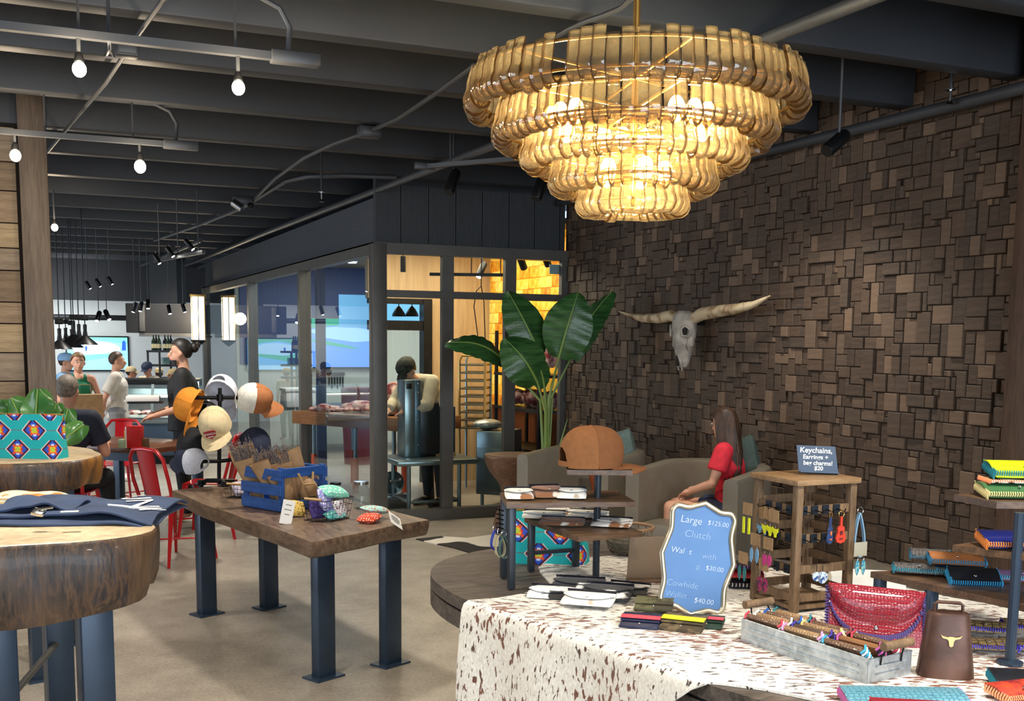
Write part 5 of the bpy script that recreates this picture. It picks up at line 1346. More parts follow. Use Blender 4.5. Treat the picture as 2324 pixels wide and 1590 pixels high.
wallet('grey snake wallet with teal lacing at the pointed end of the low shelf', d_(2085, 1301, zs[0])+V((0, 0, .008)), (0, 0, rl_-R(16)), (.15, .1, .022), gsn, (34, 120, 140), LSG)
wallet('grey wallet leaning on the snake wallet at the back of the low shelf', d_(2110, 1288, zs[0])+V((0, 0, .036)), (R(6), 0, rl_-R(18)), (.12, .09, .02), gsn, (44, 96, 120), LSG)
wallet('teal laced blue wallet under the tan one', d_(2180, 1306, zs[0])+V((0, 0, .008)), (0, 0, rl_-R(16)), (.15, .1, .024), mat('petrol_leather', hx((24, 70, 110)), .4), (26, 120, 160), LSG)
wallet('tan wallet with teal lacing on top of the blue one', d_(2168, 1302, zs[0])+V((0, 0, .04)), (R(5), 0, rl_-R(14)), (.16, .1, .024), tan_s, (36, 110, 150), LSG)
wallet('black wallet with bright blue lacing at the front of the low shelf', d_(2208, 1322, zs[0])+V((0, 0, .01)), (R(24), 0, rl_-R(8)), (.145, .075, .026), blk, (50, 150, 196), LSG)
wallet('lilac wallet behind the shelf pole', d_(2318, 1318, zs[0])+V((0, 0, .008)), (0, 0, rl_-R(16)), (.14, .1, .022), mat('lilac_leather', hx((150, 120, 170)), .4), (90, 180, 200), LSG)
wallet('navy patent wallet with orange lacing on the middle shelf', d_(2300, 1242, zs[1])+V((0, 0, .012)), (R(10), 0, rl_-R(4)), (.18, .11, .03), nvs, (206, 120, 50), LSG)
wallet('green wallet with cream lacing at the bottom on the top shelf', d_(2305, 1128, zs[2])+V((0, 0, .01)), (R(8), 0, rl_-R(3)), (.2, .12, .03), grn, (206, 190, 130), LSG)
wallet('thin orange and zebra wallet between the green and chartreuse ones', d_(2310, 1124, zs[2])+V((0, 0, .042)), (0, 0, rl_-R(4)), (.2, .11, .014), zeb, (226, 128, 84), LSG, flap=False)
wallet('chartreuse wallet with teal lacing on top of the upper shelf pile', d_(2315, 1122, zs[2])+V((0, 0, .064)), (R(10), 0, rl_-R(6)), (.19, .12, .034), chart, (20, 116, 130), LSG)
LG2 = 'gold and violet wallets under the shelf stand'
gld = croc('gold_brown_snake', (180, 152, 100), (44, 36, 40), 44)
for k, (px, py, dz, rr_) in enumerate(((2240, 1482, .0, -8), (2232, 1462, .028, -16), (2330, 1484, .0, -20), (2335, 1460, .03, -10))):
    wallet('gold snake print wallet with violet lacing, %s' % ('lying by the cowbell on the hide', 'upper one by the cowbell', 'lying at the picture edge behind the pole', 'upper one behind the pole')[k], d_(px, py)+V((0, 0, .02+dz)), (0, 0, rl_+R(rr_)), (.15, .09, .022), gld, (76, 66, 190), LG2)
# flat clutches at the very front
snk = croc('blue_snake', (98, 158, 176), (60, 104, 130), 70)
wallet('long pale blue snake skin clutch with pink lacing at the table edge', d_(2056, 1613)+V((0, 0, .016)), (R(6), 0, rl_-R(2)), (.30, .14, .026), snk, (206, 110, 170), None, name='laced_clutch', cat='clutch')
wallet('red wallet edge with red lacing before the pale blue clutch', d_(2080, 1668)+V((0, 0, .05)), (R(4), 0, rl_-R(8)), (.2, .1, .024), mat('dark_red_leather', hx((140, 30, 44)), .4), (200, 30, 50), None)
wallet('dark clutch with teal lacing at the lower corner of the table', d_(2330, 1568)+V((0, 0, .016)), (R(8), 0, rl_-R(6)), (.17, .12, .028), blk, (30, 130, 150), None, name='laced_clutch', cat='clutch')
wallet('flame orange wallet with peach lacing lying against the dark clutch', d_(2310, 1592)+V((0, 0, .02)), (R(6), 0, rl_+R(18)), (.14, .09, .026), mat('flame_leather', hx((216, 74, 40)), .45, col2=hx((120, 30, 40)), sc=30), (236, 160, 110), None)
t = thing('enamel_tray', 'shallow white enamel tray behind the wooden earring rack', 'tray', d_(1985, 1345)+hb0+FH*.1, rz0-R(12))
MB().box((0, 0, .003), (.26, .16, .006), ch=.002).obj('base', m_card, t, 0)
for x in (-1, 1): MB().box((x*.129, 0, .022), (.004, .16, .04)).obj('side', m_card, t, 0)
for y in (-1, 1): MB().box((0, y*.079, .022), (.26, .004, .04)).obj('side', m_card, t, 0)
# ================================================================ PEOPLE BUILDER
def sm_mat(nm, c, r=.8, **k): return mat(nm, hx(c), r, **k)
m_skin = [sm_mat('skin_light', (214, 160, 132), .55), sm_mat('skin_tan', (186, 128, 100), .55), sm_mat('skin_brown', (150, 100, 76), .55)]
m_eye = sm_mat('eye_white', (230, 226, 220), .3); m_pup = sm_mat('pupil', (40, 30, 26), .3); m_lip = sm_mat('lips', (176, 96, 88), .5)
def rem(o, vox, it=3):
    m = o.modifiers.new('remesh', 'REMESH'); m.mode = 'VOXEL'; m.voxel_size = vox; m.use_smooth_shade = True
    s = o.modifiers.new('smooth', 'SMOOTH'); s.iterations = it; s.factor = .5
    return o
class Fig:
    def __init__(s, label, loc, rz, h=1.72, skin=0, pose=None, fem=False, head_yaw=0, head_pitch=0, vox=.011):
        s.t = thing('person', label, 'person', loc, rz); k = h/1.75; s.k = k; s.t.scale = (k, k, k); s.vox = vox
        sw = .165 if fem else .19
        J = dict(pel=(0, 0, .96), waist=(0, 0, 1.10), chest=(0, 0, 1.30), neck=(0, -.015, 1.47), head=(0, .02, 1.635))
        for q, sx in (('L', -1), ('R', 1)):
            J.update({'sh'+q: (sx*sw, 0, 1.42), 'el'+q: (sx*(sw+.05), -.03, 1.13), 'wr'+q: (sx*(sw+.04), .06, .89), 'hip'+q: (sx*.09, 0, .93), 'kn'+q: (sx*.10, .02, .50), 'an'+q: (sx*.10, -.02, .08), 'toe'+q: (sx*.12, .15, .03)})
        J.update(pose or {}); s.J = {a: V(b) for a, b in J.items()}; J = s.J
        s.skin = m_skin[skin]; s.fem = fem
        s.HM = MX.Translation(J['head'])@Euler((R(head_pitch), 0, R(head_yaw)), 'XYZ').to_matrix().to_4x4()
        mb = MB(); c = mb.caps
        wd = .9 if fem else 1
        c(J['pel']+V((-.06, 0, 0)), J['pel']+V((.06, 0, 0)), .105*wd, .105*wd); c(J['pel'], J['waist'], .12*wd, .112*wd); c(J['waist'], J['chest'], .112*wd, .125*wd)
        mid = (J['shL']+J['shR'])/2
        c(J['chest']+V((-.05, 0, 0)), J['chest']+V((.05, 0, 0)), .115*wd, .115*wd); c(J['chest'], mid, .115*wd, .085)
        c(J['shL'].lerp(mid, .15), J['shR'].lerp(mid, .15), .062, .062); c(mid, J['neck'], .07, .055); c(J['neck'], J['head']+V((0, -.02, -.05)), .053, .052)
        for q in 'LR':
            c(J['sh'+q], J['el'+q], .052*wd, .04*wd); c(J['el'+q], J['wr'+q], .041*wd, .027*wd); s.hand(mb, J['el'+q], J['wr'+q], q)
            c(J['hip'+q], J['kn'+q], .088, .056); c(J['kn'+q], J['an'+q].lerp(J['kn'+q], .55), .056, .055); c(J['an'+q].lerp(J['kn'+q], .6), J['an'+q], .056, .036)
            c(J['an'+q], J['toe'+q], .04, .03)
        H = s.HM
        def ball(p, r): mb.ball(H@V(p), r, H.to_3x3().to_4x4())
        ball((0, -.012, .03), (.076, .094, .092)); ball((0, .012, -.035), (.062, .074, .085)); ball((0, .045, -.085), (.038, .04, .032))
        mb.caps(H@V((0, .085, .012)), H@V((0, .108, -.032)), .010, .016); ball((0, .082, -.062), (.024, .016, .012))
        for sx in (-1, 1): ball((sx*.078, -.008, -.01), (.012, .022, .034))
        rem(mb.obj('body', s.skin, s.t, 60), vox)
        for sx in (-1, 1):
            o = MB().ball((0, 0, 0), (.013, .008, .009)).obj('eye', m_eye, s.t); o.matrix_local = H@MX.Translation(V((sx*.031, .083, .006)))
            MB().ball((0, .007, 0), (.006, .003, .006), nu=8, nv=6).obj('pupil', m_pup, o)
            e = MB().tube([V((sx*.046, .080, .026)), V((sx*.03, .090, .031)), V((sx*.015, .092, .027))], .0035, 5).obj('eyebrow', m_pup, s.t); e.matrix_local = H
        o = MB().tube([V((-.02, .092, -.062)), V((0, .099, -.064)), V((.02, .092, -.062))], .004, 6).obj('mouth', m_lip, s.t); o.matrix_local = H
    def hand(s, mb, el, wr, q):
        d = (wr-el).normalized(); u = V((0, 0, 1)) if abs(d.z) < .8 else V((0, 1, 0)); x = d.cross(u).normalized(); y = x.cross(d)
        sx = -1 if q == 'L' else 1
        pal = wr+d*.05; mb.caps(wr, pal, .024, .03); mb.caps(pal-x*.02, pal+x*.02, .02, .02)
        for k, L_ in enumerate((.062, .072, .068, .052)):
            b_ = pal+d*.022+x*(k-1.5)*.021; m_ = b_+d*L_*.55-y*.006; e_ = m_+d*L_*.4-y*.022; mb.caps(b_-d*.02, m_, .0095, .009, 8); mb.caps(m_, e_, .009, .0075, 8)
        b_ = wr+d*.02-x*.024*1; mb.caps(b_, b_+d*.03-x*.022, .012, .010, 8); mb.caps(b_+d*.03-x*.022, b_+d*.055-x*.02-y*.012, .010, .008, 8)
    def cyl(s, mb, p0, p1, r0, r1, n=16):
        p0, p1 = V(p0), V(p1); z = p1-p0; q = z.to_track_quat('Z', 'Y').to_matrix().to_4x4(); mb.lathe([(r0, 0), (r1, z.length)], n, MX.Translation(p0)@q)
    def shirt(s, m, sleeve=.55, hem=.0, nm='shirt', loose=.016, tank=False, lng=False):
        J = s.J; mb = MB(); c = mb.caps; wd = .9 if s.fem else 1; e = loose
        mid = (J['shL']+J['shR'])/2
        if hem >= 0: 
            lo = J['pel']-(J['waist']-J['pel']).normalized()*hem
            s.cyl(mb, lo+V((-.045, 0, 0)), J['waist']+V((-.035, 0, 0)), (.125+e)*wd, (.112+e)*wd); s.cyl(mb, lo+V((.045, 0, 0)), J['waist']+V((.035, 0, 0)), (.125+e)*wd, (.112+e)*wd); s.cyl(mb, lo, J['waist'], (.13+e)*wd, (.115+e)*wd)
        c(J['waist'], J['chest'], (.112+e)*wd, (.125+e)*wd); c(J['chest']+V((-.05, 0, 0)), J['chest']+V((.05, 0, 0)), (.115+e)*wd, (.115+e)*wd)
        c(J['chest'], mid-V((0, 0, .015)), (.115+e)*wd, .08+e*.5)
        if not tank:
            c(J['shL'].lerp(mid, .15), J['shR'].lerp(mid, .15), .062+e*.7, .062+e*.7); s.cyl(mb, mid-V((0, 0, .02)), J['neck'].lerp(mid, .45), .075+e, .062+e*.3)
            for q in 'LR':
                a, b_ = J['sh'+q], J['el'+q]
                c(a, a.lerp(b_, .3), .054+e, .052+e)
                if lng: s.cyl(mb, a, b_, .055+e, .044+e); c(b_, b_, .044+e, .044+e); s.cyl(mb, b_, J['wr'+q].lerp(b_, .06), .044+e, .032+e)
                else: s.cyl(mb, a, a.lerp(b_, sleeve), .055+e, .054+e*1.3)
        else:
            c(J['shL'].lerp(mid, .55), J['shR'].lerp(mid, .55), .058+e*.5, .058+e*.5)
        return rem(mb.obj(nm, m, s.t, 60), s.vox)
    def pants(s, m, ln=1.0, nm='trousers', e=.014):
        J = s.J; mb = MB(); c = mb.caps
        c(J['pel']+V((-.06, 0, 0)), J['pel']+V((.06, 0, 0)), .108+e, .108+e); s.cyl(mb, J['pel'], J['waist'].lerp(J['pel'], .55), .125+e, .118+e)
        for q in 'LR':
            h, k_, a = J['hip'+q], J['kn'+q], J['an'+q]; c(h, h.lerp(k_, .2), .09+e, .085+e)
            if ln <= .5: s.cyl(mb, h, h.lerp(k_, ln*2), .09+e, .072+e*1.6)
            else: s.cyl(mb, h, k_, .09+e, .06+e); c(k_, k_, .06+e, .06+e); s.cyl(mb, k_, k_.lerp(a, (ln-.5)*2), .06+e, .045+e)
        return rem(mb.obj(nm, m, s.t, 60), s.vox)
    def shoes(s, m):
        J = s.J
        for q in 'LR':
            mb = MB(); mb.caps(J['an'+q]+V((0, -.02, -.02)), J['toe'+q]+V((0, .02, .0)), .05, .04); rem(mb.obj('shoe', m, s.t, 60), .014)
    def hair(s, m, top=.012, back=.06, nm='hair', extra=None, bald=0):
        mb = MB(); H = s.HM
        def f(u, v):
            a = 2*PI*u; sn = math.sin(a)
            lim = -.8 if sn < -.5 else (-.8+.72*(sn+.5)/.45 if sn < -.05 else -.08+.62*min(1, (sn+.05)/.6)); t = PI/2-v*(PI/2-lim)
            return H@V(((.076+top)*math.cos(t)*math.cos(a), -.012+(.094+top)*math.cos(t)*math.sin(a)*(1 if math.sin(a) < 0 else .93), .03+(.092+top)*math.sin(t)))
        mb.sheet(f, 28, 12, .008)
        if extra: extra(mb, H)
        o = mb.obj(nm, m, s.t, 60); return o
    def cap(s, m, mb_=None, bill=1, back=False, nm='cap'):
        H = s.HM; o = thing('x', 'x', 'x') if False else None
        mb = MB(); mb.lathe([(.099, .03), (.102, .06), (.094, .1), (.064, .135), (.0, .149)], 24, H@MX.Translation(V((0, -.012, 0))), sy=1.18)
        o = mb.obj(nm, m, s.t, 60)
        sgn = -1 if back else 1
        b_ = MB().sheet(lambda u, v: H@V(((u-.5)*.15*(1-.25*v*v), sgn*(.088+.085*v*(1-1.3*(u-.5)**2))-.01, .045-.02*v-.12*(u-.5)**2)), 10, 5, .005).obj('cap_bill', mb_ or m, s.t, 60)
        return o
# ================================================================ LOUNGE
m_tub = mat('taupe_leather', hx((112, 104, 90)), .42, col2=hx((124, 116, 102)), sc=5, bp=.06)
def tub_chair(label, c, face, h=.84):
    f = V(face).normalized(); rz = math.atan2(-f.x, f.y); c = V((c.x, c.y, 0))
    t = thing('tub_chair', label, 'armchair', c, rz, 'taupe tub chairs by the wood block wall')
    ro, ri = .42, .315
    def U(r, ext):
        pts = [(r, ext)]+[(r*math.cos(a), r*math.sin(a)) for a in [-PI*k/18 for k in range(19)]]+[(-r, ext)]
        return pts
    outer = U(ro, .36); inner = U(ri, .36)
    n = len(outer); mb = MB()
    def zt(p): return h-.04*max(0, p[1]+.1)/.46
    secs = []
    for k in range(n):
        (xo, yo), (xi, yi) = outer[k], inner[k]; z = zt(outer[k]); b_ = .035
        L_ = [(xo, yo, .07), (xo, yo, z-b_), (xo+(xi-xo)*.12, yo+(yi-yo)*.12, z-.008), (xo+(xi-xo)*.35, yo+(yi-yo)*.35, z), (xo+(xi-xo)*.65, yo+(yi-yo)*.65, z), (xo+(xi-xo)*.9, yo+(yi-yo)*.9, z-.01), (xi, yi, z-b_), (xi, yi, .07)]
        secs.append(L_)
    m_ = len(secs[0])
    for L_ in secs: mb.v += L_
    for k in range(n-1):
        for j in range(m_): mb.f.append([k*m_+j, k*m_+(j+1) % m_, (k+1)*m_+(j+1) % m_, (k+1)*m_+j][::-1]); mb.m.append(0)
    mb.f.append(list(range(m_))); mb.f.append([(n-1)*m_+j for j in range(m_)][::-1]); mb.m += [0, 0]
    mb.obj('shell', m_tub, t, 40)
    D_ = [(r_*math.cos(a), r_*math.sin(a)) for r_ in (ri-.004,) for a in [-PI*k/18 for k in range(19)]]+[(-ri+.004, .35), (ri-.004, .35)]
    D_ = D_[::-1]
    MB().prism(D_, .07, .30).obj('base', m_tub, t, 30)
    mb = MB(); k = len(D_)
    lv = [(.93, .305), (1, .325), (1, .42), (.97, .448), (.85, .462), (.4, .47)]
    for s_, z in lv: mb.v += [(x*s_, y*s_+.01, z) for x, y in D_]
    for i in range(len(lv)-1):
        for j in range(k): mb.f.append([i*k+j, i*k+(j+1) % k, (i+1)*k+(j+1) % k, (i+1)*k+j]); mb.m.append(0)
    mb.f.append(list(range(k))[::-1]); mb.f.append([(len(lv)-1)*k+j for j in range(k)]); mb.m += [0, 0]
    mb.obj('seat_cushion', m_tub, t, 50)
    for x, y in ((.28, .24), (-.28, .24), (.22, -.28), (-.22, -.28)): MB().lathe([(.018, 0), (.026, .075)], 12).obj('leg', m_black, t, loc=(x, y, 0))
    return t
FC = -RH*.64-FH*.77
ch1 = gD(1338, 1100, 8.3); tub_chair('taupe tub chair partly hidden by the tan cap, with an orange pillow in it', ch1, FC)
ch2 = gD(1606, 1100, 7.36); tub_chair('taupe tub chair in which the person in red sits', ch2, FC)
def pillow(label, p, rot, col, s=.40):
    mb = MB(); m = mat('pillow_cloth', hx(col), .85, col2=tuple(x*.8 for x in hx(col)), sc=30, bp=.1)
    for sg in (1, -1): mb.grid(lambda u, v: V((s/2*(u*2-1)*(1-.09*(1-(v*2-1)**2)), s/2*(v*2-1)*(1-.09*(1-(u*2-1)**2)), sg*.075*(max(0, 1-(u*2-1)**4)*max(0, 1-(v*2-1)**4))**.55)), 14, 14)
    o = mb.obj('pillow', m, None, 60, p); o.rotation_euler = rot; return tag(o, label, 'pillow', 'pillows on the tub chairs')
rzf = math.atan2(-FC.x, FC.y)
b1 = -V(FC).normalized()
pillow('orange pillow low in the tub chair behind the tan cap', V((ch1.x, ch1.y, .56))+b1*.16+RH*.05, (R(72), 0, rzf), (176, 92, 52), .34)
pillow('grey teal pillow sticking up over the back of the tub chair behind the tan cap', V((ch1.x, ch1.y, .80))+b1*.17+RH*.13, (R(80), R(10), rzf-.3), (104, 122, 118), .36)
pillow('dark teal pillow sticking up behind the person in red', V((ch2.x, ch2.y, .80))+b1*.20+RH*.12+V((0, 0, .02)), (R(84), R(14), rzf-.4), (72, 88, 82), .38)
# carved stool
m_stool = woodm('carved_stool_wood', hx((86, 62, 48)), hx((142, 108, 86)), (2, 2, 4), 3, .45, .1)
ps_ = gz(1168, 1203)
t = thing('carved_side_table', 'carved hourglass wooden side table beside the potted plant', 'side table', ps_, rz0+R(10))
mb = MB(); nn = 32
for z, r_ in ((0, .17), (.015, .185), (.12, .165), (.26, .12), (.32, .11), (.40, .13), (.52, .22), (.60, .255), (.655, .262), (.662, .255), (.662, 0)):
    for k in range(nn):
        a = 2*PI*k/nn; pw = .55; mb.v.append((r_*math.copysign(abs(math.cos(a))**pw, math.cos(a)), r_*math.copysign(abs(math.sin(a))**pw, math.sin(a)), z))
for i in range(10):
    for k in range(nn): mb.f.append([i*nn+k, i*nn+(k+1) % nn, (i+1)*nn+(k+1) % nn, (i+1)*nn+k]); mb.m.append(0)
mb.f.append(list(range(nn))[::-1]); mb.m.append(0); mb.obj('body', m_stool, t, 40)
MB().lathe([(.001, .662), (.25, .662), (.25, .668), (.001, .668)], 32).obj('top', m_stool, t, 40)
# bird of paradise plant
DP = 8.95
pr0 = gD(1240, 1036, DP)
t = thing('potted_plant', 'tall bird of paradise plant with broad paddle leaves before the glass', 'plant', (pr0.x, pr0.y, 0))
MB().lathe([(.001, 0), (.12, 0), (.15, .34), (.155, .36), (.14, .36), (.13, .33), (.001, .33)], 28).obj('pot', mat('charcoal_planter', hx((48, 46, 42)), .7), t)
m_leaf, nt, b = nodes('paddle_leaf')
wv = nt.nodes.new('ShaderNodeTexNoise'); tc = nt.nodes.new('ShaderNodeTexCoord'); mp = nt.nodes.new('ShaderNodeMapping'); mp.inputs['Scale'].default_value = (1, 46, 1)
lk(nt, tc.outputs['UV'], mp.inputs[0]); n1 = noise(nt, 5, (1, 1, 8), 3); lk(nt, ramp(nt, n1, [(.3, hx((36, 72, 36))), (.7, hx((66, 112, 56)))]), b.inputs['Base Color'])
b.inputs['Roughness'].default_value = .34; b.inputs['Coat Weight'].default_value = .1; bump(nt, b, noise(nt, 30, (.3, .3, 4), 2), .3, .006)
m_rib2 = sm_mat('leaf_midrib', (128, 156, 74), .45); m_stem = mat('plant_stem', hx((104, 132, 62)), .45, col2=hx((140, 160, 84)), sc=3)
def leafpaddle(base, tip, wpx, curve, face, d0=0, d1=0, droop=0):
    o0 = V((pr0.x, pr0.y, 0)); pb2 = gD(*base, DP+d0)-o0; pt2 = gD(*tip, DP+d1)-o0; W = wpx*DP/2500
    up_ = (pt2-pb2); L_ = up_.length; up_.normalize(); nrm = V(face).normalized(); sd = up_.cross(nrm).normalized(); nrm = sd.cross(up_)
    def mid(v): return pb2+up_*(L_*v)+nrm*(curve*math.sin(v*PI))+V((0, 0, -droop*v*v))
    def f(u, v):
        x = u*2-1; w_ = W/2*(math.sin(PI*min(1, v*.93+.06))**.62)*(1-.12*v)
        return mid(v)+sd*(x*w_)+nrm*(-.05*abs(x)*W/.3*.6+.006*math.sin(v*40+x*3)*abs(x))
    o = MB().sheet(f, 10, 26, .003).obj('leaf', m_leaf, t, 60)
    MB().tube([mid(v/10)+nrm*.002 for v in range(11)], [.011*(1-v/12) for v in range(11)], 6).obj('midrib', m_rib2, o)
    root = gD(1240+(base[0]-1240)*.06, 1042, DP)-o0; mdl = root.lerp(pb2, .5)+V((0, 0, .08))+RH*((base[0]-1240)*-.0006)
    mdl = mdl-RH*((pb2-root).dot(RH))*.22
    MB().tube([V((root.x, root.y, .34)), root, root.lerp(mdl, .5), mdl, mdl.lerp(pb2, .55), pb2], [.016, .017, .014, .012, .01, .008], 8).obj('stem', m_stem, t)
N0 = -FH
leafpaddle((1225, 803), (1152, 660), 96, .03, N0+RH*.35, 0, .05)
leafpaddle((1268, 812), (1312, 664), 118, .03, N0-RH*.15, -.1, -.1)
leafpaddle((1296, 812), (1390, 660), 88, .05, N0*.6-RH*.8, .1, .15)
leafpaddle((1145, 818), (1012, 772), 74, .08, N0*.7+UZ*.75, 0, -.1, .02)
leafpaddle((1220, 868), (1146, 768), 110, .08, N0+UZ*.5, -.15, -.2, .0)
leafpaddle((1235, 880), (1205, 800), 60, .04, N0+RH*.7, -.1, -.12, .0)
for dx, ht, an in ((1255, 900, .0), (1288, 950, .05)):
    p = gD(dx, ht, DP+an)-V((pr0.x, pr0.y, 0)); MB().tube([(0.02, 0, .34), p*.5+V((0, 0, .2)), p], [.015, .011, .003], 8).obj('stem', m_stem, t)
# rug
m_rug = mat('black_white_cowhide', hx((24, 20, 18)), .85, col2=hx((226, 218, 204)), sc=1.5, lo=.50, hi=.515, detail=2)
rp = [gz(*q) for q in ((944, 1224), (985, 1234), (1030, 1244), (1062, 1254), (1105, 1262), (1160, 1290), (1240, 1300), (1330, 1270), (1290, 1236), (1220, 1222), (1120, 1214), (1060, 1222), (1000, 1218))]
o = MB().prism([(p.x, p.y) for p in rp], .0, .008).obj('cowhide_rug', m_rug, None, 0); tag(o, 'black and white cowhide rug on the floor beyond the display table', 'rug')
# longhorn skull
XK = XR-.16
m_bone = mat('weathered_bone', hx((176, 168, 156)), .7, col2=hx((132, 126, 118)), sc=14, bp=.3); m_horn = mat('pale_horn', hx((206, 186, 152)), .45, col2=hx((142, 116, 84)), sc=9, lo=.45, hi=.6)
ks = gX(1561, 716, XK); t = thing('longhorn_skull', 'longhorn skull with wide pale horns on the wood block wall', 'skull', ks)
def kp(px, py, dx=0): return gX(px, py, XK+dx)-ks
MB().tube([kp(1546, 722), kp(1525, 716, -.02), kp(1495, 722, -.04), kp(1460, 722, -.04), kp(1430, 715, -.02), kp(1404, 706)], [.042, .046, .042, .034, .022, .005], 14).obj('horn', m_horn, t)
MB().tube([kp(1576, 722), kp(1594, 712, -.02), kp(1630, 706, -.05), kp(1675, 700, -.06), kp(1712, 690, -.05), kp(1748, 671, -.02)], [.042, .048, .044, .036, .024, .005], 14).obj('horn', m_horn, t)
MB().tube([(-.02, 0, -.05), (.17, 0, -.05)], .02, 10).obj('wall_peg', m_black, t)
secs = [(.035, .05, .05, .0), (.0, .095, .075, 0), (-.06, .105, .085, 0), (-.11, .115, .08, 0), (-.16, .10, .08, 0), (-.22, .072, .075, 0), (-.28, .058, .066, 0), (-.34, .05, .05, 0), (-.385, .03, .03, 0)]
mb = MB(); nn = 20
for z, a, d, q in secs:
    for k in range(nn):
        an = 2*PI*k/nn; mb.v.append((-(d*math.cos(an))-.03, a*math.sin(an)*(1+.12*(math.cos(an) < 0)), z))
for i in range(len(secs)-1):
    for k in range(nn): mb.f.append([i*nn+k, i*nn+(k+1) % nn, (i+1)*nn+(k+1) % nn, (i+1)*nn+k][::-1]); mb.m.append(0)
mb.f.append(list(range(nn))); mb.f.append([(len(secs)-1)*nn+k for k in range(nn)][::-1]); mb.m += [0, 0]
mb.obj('cranium', m_bone, t, 60)
m_hole = sm_mat('dark_socket', (28, 24, 20), .9)
for s_ in (-1, 1):
    o = MB().ball((0, 0, 0), (.022, .026, .034)).obj('eye_socket', m_hole, t); o.location = (-.078, s_*.085, -.115)
    MB().tube([(-.085, s_*.1, -.075), (-.10, s_*.075, -.1), (-.095, s_*.08, -.15), (-.06, s_*.118, -.155), (-.05, s_*.13, -.11), (-.085, s_*.1, -.075)], .01, 8).obj('brow_bone', m_bone, t)
    MB().tube([(-.04, s_*.11, -.15), (-.035, s_*.10, -.22), (-.03, s_*.085, -.26)], [.02, .028, .01], 8).obj('cheek_bone', m_bone, t)
    MB().tube([(-.075, s_*.016, -.28), (-.07, s_*.03, -.34), (-.05, s_*.022, -.41)], [.012, .012, .006], 8).obj('nasal_bone', m_bone, t)
o = MB().ball((0, 0, 0), (.02, .016, .05)).obj('nose_opening', m_hole, t); o.location = (-.078, 0, -.33)
# person in red
FG = -RH*.93+FH*.37
rzG = math.atan2(-FG.x, FG.y)
gp = V((ch2.x, ch2.y, 0))+RH*.11-FH*.03
seat = .47
g = Fig('person with long brown hair in a red shirt sitting in the tub chair', (gp.x, gp.y, 0), rzG, 1.52, 0, dict(
    pel=(0, -.06, .64), waist=(0, -.05, .78), chest=(0, -.02, .96), neck=(0, 0, 1.13), head=(0, .03, 1.28), shL=(-.16, -.01, 1.08), shR=(.16, -.01, 1.08), elL=(-.22, .05, .84), elR=(.22, .04, .84), wrL=(-.10, .24, .76), wrR=(.10, .24, .76),
    hipL=(-.085, -.04, .62), hipR=(.085, -.04, .62), knL=(-.09, .40, .62), knR=(.09, .40, .62), anL=(-.08, .40, .20), anR=(.08, .40, .20), toeL=(-.09, .54, .12), toeR=(.09, .54, .12)), True, head_yaw=-36, head_pitch=-6)
m_red = sm_mat('red_cotton', (226, 44, 62), .8, col2=hx((200, 34, 50)), sc=20)
g.shirt(m_red, .6, .0, loose=.02); g.pants(sm_mat('denim_shorts', (48, 58, 84), .8), .25, 'shorts')
m_hbr = mat('brown_hair', hx((44, 30, 24)), .5, col2=hx((78, 54, 38)), sc=40, st=(1, 1, .1))
def longhair(mb, H):
    r_ = random.Random(8)
    for k in range(46):
        a = -PI+PI*k/45; x, y = .082*math.cos(a), -.02+.098*math.sin(a); L_ = .36+r_.uniform(-.06, .05)
        mb.tube([H@V((x*.8, y*.8, .09)), H@V((x, y, .03)), H@V((x*1.06, y*1.05-.012, -.08)), H@V((x*1.0, y-.035, -.08-L_*.45)), H@V((x*.72+r_.uniform(-.02, .02), y*.7-.05, -.08-L_))], [.014, .016, .016, .014, .004], 6)
g.hair(m_hbr, extra=longhair)
# ================================================================ INSIDE THE BUTCHER ROOM
m_stain = mat('stainless_steel', hx((150, 166, 170)), .28, .85, col2=hx((130, 148, 154)), sc=3)
m_block2 = woodm('butcher_block_wood', hx((116, 74, 44)), hx((160, 110, 68)), (1, 6, 6), 3, .5, .1)
m_meat = mat('raw_meat', hx((150, 44, 48)), .35, col2=hx((226, 184, 170)), sc=13, lo=.42, hi=.58)
m_meatd = mat('dark_beef', hx((96, 30, 36)), .35, col2=hx((196, 150, 140)), sc=11, lo=.48, hi=.62)
m_orng = sm_mat('orange_leg_paint', (196, 76, 34), .5)
def gi(px, py, D): return gD(px, py, D)
# butcher table
DT = 11.75
a, b2 = gi(706, 942, DT+.5), gi(930, 942, DT-.4); zt5 = .85
t = thing('butcher_table', 'thick wooden butcher table with orange footed steel legs inside the glass room', 'table', ((a.x+b2.x)/2, (a.y+b2.y)/2, 0))
d = V((b2.x-a.x, b2.y-a.y, 0)); L_ = d.length+.3; rzB = math.atan2(d.y, d.x); t.rotation_euler.z = rzB
MB().box((0, .25, zt5-.07), (L_, .8, .14), ch=.01).obj('table_top', m_block2, t)
for x in (-L_*.36, L_*.0, L_*.4):
    for y in (-.05, .55):
        MB().tube([(x, y, .34), (x, y, zt5-.14)], .024, 12).obj('leg', m_stain, t); MB().tube([(x, y, 0), (x, y, .38)], .034, 12).obj('leg_sleeve', m_orng, t)
MT = t
def onB(x, y, z=0): return MX.Translation(t.location)@MX.Rotation(rzB, 4, 'Z')@V((x, y, zt5+z))
rm = random.Random(6)
def meat(label, p, r, m, grp='cuts of meat in the butcher room'):
    mb = MB(); ph = rm.uniform(0, 6)
    mb.ball((0, 0, 0), r, nu=18, nv=11); mb.v = [tuple(V(q)*(1+.10*math.sin(q[0]*22+ph)+.08*math.sin(q[1]*27+ph*2)+.06*math.sin(q[2]*40))) for q in mb.v]
    o = mb.obj('meat_cut', m, None, 70, p); o.rotation_euler.z = rm.uniform(0, 3); return tag(o, label, 'meat', grp)
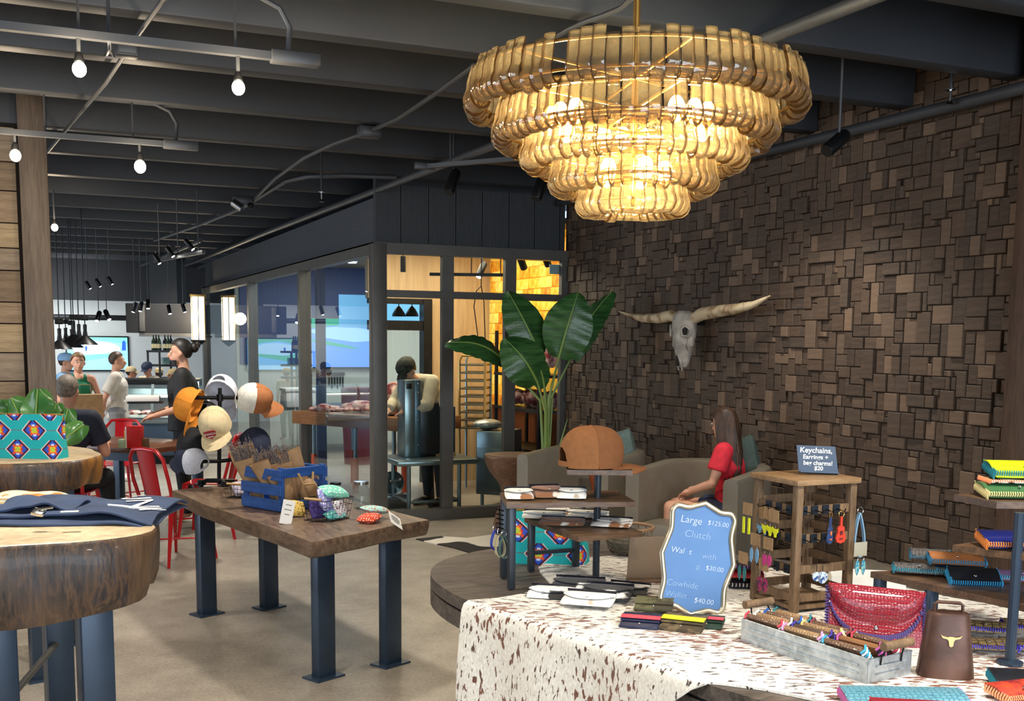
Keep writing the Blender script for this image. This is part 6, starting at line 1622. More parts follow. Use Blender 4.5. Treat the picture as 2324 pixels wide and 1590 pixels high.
nm_ = ['marbled cut of meat on the butcher table beside the corner column', 'small pink cut of meat on the butcher table by the mullion', 'flat pale cut of meat spread on the butcher table', 'rounded pink cut of meat in the middle of the butcher table', 'folded pale cut of meat behind the others on the butcher table', 'narrow strip of meat at the end of the butcher table']
for k, (px, r) in enumerate(((818, (.13, .11, .08)), (738, (.09, .08, .05)), (765, (.15, .10, .035)), (790, (.10, .09, .06)), (806, (.12, .08, .05)), (720, (.12, .07, .03)))):
    q = gi(px, 920, DT+.35+.12*(k % 3)-.15); meat(nm_[k], (q.x, q.y, zt5+r[2]*.8), r, m_meat)
q = gi(889, 905, DT-.1); meat('large dark side of beef on the butcher table next to the bandsaw', (q.x, q.y, zt5+.17), (.17, .2, .18), m_meatd)
# low steel table with bandsaw
fa, fb = gz(930, 1172), gz(1044, 1166)
d = fb-fa; d.z = 0; e_x = d.normalized(); zl2 = .52
t = thing('steel_table', 'low stainless steel table on tube legs just behind the front glass', 'table', fa, math.atan2(d.y, d.x)); WL = d.length
dep = .55
MB().box((WL/2+.02, dep/2, zl2-.015), (WL+.30, dep+.1, .05), ch=.012).obj('table_top', m_stain, t)
for x in (0, WL):
    for y in (.03, dep): MB().tube([(x, y, 0), (x, y, zl2-.03)], .02, 12).obj('leg', m_stain, t)
MB().tube([(0, .03, .13), (WL, .03, .13)], .016, 10).obj('stretcher', m_stain, t)
for x in (0, WL): MB().tube([(x, .03, .13), (x, dep, .13)], .014, 10).obj('stretcher', m_stain, t)
tb = gi(930, 1042, fa.dot(FH)+.25); zb_ = zl2+.01
t = thing('bandsaw', 'tall blue grey steel meat bandsaw standing on the low steel table', 'bandsaw', (tb.x, tb.y, zb_), math.atan2(d.y, d.x))
k = fa.dot(FH)/2500
MB().box((-.0, .12, .37), (.105, .26, .74), ch=.012).obj('column', m_stain, t)
MB().box((.082, .13, .37), (.066, .24, .74), ch=.01).obj('door', mat('blue_grey_steel', hx((86, 112, 126)), .35, .6), t)
MB().box((.21, .18, .27), (.20, .3, .50), ch=.015).obj('motor_housing', mat('dark_machine_panel', hx((46, 52, 58)), .35, .5), t)
MB().box((.30, .06, .27), (.012, .012, .52)).obj('guide_rod', m_chrome, t)
MB().box((.40, .2, .25), (.16, .3, .46), ch=.012).obj('side_panel', mat('blue_grey_steel_b', hx((72, 92, 104)), .4, .5), t)
o = MB().lathe([(.001, 0), (.022, 0), (.022, .003), (.001, .003)], 20, MX.Rotation(PI/2, 4, 'X')).obj('badge', sm_mat('blue_badge', (150, 196, 226), .5), t); o.location = (.185, .024, .47)
for z in (.12, .36, .62, .70): MB().ball((0, 0, 0), .009).obj('bolt', m_chrome, t, loc=(.082, .005, z))
MB().box((-.01, -.016, .68), (.05, .01, .05), ch=.002).obj('switch_plate', m_black, t)
for x in (.30, .46): MB().lathe([(.022, -.0), (.024, .03), (.001, .034)], 12).obj('foot', m_birch, t, loc=(x, .06, 0))
# grinder bowl under the table
q = gi(891, 1096, fa.dot(FH)+.5)
t = thing('meat_grinder', 'steel grinder bowl with a crank under the butcher table', 'grinder', q, math.atan2(d.y, d.x))
M_ = MX.Rotation(R(70), 4, 'X')@MX.Rotation(R(-25), 4, 'Y')
MB().lathe([(.02, -.14), (.05, -.12), (.1, -.02), (.115, .02), (.118, .02), (.104, -.02), (.03, -.11)], 28, M_).obj('bowl', m_stain, t)
MB().tube([M_@V((0, 0, -.02)), M_@V((.0, 0, .10)), M_@V((.10, 0, .10)), M_@V((.10, .0, .15))], .011, 8).obj('crank', m_chrome, t)
MB().box((.02, .1, -.14), (.3, .24, .05), ch=.01).obj('pan', m_stain, t); MB().box((.02, .1, -.26), (.3, .24, .2), ch=.01).obj('cabinet', mat('dark_steel', hx((40, 48, 50)), .4, .4), t); MB().box((.02, .1, (-.36-q.z)/2-.0), (.26, .2, max(.02, q.z-.36)), ch=.01).obj('base', m_black, t)
# rolling rack with trays
q = gz(1085, 1110); q = gi(1078, 1000, 12.1)
t = thing('bakery_rack', 'tall tubular rolling rack of trays inside the glass room', 'rack', (q.x, q.y, 0), rz0-R(8))
hr_ = gi(1078, 806, 12.1).z
for y in (-.2, .2): MB().tube([(-.135, y, .0), (-.14, y, hr_-.06), (-.11, y, hr_), (.11, y, hr_), (.14, y, hr_-.06), (.135, y, .0)], .014, 8).obj('frame', m_brass if y < 0 else m_stain, t)
m_tray = mat('sheet_tray', hx((120, 116, 100)), .35, .7)
for k in range(9): MB().box((0, 0, hr_-.1-.085*k), (.25, .42, .022), ch=.003).obj('tray', m_tray, t)
# steel cabinets and meat shelves on the right
q = gi(1121, 1000, 10.75)
t = thing('steel_cabinet', 'grey steel cabinet on short legs behind the potted plant', 'cabinet', (q.x, q.y, 0), rz0-R(20))
MB().box((0, .15, .46), (.30, .5, .62), ch=.012).obj('body', m_stain, t); MB().box((0, -.105, .40), (.27, .012, .42), ch=.004).obj('door', mat('cabinet_door_steel', hx((116, 130, 134)), .35, .7), t)
for x in (-.12, .12): MB().tube([(x, 0, 0), (x, 0, .16)], .018, 10).obj('leg', m_stain, t)
tag(MB().ball((0, 0, 0), (.15, .12, .055), nu=18, nv=10).obj('wrapped_parcel', mat('crumpled_foil', hx((150, 150, 138)), .35, .5, col2=hx((190, 190, 180)), sc=16, bp=.5), None, 60, (q.x-.02, q.y+.12, .825)), 'crumpled foil wrapped parcel lying on the steel cabinet', 'parcel')
t = thing('meat_shelf', 'dark steel shelf of hanging and stacked meat along the salt brick wall', 'shelf', (XS-.24, 10.3, 0), 0)
for y in (-.54, .54):
    for x in (-.18, .18): MB().bar((x, y, 0), (x, y, 1.75), .03).obj('upright', m_black, t)
for z in (.55, .95, 1.3): MB().box((0, 0, z), (.4, 1.12, .03)).obj('shelf', m_black, t)
MB().bar((-.0, -.55, 1.72), (0, .55, 1.72), .03).obj('hanging_bar', m_black, t)
for k in range(6):
    y = -.43+.172*k
    meat('rack of ribs hanging at the salt brick wall, %s' % ('first behind the glass edge', 'second', 'third', 'fourth', 'fifth', 'last towards the tan wall')[k], (XS-.24, 10.3+y, 1.545), (.07, .075, .155), m_meat)
    meat('joint of beef on the shelf below the ribs, %s' % ('first behind the glass edge', 'second', 'third', 'fourth', 'fifth', 'last towards the tan wall')[k], (XS-.24, 10.3+y, 1.062), (.1, .075, .085), m_meatd)
t = thing('notice_card', 'small pale blue card in the upper corner of the front glass', 'sign', gY(1259, 611, YF+.04))
MB().box((0, 0, 0), (.11, .012, .09), ch=.003).obj('panel', sm_mat('pale_blue_card', (164, 190, 200), .6), t)
# hanging fittings
def down(label, px, py, D, L_, r=.022):
    p = gi(px, py, D); t = thing('pendant_lamp', label, 'lamp', p, group='lamps inside the butcher room')
    MB().lathe([(r, 0), (r, L_), (.001, L_)], 16).obj('body', m_black, t); MB().lathe([(.001, .002), (r*.9, .002)], 16).obj('lens', m_lens, t); MB().tube([(0, 0, L_), (0, 0, 2.77-p.z)], .005, 6).obj('stem', m_black, t)
down('black cylinder lamp hanging in the first upper pane of the front glass', 915, 617, 10.9, .15, .027)
t = thing('ceiling_track', 'dark track inside the glass room above the salt bricks', 'lamp track', gi(975, 622, 10.7)); e_ = gi(1165, 585, 10.7)-gi(975, 622, 10.7); e_.z = .0
MB().bar((0, 0, 0), e_, .03).obj('rail', m_black, t, 0)
for f_ in (.15, .5, .85): MB().tube([e_*f_, e_*f_+V((0, 0, .3))], .005, 6).obj('hanging_rod', m_black, t)
for k, (px, py, D) in enumerate(((1086, 628, 11.1), (1190, 610, 11.0), (1245, 603, 10.85))):
    spot('black spotlight inside the glass room, %s' % ('shining over the hook', 'before the salt bricks', 'nearest the glass corner')[k], px, py, D, 35 if k == 0 else -35, 30, grp='spotlights inside the butcher room', s=.9)
t = thing('hanging_hook', 'steel meat hook hanging on a looped cord before the salt bricks', 'hook', gi(1092, 660, 10.9))
kk = 10.9/2500
MB().tube([(0, 0, 2.77-gi(1092, 660, 10.9).z), (0, 0, .05), (-.05, 0, .0), (-.075, 0, -.15), (-.02, 0, -.52)], .005, 6).obj('cord', m_wire, t); MB().tube([(0, 0, .05), (.03, 0, -.1), (.05, 0, -.56)], .005, 6).obj('cord', m_wire, t)
MB().tube([(-.02, 0, -.46), (.02, 0, -.55), (.05, 0, -.62), (.04, 0, -.68), (.01, 0, -.66)], .012, 8).obj('hook', m_black, t)
# things against the far wall
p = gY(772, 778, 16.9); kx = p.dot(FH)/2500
t = thing('television', 'blue green television reflection in the side glass, built as a lit screen behind it', 'television', p, 0)  # added glowing screen stands in for a television reflected in the side glass
m_scr = emis('reflection_blue', hx((96, 146, 232)), .9); m_grn = emis('reflection_green', hx((70, 170, 140)), .7); m_pal = emis('reflection_pale', hx((150, 190, 250)), 1.0)
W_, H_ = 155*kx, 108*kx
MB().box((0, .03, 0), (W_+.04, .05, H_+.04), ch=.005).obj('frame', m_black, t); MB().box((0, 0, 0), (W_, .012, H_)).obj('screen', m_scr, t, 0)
XZ = MX(((1, 0, 0, 0), (0, 0, -1, 0), (0, 1, 0, 0), (0, 0, 0, 1)))
def blob(par, pts, m, y, nm): return MB().prism(pts, 0, .002, MX.Translation(V((0, y, 0)))@XZ).obj(nm, m, par, 0)
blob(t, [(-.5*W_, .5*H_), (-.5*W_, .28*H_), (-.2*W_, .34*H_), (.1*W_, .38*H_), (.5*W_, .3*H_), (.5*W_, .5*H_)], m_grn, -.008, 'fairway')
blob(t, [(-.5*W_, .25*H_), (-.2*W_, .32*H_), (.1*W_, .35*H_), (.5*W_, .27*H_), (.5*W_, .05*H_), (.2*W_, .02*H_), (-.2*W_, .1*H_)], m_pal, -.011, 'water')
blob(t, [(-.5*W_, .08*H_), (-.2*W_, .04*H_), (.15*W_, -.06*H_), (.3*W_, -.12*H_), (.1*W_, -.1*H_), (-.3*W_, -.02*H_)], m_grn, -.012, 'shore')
zw = gY(700, 826, 16.95).z
struct(MB().box(((XG+.1+gY(838, 760, 16.98).x)/2, 16.985, (zw+2.74)/2), (gY(838, 760, 16.98).x-XG-.1, .03, 2.74-zw)).obj('trim_7', sm_mat('deep_blue_wall', (52, 74, 122), .5), None, 0))
t = thing('knife_rack', 'black knife rack with hanging knives on the white beadboard', 'knife rack', gY(762, 848, 16.97))
MB().box((0, 0, 0), (.28, .05, .05), ch=.004).obj('bar', m_black, t)
for k in range(6): MB().box((-.11+.044*k, -.01, -.1-.03*(k % 2)), (.022, .006, .16+.05*(k % 2))).obj('knife', m_black, t, 0)
t = thing('cooler_box', 'white lidded cooler box on the far counter through the side glass', 'cooler', gY(676, 905, 15.5)+V((0, 0, -.1)))
MB().box((0, 0, .1), (.42, .4, .22), ch=.03).obj('body', m_card, t); MB().box((0, 0, .235), (.44, .42, .05), ch=.015).obj('lid', m_white, t)
t = thing('far_counter', 'steel counter along the white beadboard wall of the glass room', 'counter', (gY(700, 930, 15.6).x, 15.6, 0))
zc = gY(676, 905, 15.5).z-.1
MB().box((.6, .3, zc-.03), (2.6, .9, .05), ch=.006).obj('worktop', m_stain, t)
for x in (-.6, 1.8): MB().box((x, .3, (zc-.055)/2), (.06, .8, zc-.055)).obj('leg', m_stain, t)
t = thing('waste_bin', 'dark red bin showing above the meat on the butcher table', 'bin', (gY(815, 905, 14.2).x, 14.2, 0))
hb_ = gY(815, 880, 14.2).z; MB().lathe([(.001, 0), (.2, 0), (.24, hb_), (.22, hb_), (.2, hb_-.04), (.001, hb_-.04)], 20).obj('body', sm_mat('maroon_plastic', (120, 30, 40), .5), t)
struct(MB().bar((gY(728, 800, 13).x, 13, 0), (gY(728, 800, 13).x, 13, 2.75), .1).obj('trim_6', sm_mat('blue_column_paint', (44, 60, 96), .5), None, 0))
for k, (px, py) in enumerate(((705, 640), (765, 660), (655, 688), (722, 690), (800, 690))):
    p = gY(px, py, 12.6+.7*k); t = thing('ceiling_downlight', 'glowing downlight in the butcher room ceiling, %s' % ('over the side glass', 'brightest one', 'lowest one', 'by the blue column', 'near the corner column')[k], 'lamp', (p.x, p.y, 2.74), group='downlights in the butcher room')
    MB().lathe([(.001, -.03), (.06, -.03), (.07, 0)], 16).obj('lens', m_lens, t); MB().tube([(.075*math.cos(2*PI*j/16), .075*math.sin(2*PI*j/16), -.005) for j in range(16)], .01, 6, True).obj('trim_ring', m_chrome, t)
# transom light over the inner door
z0, z1 = gY(900, 727, YB).z, gY(900, 690, YB).z
struct(MB().box(((dx0+dx1)/2, YB+.7, (z0+z1)/2+.02), (dx1-dx0+.3, .02, (z1-z0)+.2)).obj('window_4', emis('sky_lit_pane', hx((120, 190, 236)), .85), None, 0))
for k, px in enumerate((905, 935)):
    p = gY(px, 712, YB+.4); t = thing('pendant_lamp', 'dark bell pendant in front of the blue transom, %s' % ('first', 'second')[k], 'lamp', p, group='bell pendants by the transom')
    MB().lathe([(.08, -.03), (.075, .0), (.04, .06), (.012, .09)], 18).obj('shade', m_black, t); MB().tube([(0, 0, .09), (0, 0, 2.77-p.z)], .006, 6).obj('cord', m_black, t)
# the butcher bending over the saw
bp_ = gi(986, 900, 10.98)
rzm = math.atan2(FH.x+RH.x*.9, -FH.y-RH.y*.9) 
fcm = -FH*.75-RH*.66; rzm = math.atan2(-fcm.x, fcm.y)
g = Fig('person in a cream jacket and camouflage cap bending over the bandsaw', (bp_.x, bp_.y, 0), rzm, 1.60, 0, dict(waist=(0, .05, 1.10), chest=(0, .16, 1.26), neck=(0, .30, 1.38), head=(0, .40, 1.47), shL=(-.19, .22, 1.36), shR=(.19, .22, 1.36), elL=(-.26, .36, 1.12), elR=(.26, .36, 1.12), wrL=(-.14, .55, 1.06), wrR=(.14, .55, 1.06)), head_pitch=-42)
m_cream = sm_mat('cream_cloth', (224, 212, 184), .8, col2=hx((196, 184, 156)), sc=9)
g.shirt(m_cream, lng=True, hem=.05, nm='jacket', loose=.026); g.pants(sm_mat('dark_trousers', (40, 42, 46), .8)); g.shoes(m_black); g.hair(m_hbr)
m_cmo = mat('camouflage_cloth', hx((58, 60, 48)), .8, col2=hx((28, 28, 26)), sc=26, lo=.47, hi=.53)
g.cap(m_cmo)
# ================================================================ HALL
# far wall furniture
p = gY(222, 802, 21.95); kx = p.dot(FH)/2500
t = thing('television', 'wall television showing a pale blue golf green at the far end of the hall', 'television', p)
W_, H_ = 128*kx, 73*kx
m_tsky = emis('tv_sky_blue', hx((130, 196, 240)), 1.1); m_tgr = emis('tv_green', hx((110, 200, 170)), 1.0); m_tpl = emis('tv_pale', hx((176, 222, 250)), 1.15); m_tdk = emis('tv_figure_blue', hx((40, 90, 200)), .8)
MB().box((0, .03, 0), (W_+.05, .06, H_+.05), ch=.006).obj('frame', m_black, t); MB().box((0, -.004, 0), (W_, .012, H_)).obj('screen', m_tsky, t, 0)
blob(t, [(-.5*W_, .5*H_), (-.5*W_, .3*H_), (-.1*W_, .44*H_), (.2*W_, .38*H_), (.5*W_, .3*H_), (.5*W_, .5*H_)], m_tgr, -.012, 'fairway')
blob(t, [(.40*W_*math.cos(2*PI*k/28)-.02*W_, .15*H_+.22*H_*math.sin(2*PI*k/28)) for k in range(28)], m_tpl, -.014, 'putting_green')
blob(t, [(-.5*W_, .05*H_), (-.2*W_, -.04*H_), (.3*W_, .02*H_), (.5*W_, -.02*H_), (.2*W_, -.1*H_), (-.2*W_, -.22*H_), (-.4*W_, -.2*H_), (-.5*W_, -.26*H_)], m_tgr, -.016, 'rough')
blob(t, [(.40*W_, .1*H_), (.47*W_, .1*H_), (.47*W_, .36*H_), (.44*W_, .42*H_), (.41*W_, .36*H_)], m_tdk, -.018, 'player_logo')
blob(t, [(-.2*W_, .08*H_), (-.18*W_, .08*H_), (-.17*W_, .2*H_), (-.19*W_, .23*H_), (-.21*W_, .2*H_)], m_tdk, -.018, 'player')
lamp('AREA', 'kitchen_light', (.4, 20.4, 2.15), 36, (.95, .97, 1), 1.4, aim=(1.2, 22, 1.2))
struct(MB().box((-.5, 21.75, 2.9), (9, .5, 1.2)).obj('trim_8', mat('dark_bulkhead', hx((26, 28, 31)), .8), None, 0))
# kitchen hood
hA, hB = gD(283, 690, 18.3), gD(440, 760, 18.3)
t = thing('kitchen_hood', 'large dark metal kitchen hood beyond the deli counter', 'hood', ((hA.x+hB.x)/2, (hA.y+hB.y)/2, gD(380, 722, 18.3).z), rz0)
hw = 156*18.3/2500; hh = 66*18.3/2500
MB().box((0, .5, 0), (hw, .9, hh), ch=.01).obj('canopy', mat('sooty_metal', hx((34, 35, 38)), .75), t, 0); MB().box((-hw*.26, .04, .0), (.09, .03, hh*.9), ch=.004).obj('duct', m_steel, t); MB().box((.1, .3, -hh*.56), (hw*.8, .5, .06)).obj('filter', m_steel, t, 0)
MB().box((0, .5, hh*.5+.4), (hw*.4, .5, .8)).obj('chimney', m_black, t, 0)
# shelf with bottles
DB = 16.2
q = gD(370, 850, DB)
t = thing('bottle_shelf', 'dark metal shelf unit with glasses and bottles behind the deli counter', 'shelf', (q.x, q.y, 0), rz0)
k = DB/2500; zS = [gD(370, y, DB).z for y in (797, 829, 858)]; sw_ = 66*k
for x in (-.5, -.1, .28, .5):
    MB().bar((x*sw_, 0, 0), (x*sw_, 0, zS[0]), .025).obj('upright', m_black, t, 0)
for z in zS: MB().box((0, .12, z), (sw_+.03, .28, .03)).obj('shelf', m_black, t, 0)
m_bot = [mat('bottle_green_glass', hx((40, 60, 40)), .12, coat=.4), mat('bottle_black_glass', hx((20, 22, 26)), .12, coat=.4), mat('bottle_pale_label', hx((214, 200, 150)), .5)]
for i, px in enumerate((346, 352, 358, 372, 379, 385)):
    x = (px-370)*k
    o = thing('bottle', 'wine bottle on top of the shelf unit, %s' % ('at the television end', 'second from the television', 'third from the television', 'first after the gap', 'second after the gap', 'next to the thin stems')[i], 'bottle', V((q.x, q.y, zS[0]+.016))+RH*x+FH*.1, group='bottles on the shelf unit')
    MB().lathe([(.001, 0), (.032, 0), (.034, .01), (.034, .12), (.026, .15), (.012, .175), (.012, .225), (.001, .226)], 14).obj('glass', m_bot[i % 2], o); MB().lathe([(.035, .03), (.035, .09)], 14).obj('label', m_bot[2], o)
for i in range(12):
    x = sw_*(-.05+.045*i)
    tag(MB().lathe([(.024, 0), (.03, .1), (.028, .1), (.022, .006), (.001, .006)], 12).obj('drinking_glass', m_jar, None, 50, V((q.x, q.y, zS[1]+.016))+RH*x+FH*.1), 'upright drinking glass on the bottle shelf, %s from the television side' % ('first', 'second', 'third', 'fourth', 'fifth', 'sixth', 'seventh', 'eighth', 'ninth', 'tenth', 'eleventh', 'twelfth')[i], 'glass', 'glasses on the bottle shelf')
# sconces on the glass wall corner
m_scon = emis('sconce_glow', (1, .88, .62), 5)
def sconce(label, p, grp=None):
    t = thing('wall_sconce', label, 'lamp', p)
    MB().box((0, 0, 0), (.20, .12, .70), ch=.012).obj('shade', m_scon, t, 0)
    MB().box((0, 0, .37), (.24, .15, .04), ch=.005).obj('top_cap', m_brass, t); MB().lathe([(.0, -.46), (.06, -.42), (.12, -.37), (.12, -.35)], 4).obj('bottom_cap', m_black, t)
    for x in (-.1, .0, .1): MB().box((x, -.062, 0), (.014, .012, .72)).obj('bar', m_brass if x else m_black, t, 0)
    MB().bar((.1, .02, -.3), (.22, .02, -.3), .025).obj('bracket', m_black, t); MB().bar((.1, .02, .3), (.22, .02, .3), .025).obj('bracket', m_black, t)
    lamp('POINT', 'sconce_light', (p[0]-.16, p[1]-.2, p[2]), 14, WARM, .1)
ps_ = gD(450, 722, 18.2); ps_ = gX(449, 722, XG-.25)
sconce('tall glowing wall lantern on the glass wall at the end of the hall', ps_)
# cone pendants
for i, (px, py) in enumerate(((136, 786), (150, 779), (164, 783), (168, 772), (180, 774), (194, 776))):
    D = 12.6+.35*((i*5) % 6); p = gD(px, py, D)
    t = thing('pendant_lamp', 'black cone pendant lamp before the far television, %s' % ('lowest by the post', 'second from the post', 'third from the post', 'fourth from the post', 'fifth from the post', 'widest one')[i], 'lamp', p, group='cone pendants in the hall')
    MB().lathe([(.14, -.03), (.135, -.02), (.03, .07), (.022, .12), (.02, .13), (.022, .2), (.001, .21)], 20).obj('shade', m_black, t); MB().tube([(0, 0, .2), (0, 0, 3.46-p.z)], .007, 6).obj('rod', m_black, t); MB().ball((0, 0, 0), .035).obj('bulb', m_lens, t)
    MB().box((0, 0, .28), (.09, .05, .06), ch=.01).obj('fitting', m_black, t)
# deli counter
DC = 14.3
q = gD(352, 1000, DC); zD = gD(352, 862, DC).z
t = thing('deli_counter', 'long deli display case with slanted glass fronts, blue black base and black top', 'counter', (q.x, q.y, 0), rz0+R(10))
k = DC/2500; LW = 190*k; zt6 = min(1.25, zD)
m_dbase = mat('deli_blue_panel', hx((70, 88, 108)), .3, .5); m_dglass = glassm('deli_glass', (.9, .95, .95), 1.5)
MB().box((0, .35, .06), (LW-.1, .7, .12)).obj('plinth', m_black, t, 0)
MB().box((0, .32, .34), (LW, .8, .46), ch=.02).obj('base', m_dbase, t); MB().box((0, -.09, .56), (LW, .03, .05), ch=.008).obj('bumper', m_stain, t)
MB().box((0, .40, zt6-.04), (LW, .62, .08), ch=.01).obj('top', m_black, t); MB().box((0, .70, .85), (LW, .04, zt6-.6)).obj('back', m_stain, t, 0)
MB().box((0, .30, .60), (LW-.04, .72, .03)).obj('deck', m_card, t, 0); MB().box((0, .48, .86), (LW-.04, .4, .02)).obj('inner_shelf', m_card, t, 0)
xs_ = [-.5*LW, -.02*LW, .46*LW]
for x in xs_+[.5*LW]: MB().bar((x, -.08, .58), (x, .12, zt6-.03), .035).obj('front_post', m_stain, t, 0)
for x0, x1 in zip(xs_, xs_[1:]):
    MB().sheet(lambda u, v: V((x0+(x1-x0)*u, -.08+.2*v, .60+(zt6-.66)*v)), 1, 1, .008).obj('glass_front', m_dglass, t, 0)
    MB().bar((x0, -.085, .6), (x1, -.085, .6), .03).obj('glass_rail', m_stain, t, 0)
MB().bar((-.5*LW, .11, zt6-.09), (.5*LW, .11, zt6-.09), .05).obj('top_rail', m_stain, t, 0)
MB().box((.5*LW, .32, .75), (.03, .78, .5), ch=.006).obj('end_panel', m_stain, t)
MW = MX.Translation(t.location)@MX.Rotation(rz0+R(10), 4, 'Z')
lamp('AREA', 'deli_case_light', MW@V((0, .35, zt6-.1)), 10, (1, .98, .92), LW*.7, aim=MW@V((0, .34, .5)), sy=.3)
for i in range(6):
    x = -.4*LW+.155*LW*i
    o = thing('meat_tray', 'white tray of sliced meat in the deli case, %s' % ('first from the television side', 'second', 'third', 'fourth', 'fifth', 'last at the glass wall end')[i], 'tray', MW@V((x, .14, .617)), rz0+R(10), 'trays in the deli case')
    MB().box((0, 0, .012), (.24, .26, .024), ch=.004).obj('tray', m_white, o); MB().ball((0, 0, .04), (.1, .11, .04), nu=14, nv=8).obj('meat', m_meat, o)
# dining table and red chairs
m_tred = mat('glossy_red_metal', hx((190, 26, 34)), .28, .2, coat=.3)
def tolix(label, p, rz):
    t = thing('metal_chair', label, 'chair', p, rz, 'red metal chairs'); 
    MB().sheet(lambda u, v: V(((u-.5)*.36*(1-.05*v), (v-.5)*.36, .45-.012*math.sin(u*PI)*math.sin(v*PI))), 8, 8, .008).obj('seat', m_tred, t, 50)
    for sx in (-1, 1):
        MB().tube([(sx*.165, .16, .445), (sx*.18, .18, .3), (sx*.215, .215, 0)], [.026, .02, .013], 8, sq=.6).obj('leg', m_tred, t)
        MB().tube([(sx*.165, -.16, .445), (sx*.18, -.19, .3), (sx*.215, -.25, 0)], [.026, .02, .013], 8, sq=.6).obj('leg', m_tred, t)
    MB().tube([(-.17, -.15, .45), (-.185, -.20, .62), (-.17, -.235, .78), (-.12, -.25, .84), (0, -.255, .85), (.12, -.25, .84), (.17, -.235, .78), (.185, -.20, .62), (.17, -.15, .45)], .014, 10).obj('back_frame', m_tred, t)
    MB().sheet(lambda u, v: V(((u-.5)*(.15+.02*v), -.165-.085*v-.012*math.sin(u*PI), .45+.395*v)), 6, 8, .006).obj('backrest', m_tred, t, 50)
    for a, b2 in (((-.2, .2, .16), (.2, -.22, .16)), ((.2, .2, .16), (-.2, -.22, .16))): MB().tube([a, b2], .007, 6).obj('brace', m_tred, t)
    return t
m_dtop = woodm('dining_table_wood', hx((84, 52, 38)), hx((140, 92, 66)), (1, 6, 6), 3, .3, .08, coat=.3)
pc1 = gz(395, 1232); cpos = gz(392, 1134, .45)
q = gz(300, 1008, .75); 
t = thing('dining_table', 'dark wooden dining table with a red menu box among the red chairs', 'table', (q.x-.05, q.y+.1, 0), rz0-R(20))
MB().box((0, .1, .73), (1.0, .8, .045), ch=.008).obj('table_top', m_dtop, t)
for x in (-.42, .42):
    for y in (-.22, .42): MB().box((x, y, .355), (.07, .07, .71), ch=.004).obj('leg', m_bluesteel, t)
MB().box((0, -.24, .67), (.84, .02, .07)).obj('apron', m_bluesteel, t, 0)
qt = gz(308, 1016, .753)
t = thing('menu_box', 'red menu box with cards standing on the dining table', 'menu holder', qt, rz0-R(6))
MB().box((0, 0, .09), (.125, .06, .18), ch=.004).obj('box', sm_mat('bright_red_card', (206, 34, 34), .6), t)
for k, (x, y, c, h) in enumerate(((-.075, .0, (226, 186, 80), .14), (-.066, -.004, (236, 232, 224), .17), (-.1, -.02, (168, 196, 160), .07), (.075, .01, (110, 80, 50), .08))): MB().box((x, y, h/2), (.012 if k < 2 else .05, .055, h), ch=.001).obj('card', sm_mat('menu_card_%d' % k, c, .7), t)
def faceto(d): d = V(d); return math.atan2(-d.x, d.y)
tolix('red metal chair nearest the slab table, seen from behind', V((cpos.x, cpos.y, 0)), faceto(FH*.85+RH*.5))
tolix('red metal chair on which the grey haired person sits', (gD(146, 900, 8.45).x, gD(146, 900, 8.45).y, 0), faceto(FH))
qf = gD(262, 1000, 10.4); tolix('red metal chair on the far side of the dining table', (qf.x, qf.y, 0), faceto(-FH))
qf = gD(476, 1040, 9.15); tolix('red metal chair seen behind the pipe rack', (qf.x, qf.y, 0), faceto(-RH))
# seated person with grey hair
m_navy = sm_mat('navy_shirt', (26, 32, 48), .8, col2=hx((34, 42, 62)), sc=8)
q = gD(160, 900, 8.2)
m_grey = mat('grey_hair', hx((104, 92, 82)), .6, col2=hx((150, 138, 124)), sc=50)
SIT = dict(pel=(0, 0, .56), waist=(0, -.01, .70), chest=(0, .02, .90), neck=(0, .03, 1.09), head=(0, .07, 1.245), shL=(-.20, .02, 1.03), shR=(.20, .02, 1.03), elL=(-.27, .10, .76), elR=(.27, .10, .76), wrL=(-.18, .33, .80), wrR=(.18, .33, .80), hipL=(-.1, .04, .54), hipR=(.1, .04, .54), knL=(-.12, .44, .52), knR=(.12, .44, .52), anL=(-.12, .46, .08), anR=(.12, .46, .08), toeL=(-.13, .62, .03), toeR=(.13, .62, .03))
def seated(label, px, py, D, rz, h, **k):
    q = gD(px, py, D); return Fig(label, (q.x, q.y, 0), rz, h, pose=SIT, **k)
g = seated('person with short grey hair in a navy shirt sitting with the back turned', 146, 900, 8.5, faceto(FH*.98+RH*.05), 1.72, skin=0)
g.shirt(m_navy, .7, 0, loose=.024); g.pants(sm_mat('black_trousers', (26, 26, 30), .8)); g.hair(m_grey, .008); g.shoes(m_black)
# standing people
m_wht = sm_mat('white_shirt_cloth', (222, 216, 206), .8, col2=hx((196, 190, 180)), sc=7)
def stand(label, px, py, D, rz, pose=None, **k):
    'px,py: centre of the head in the photograph; the height follows from the distance'
    q = gD(px, py, D); h = q.z/1.635*1.75; return Fig(label, (q.x, q.y, 0), rz, h, pose=pose, **k)
g = stand('person in white shirt and grey shorts, hands behind the back, at the deli case', 263, 819, 12.6, faceto(RH*.95+FH*.25), dict(elL=(-.24, -.14, 1.14), elR=(.24, -.14, 1.14), wrL=(-.06, -.20, .94), wrR=(.06, -.20, .94)), skin=0)
g.shirt(m_wht, .75, .10, loose=.026); g.pants(sm_mat('grey_shorts', (132, 134, 138), .8), .5, 'shorts', .03); g.hair(m_hbr, .008); g.shoes(m_white)
g = stand('person with tied back hair in a green top holding a large paper bag', 177, 822, 11.9, faceto(-FH*.85+RH*.5), dict(elL=(-.26, .02, 1.14), elR=(.25, .04, 1.14), wrL=(-.08, .24, 1.12), wrR=(.04, .25, 1.2)), skin=0, fem=True)
g.shirt(sm_mat('green_top', (20, 120, 84), .7), tank=True, loose=.016); g.pants(sm_mat('khaki_trousers', (150, 124, 88), .8))
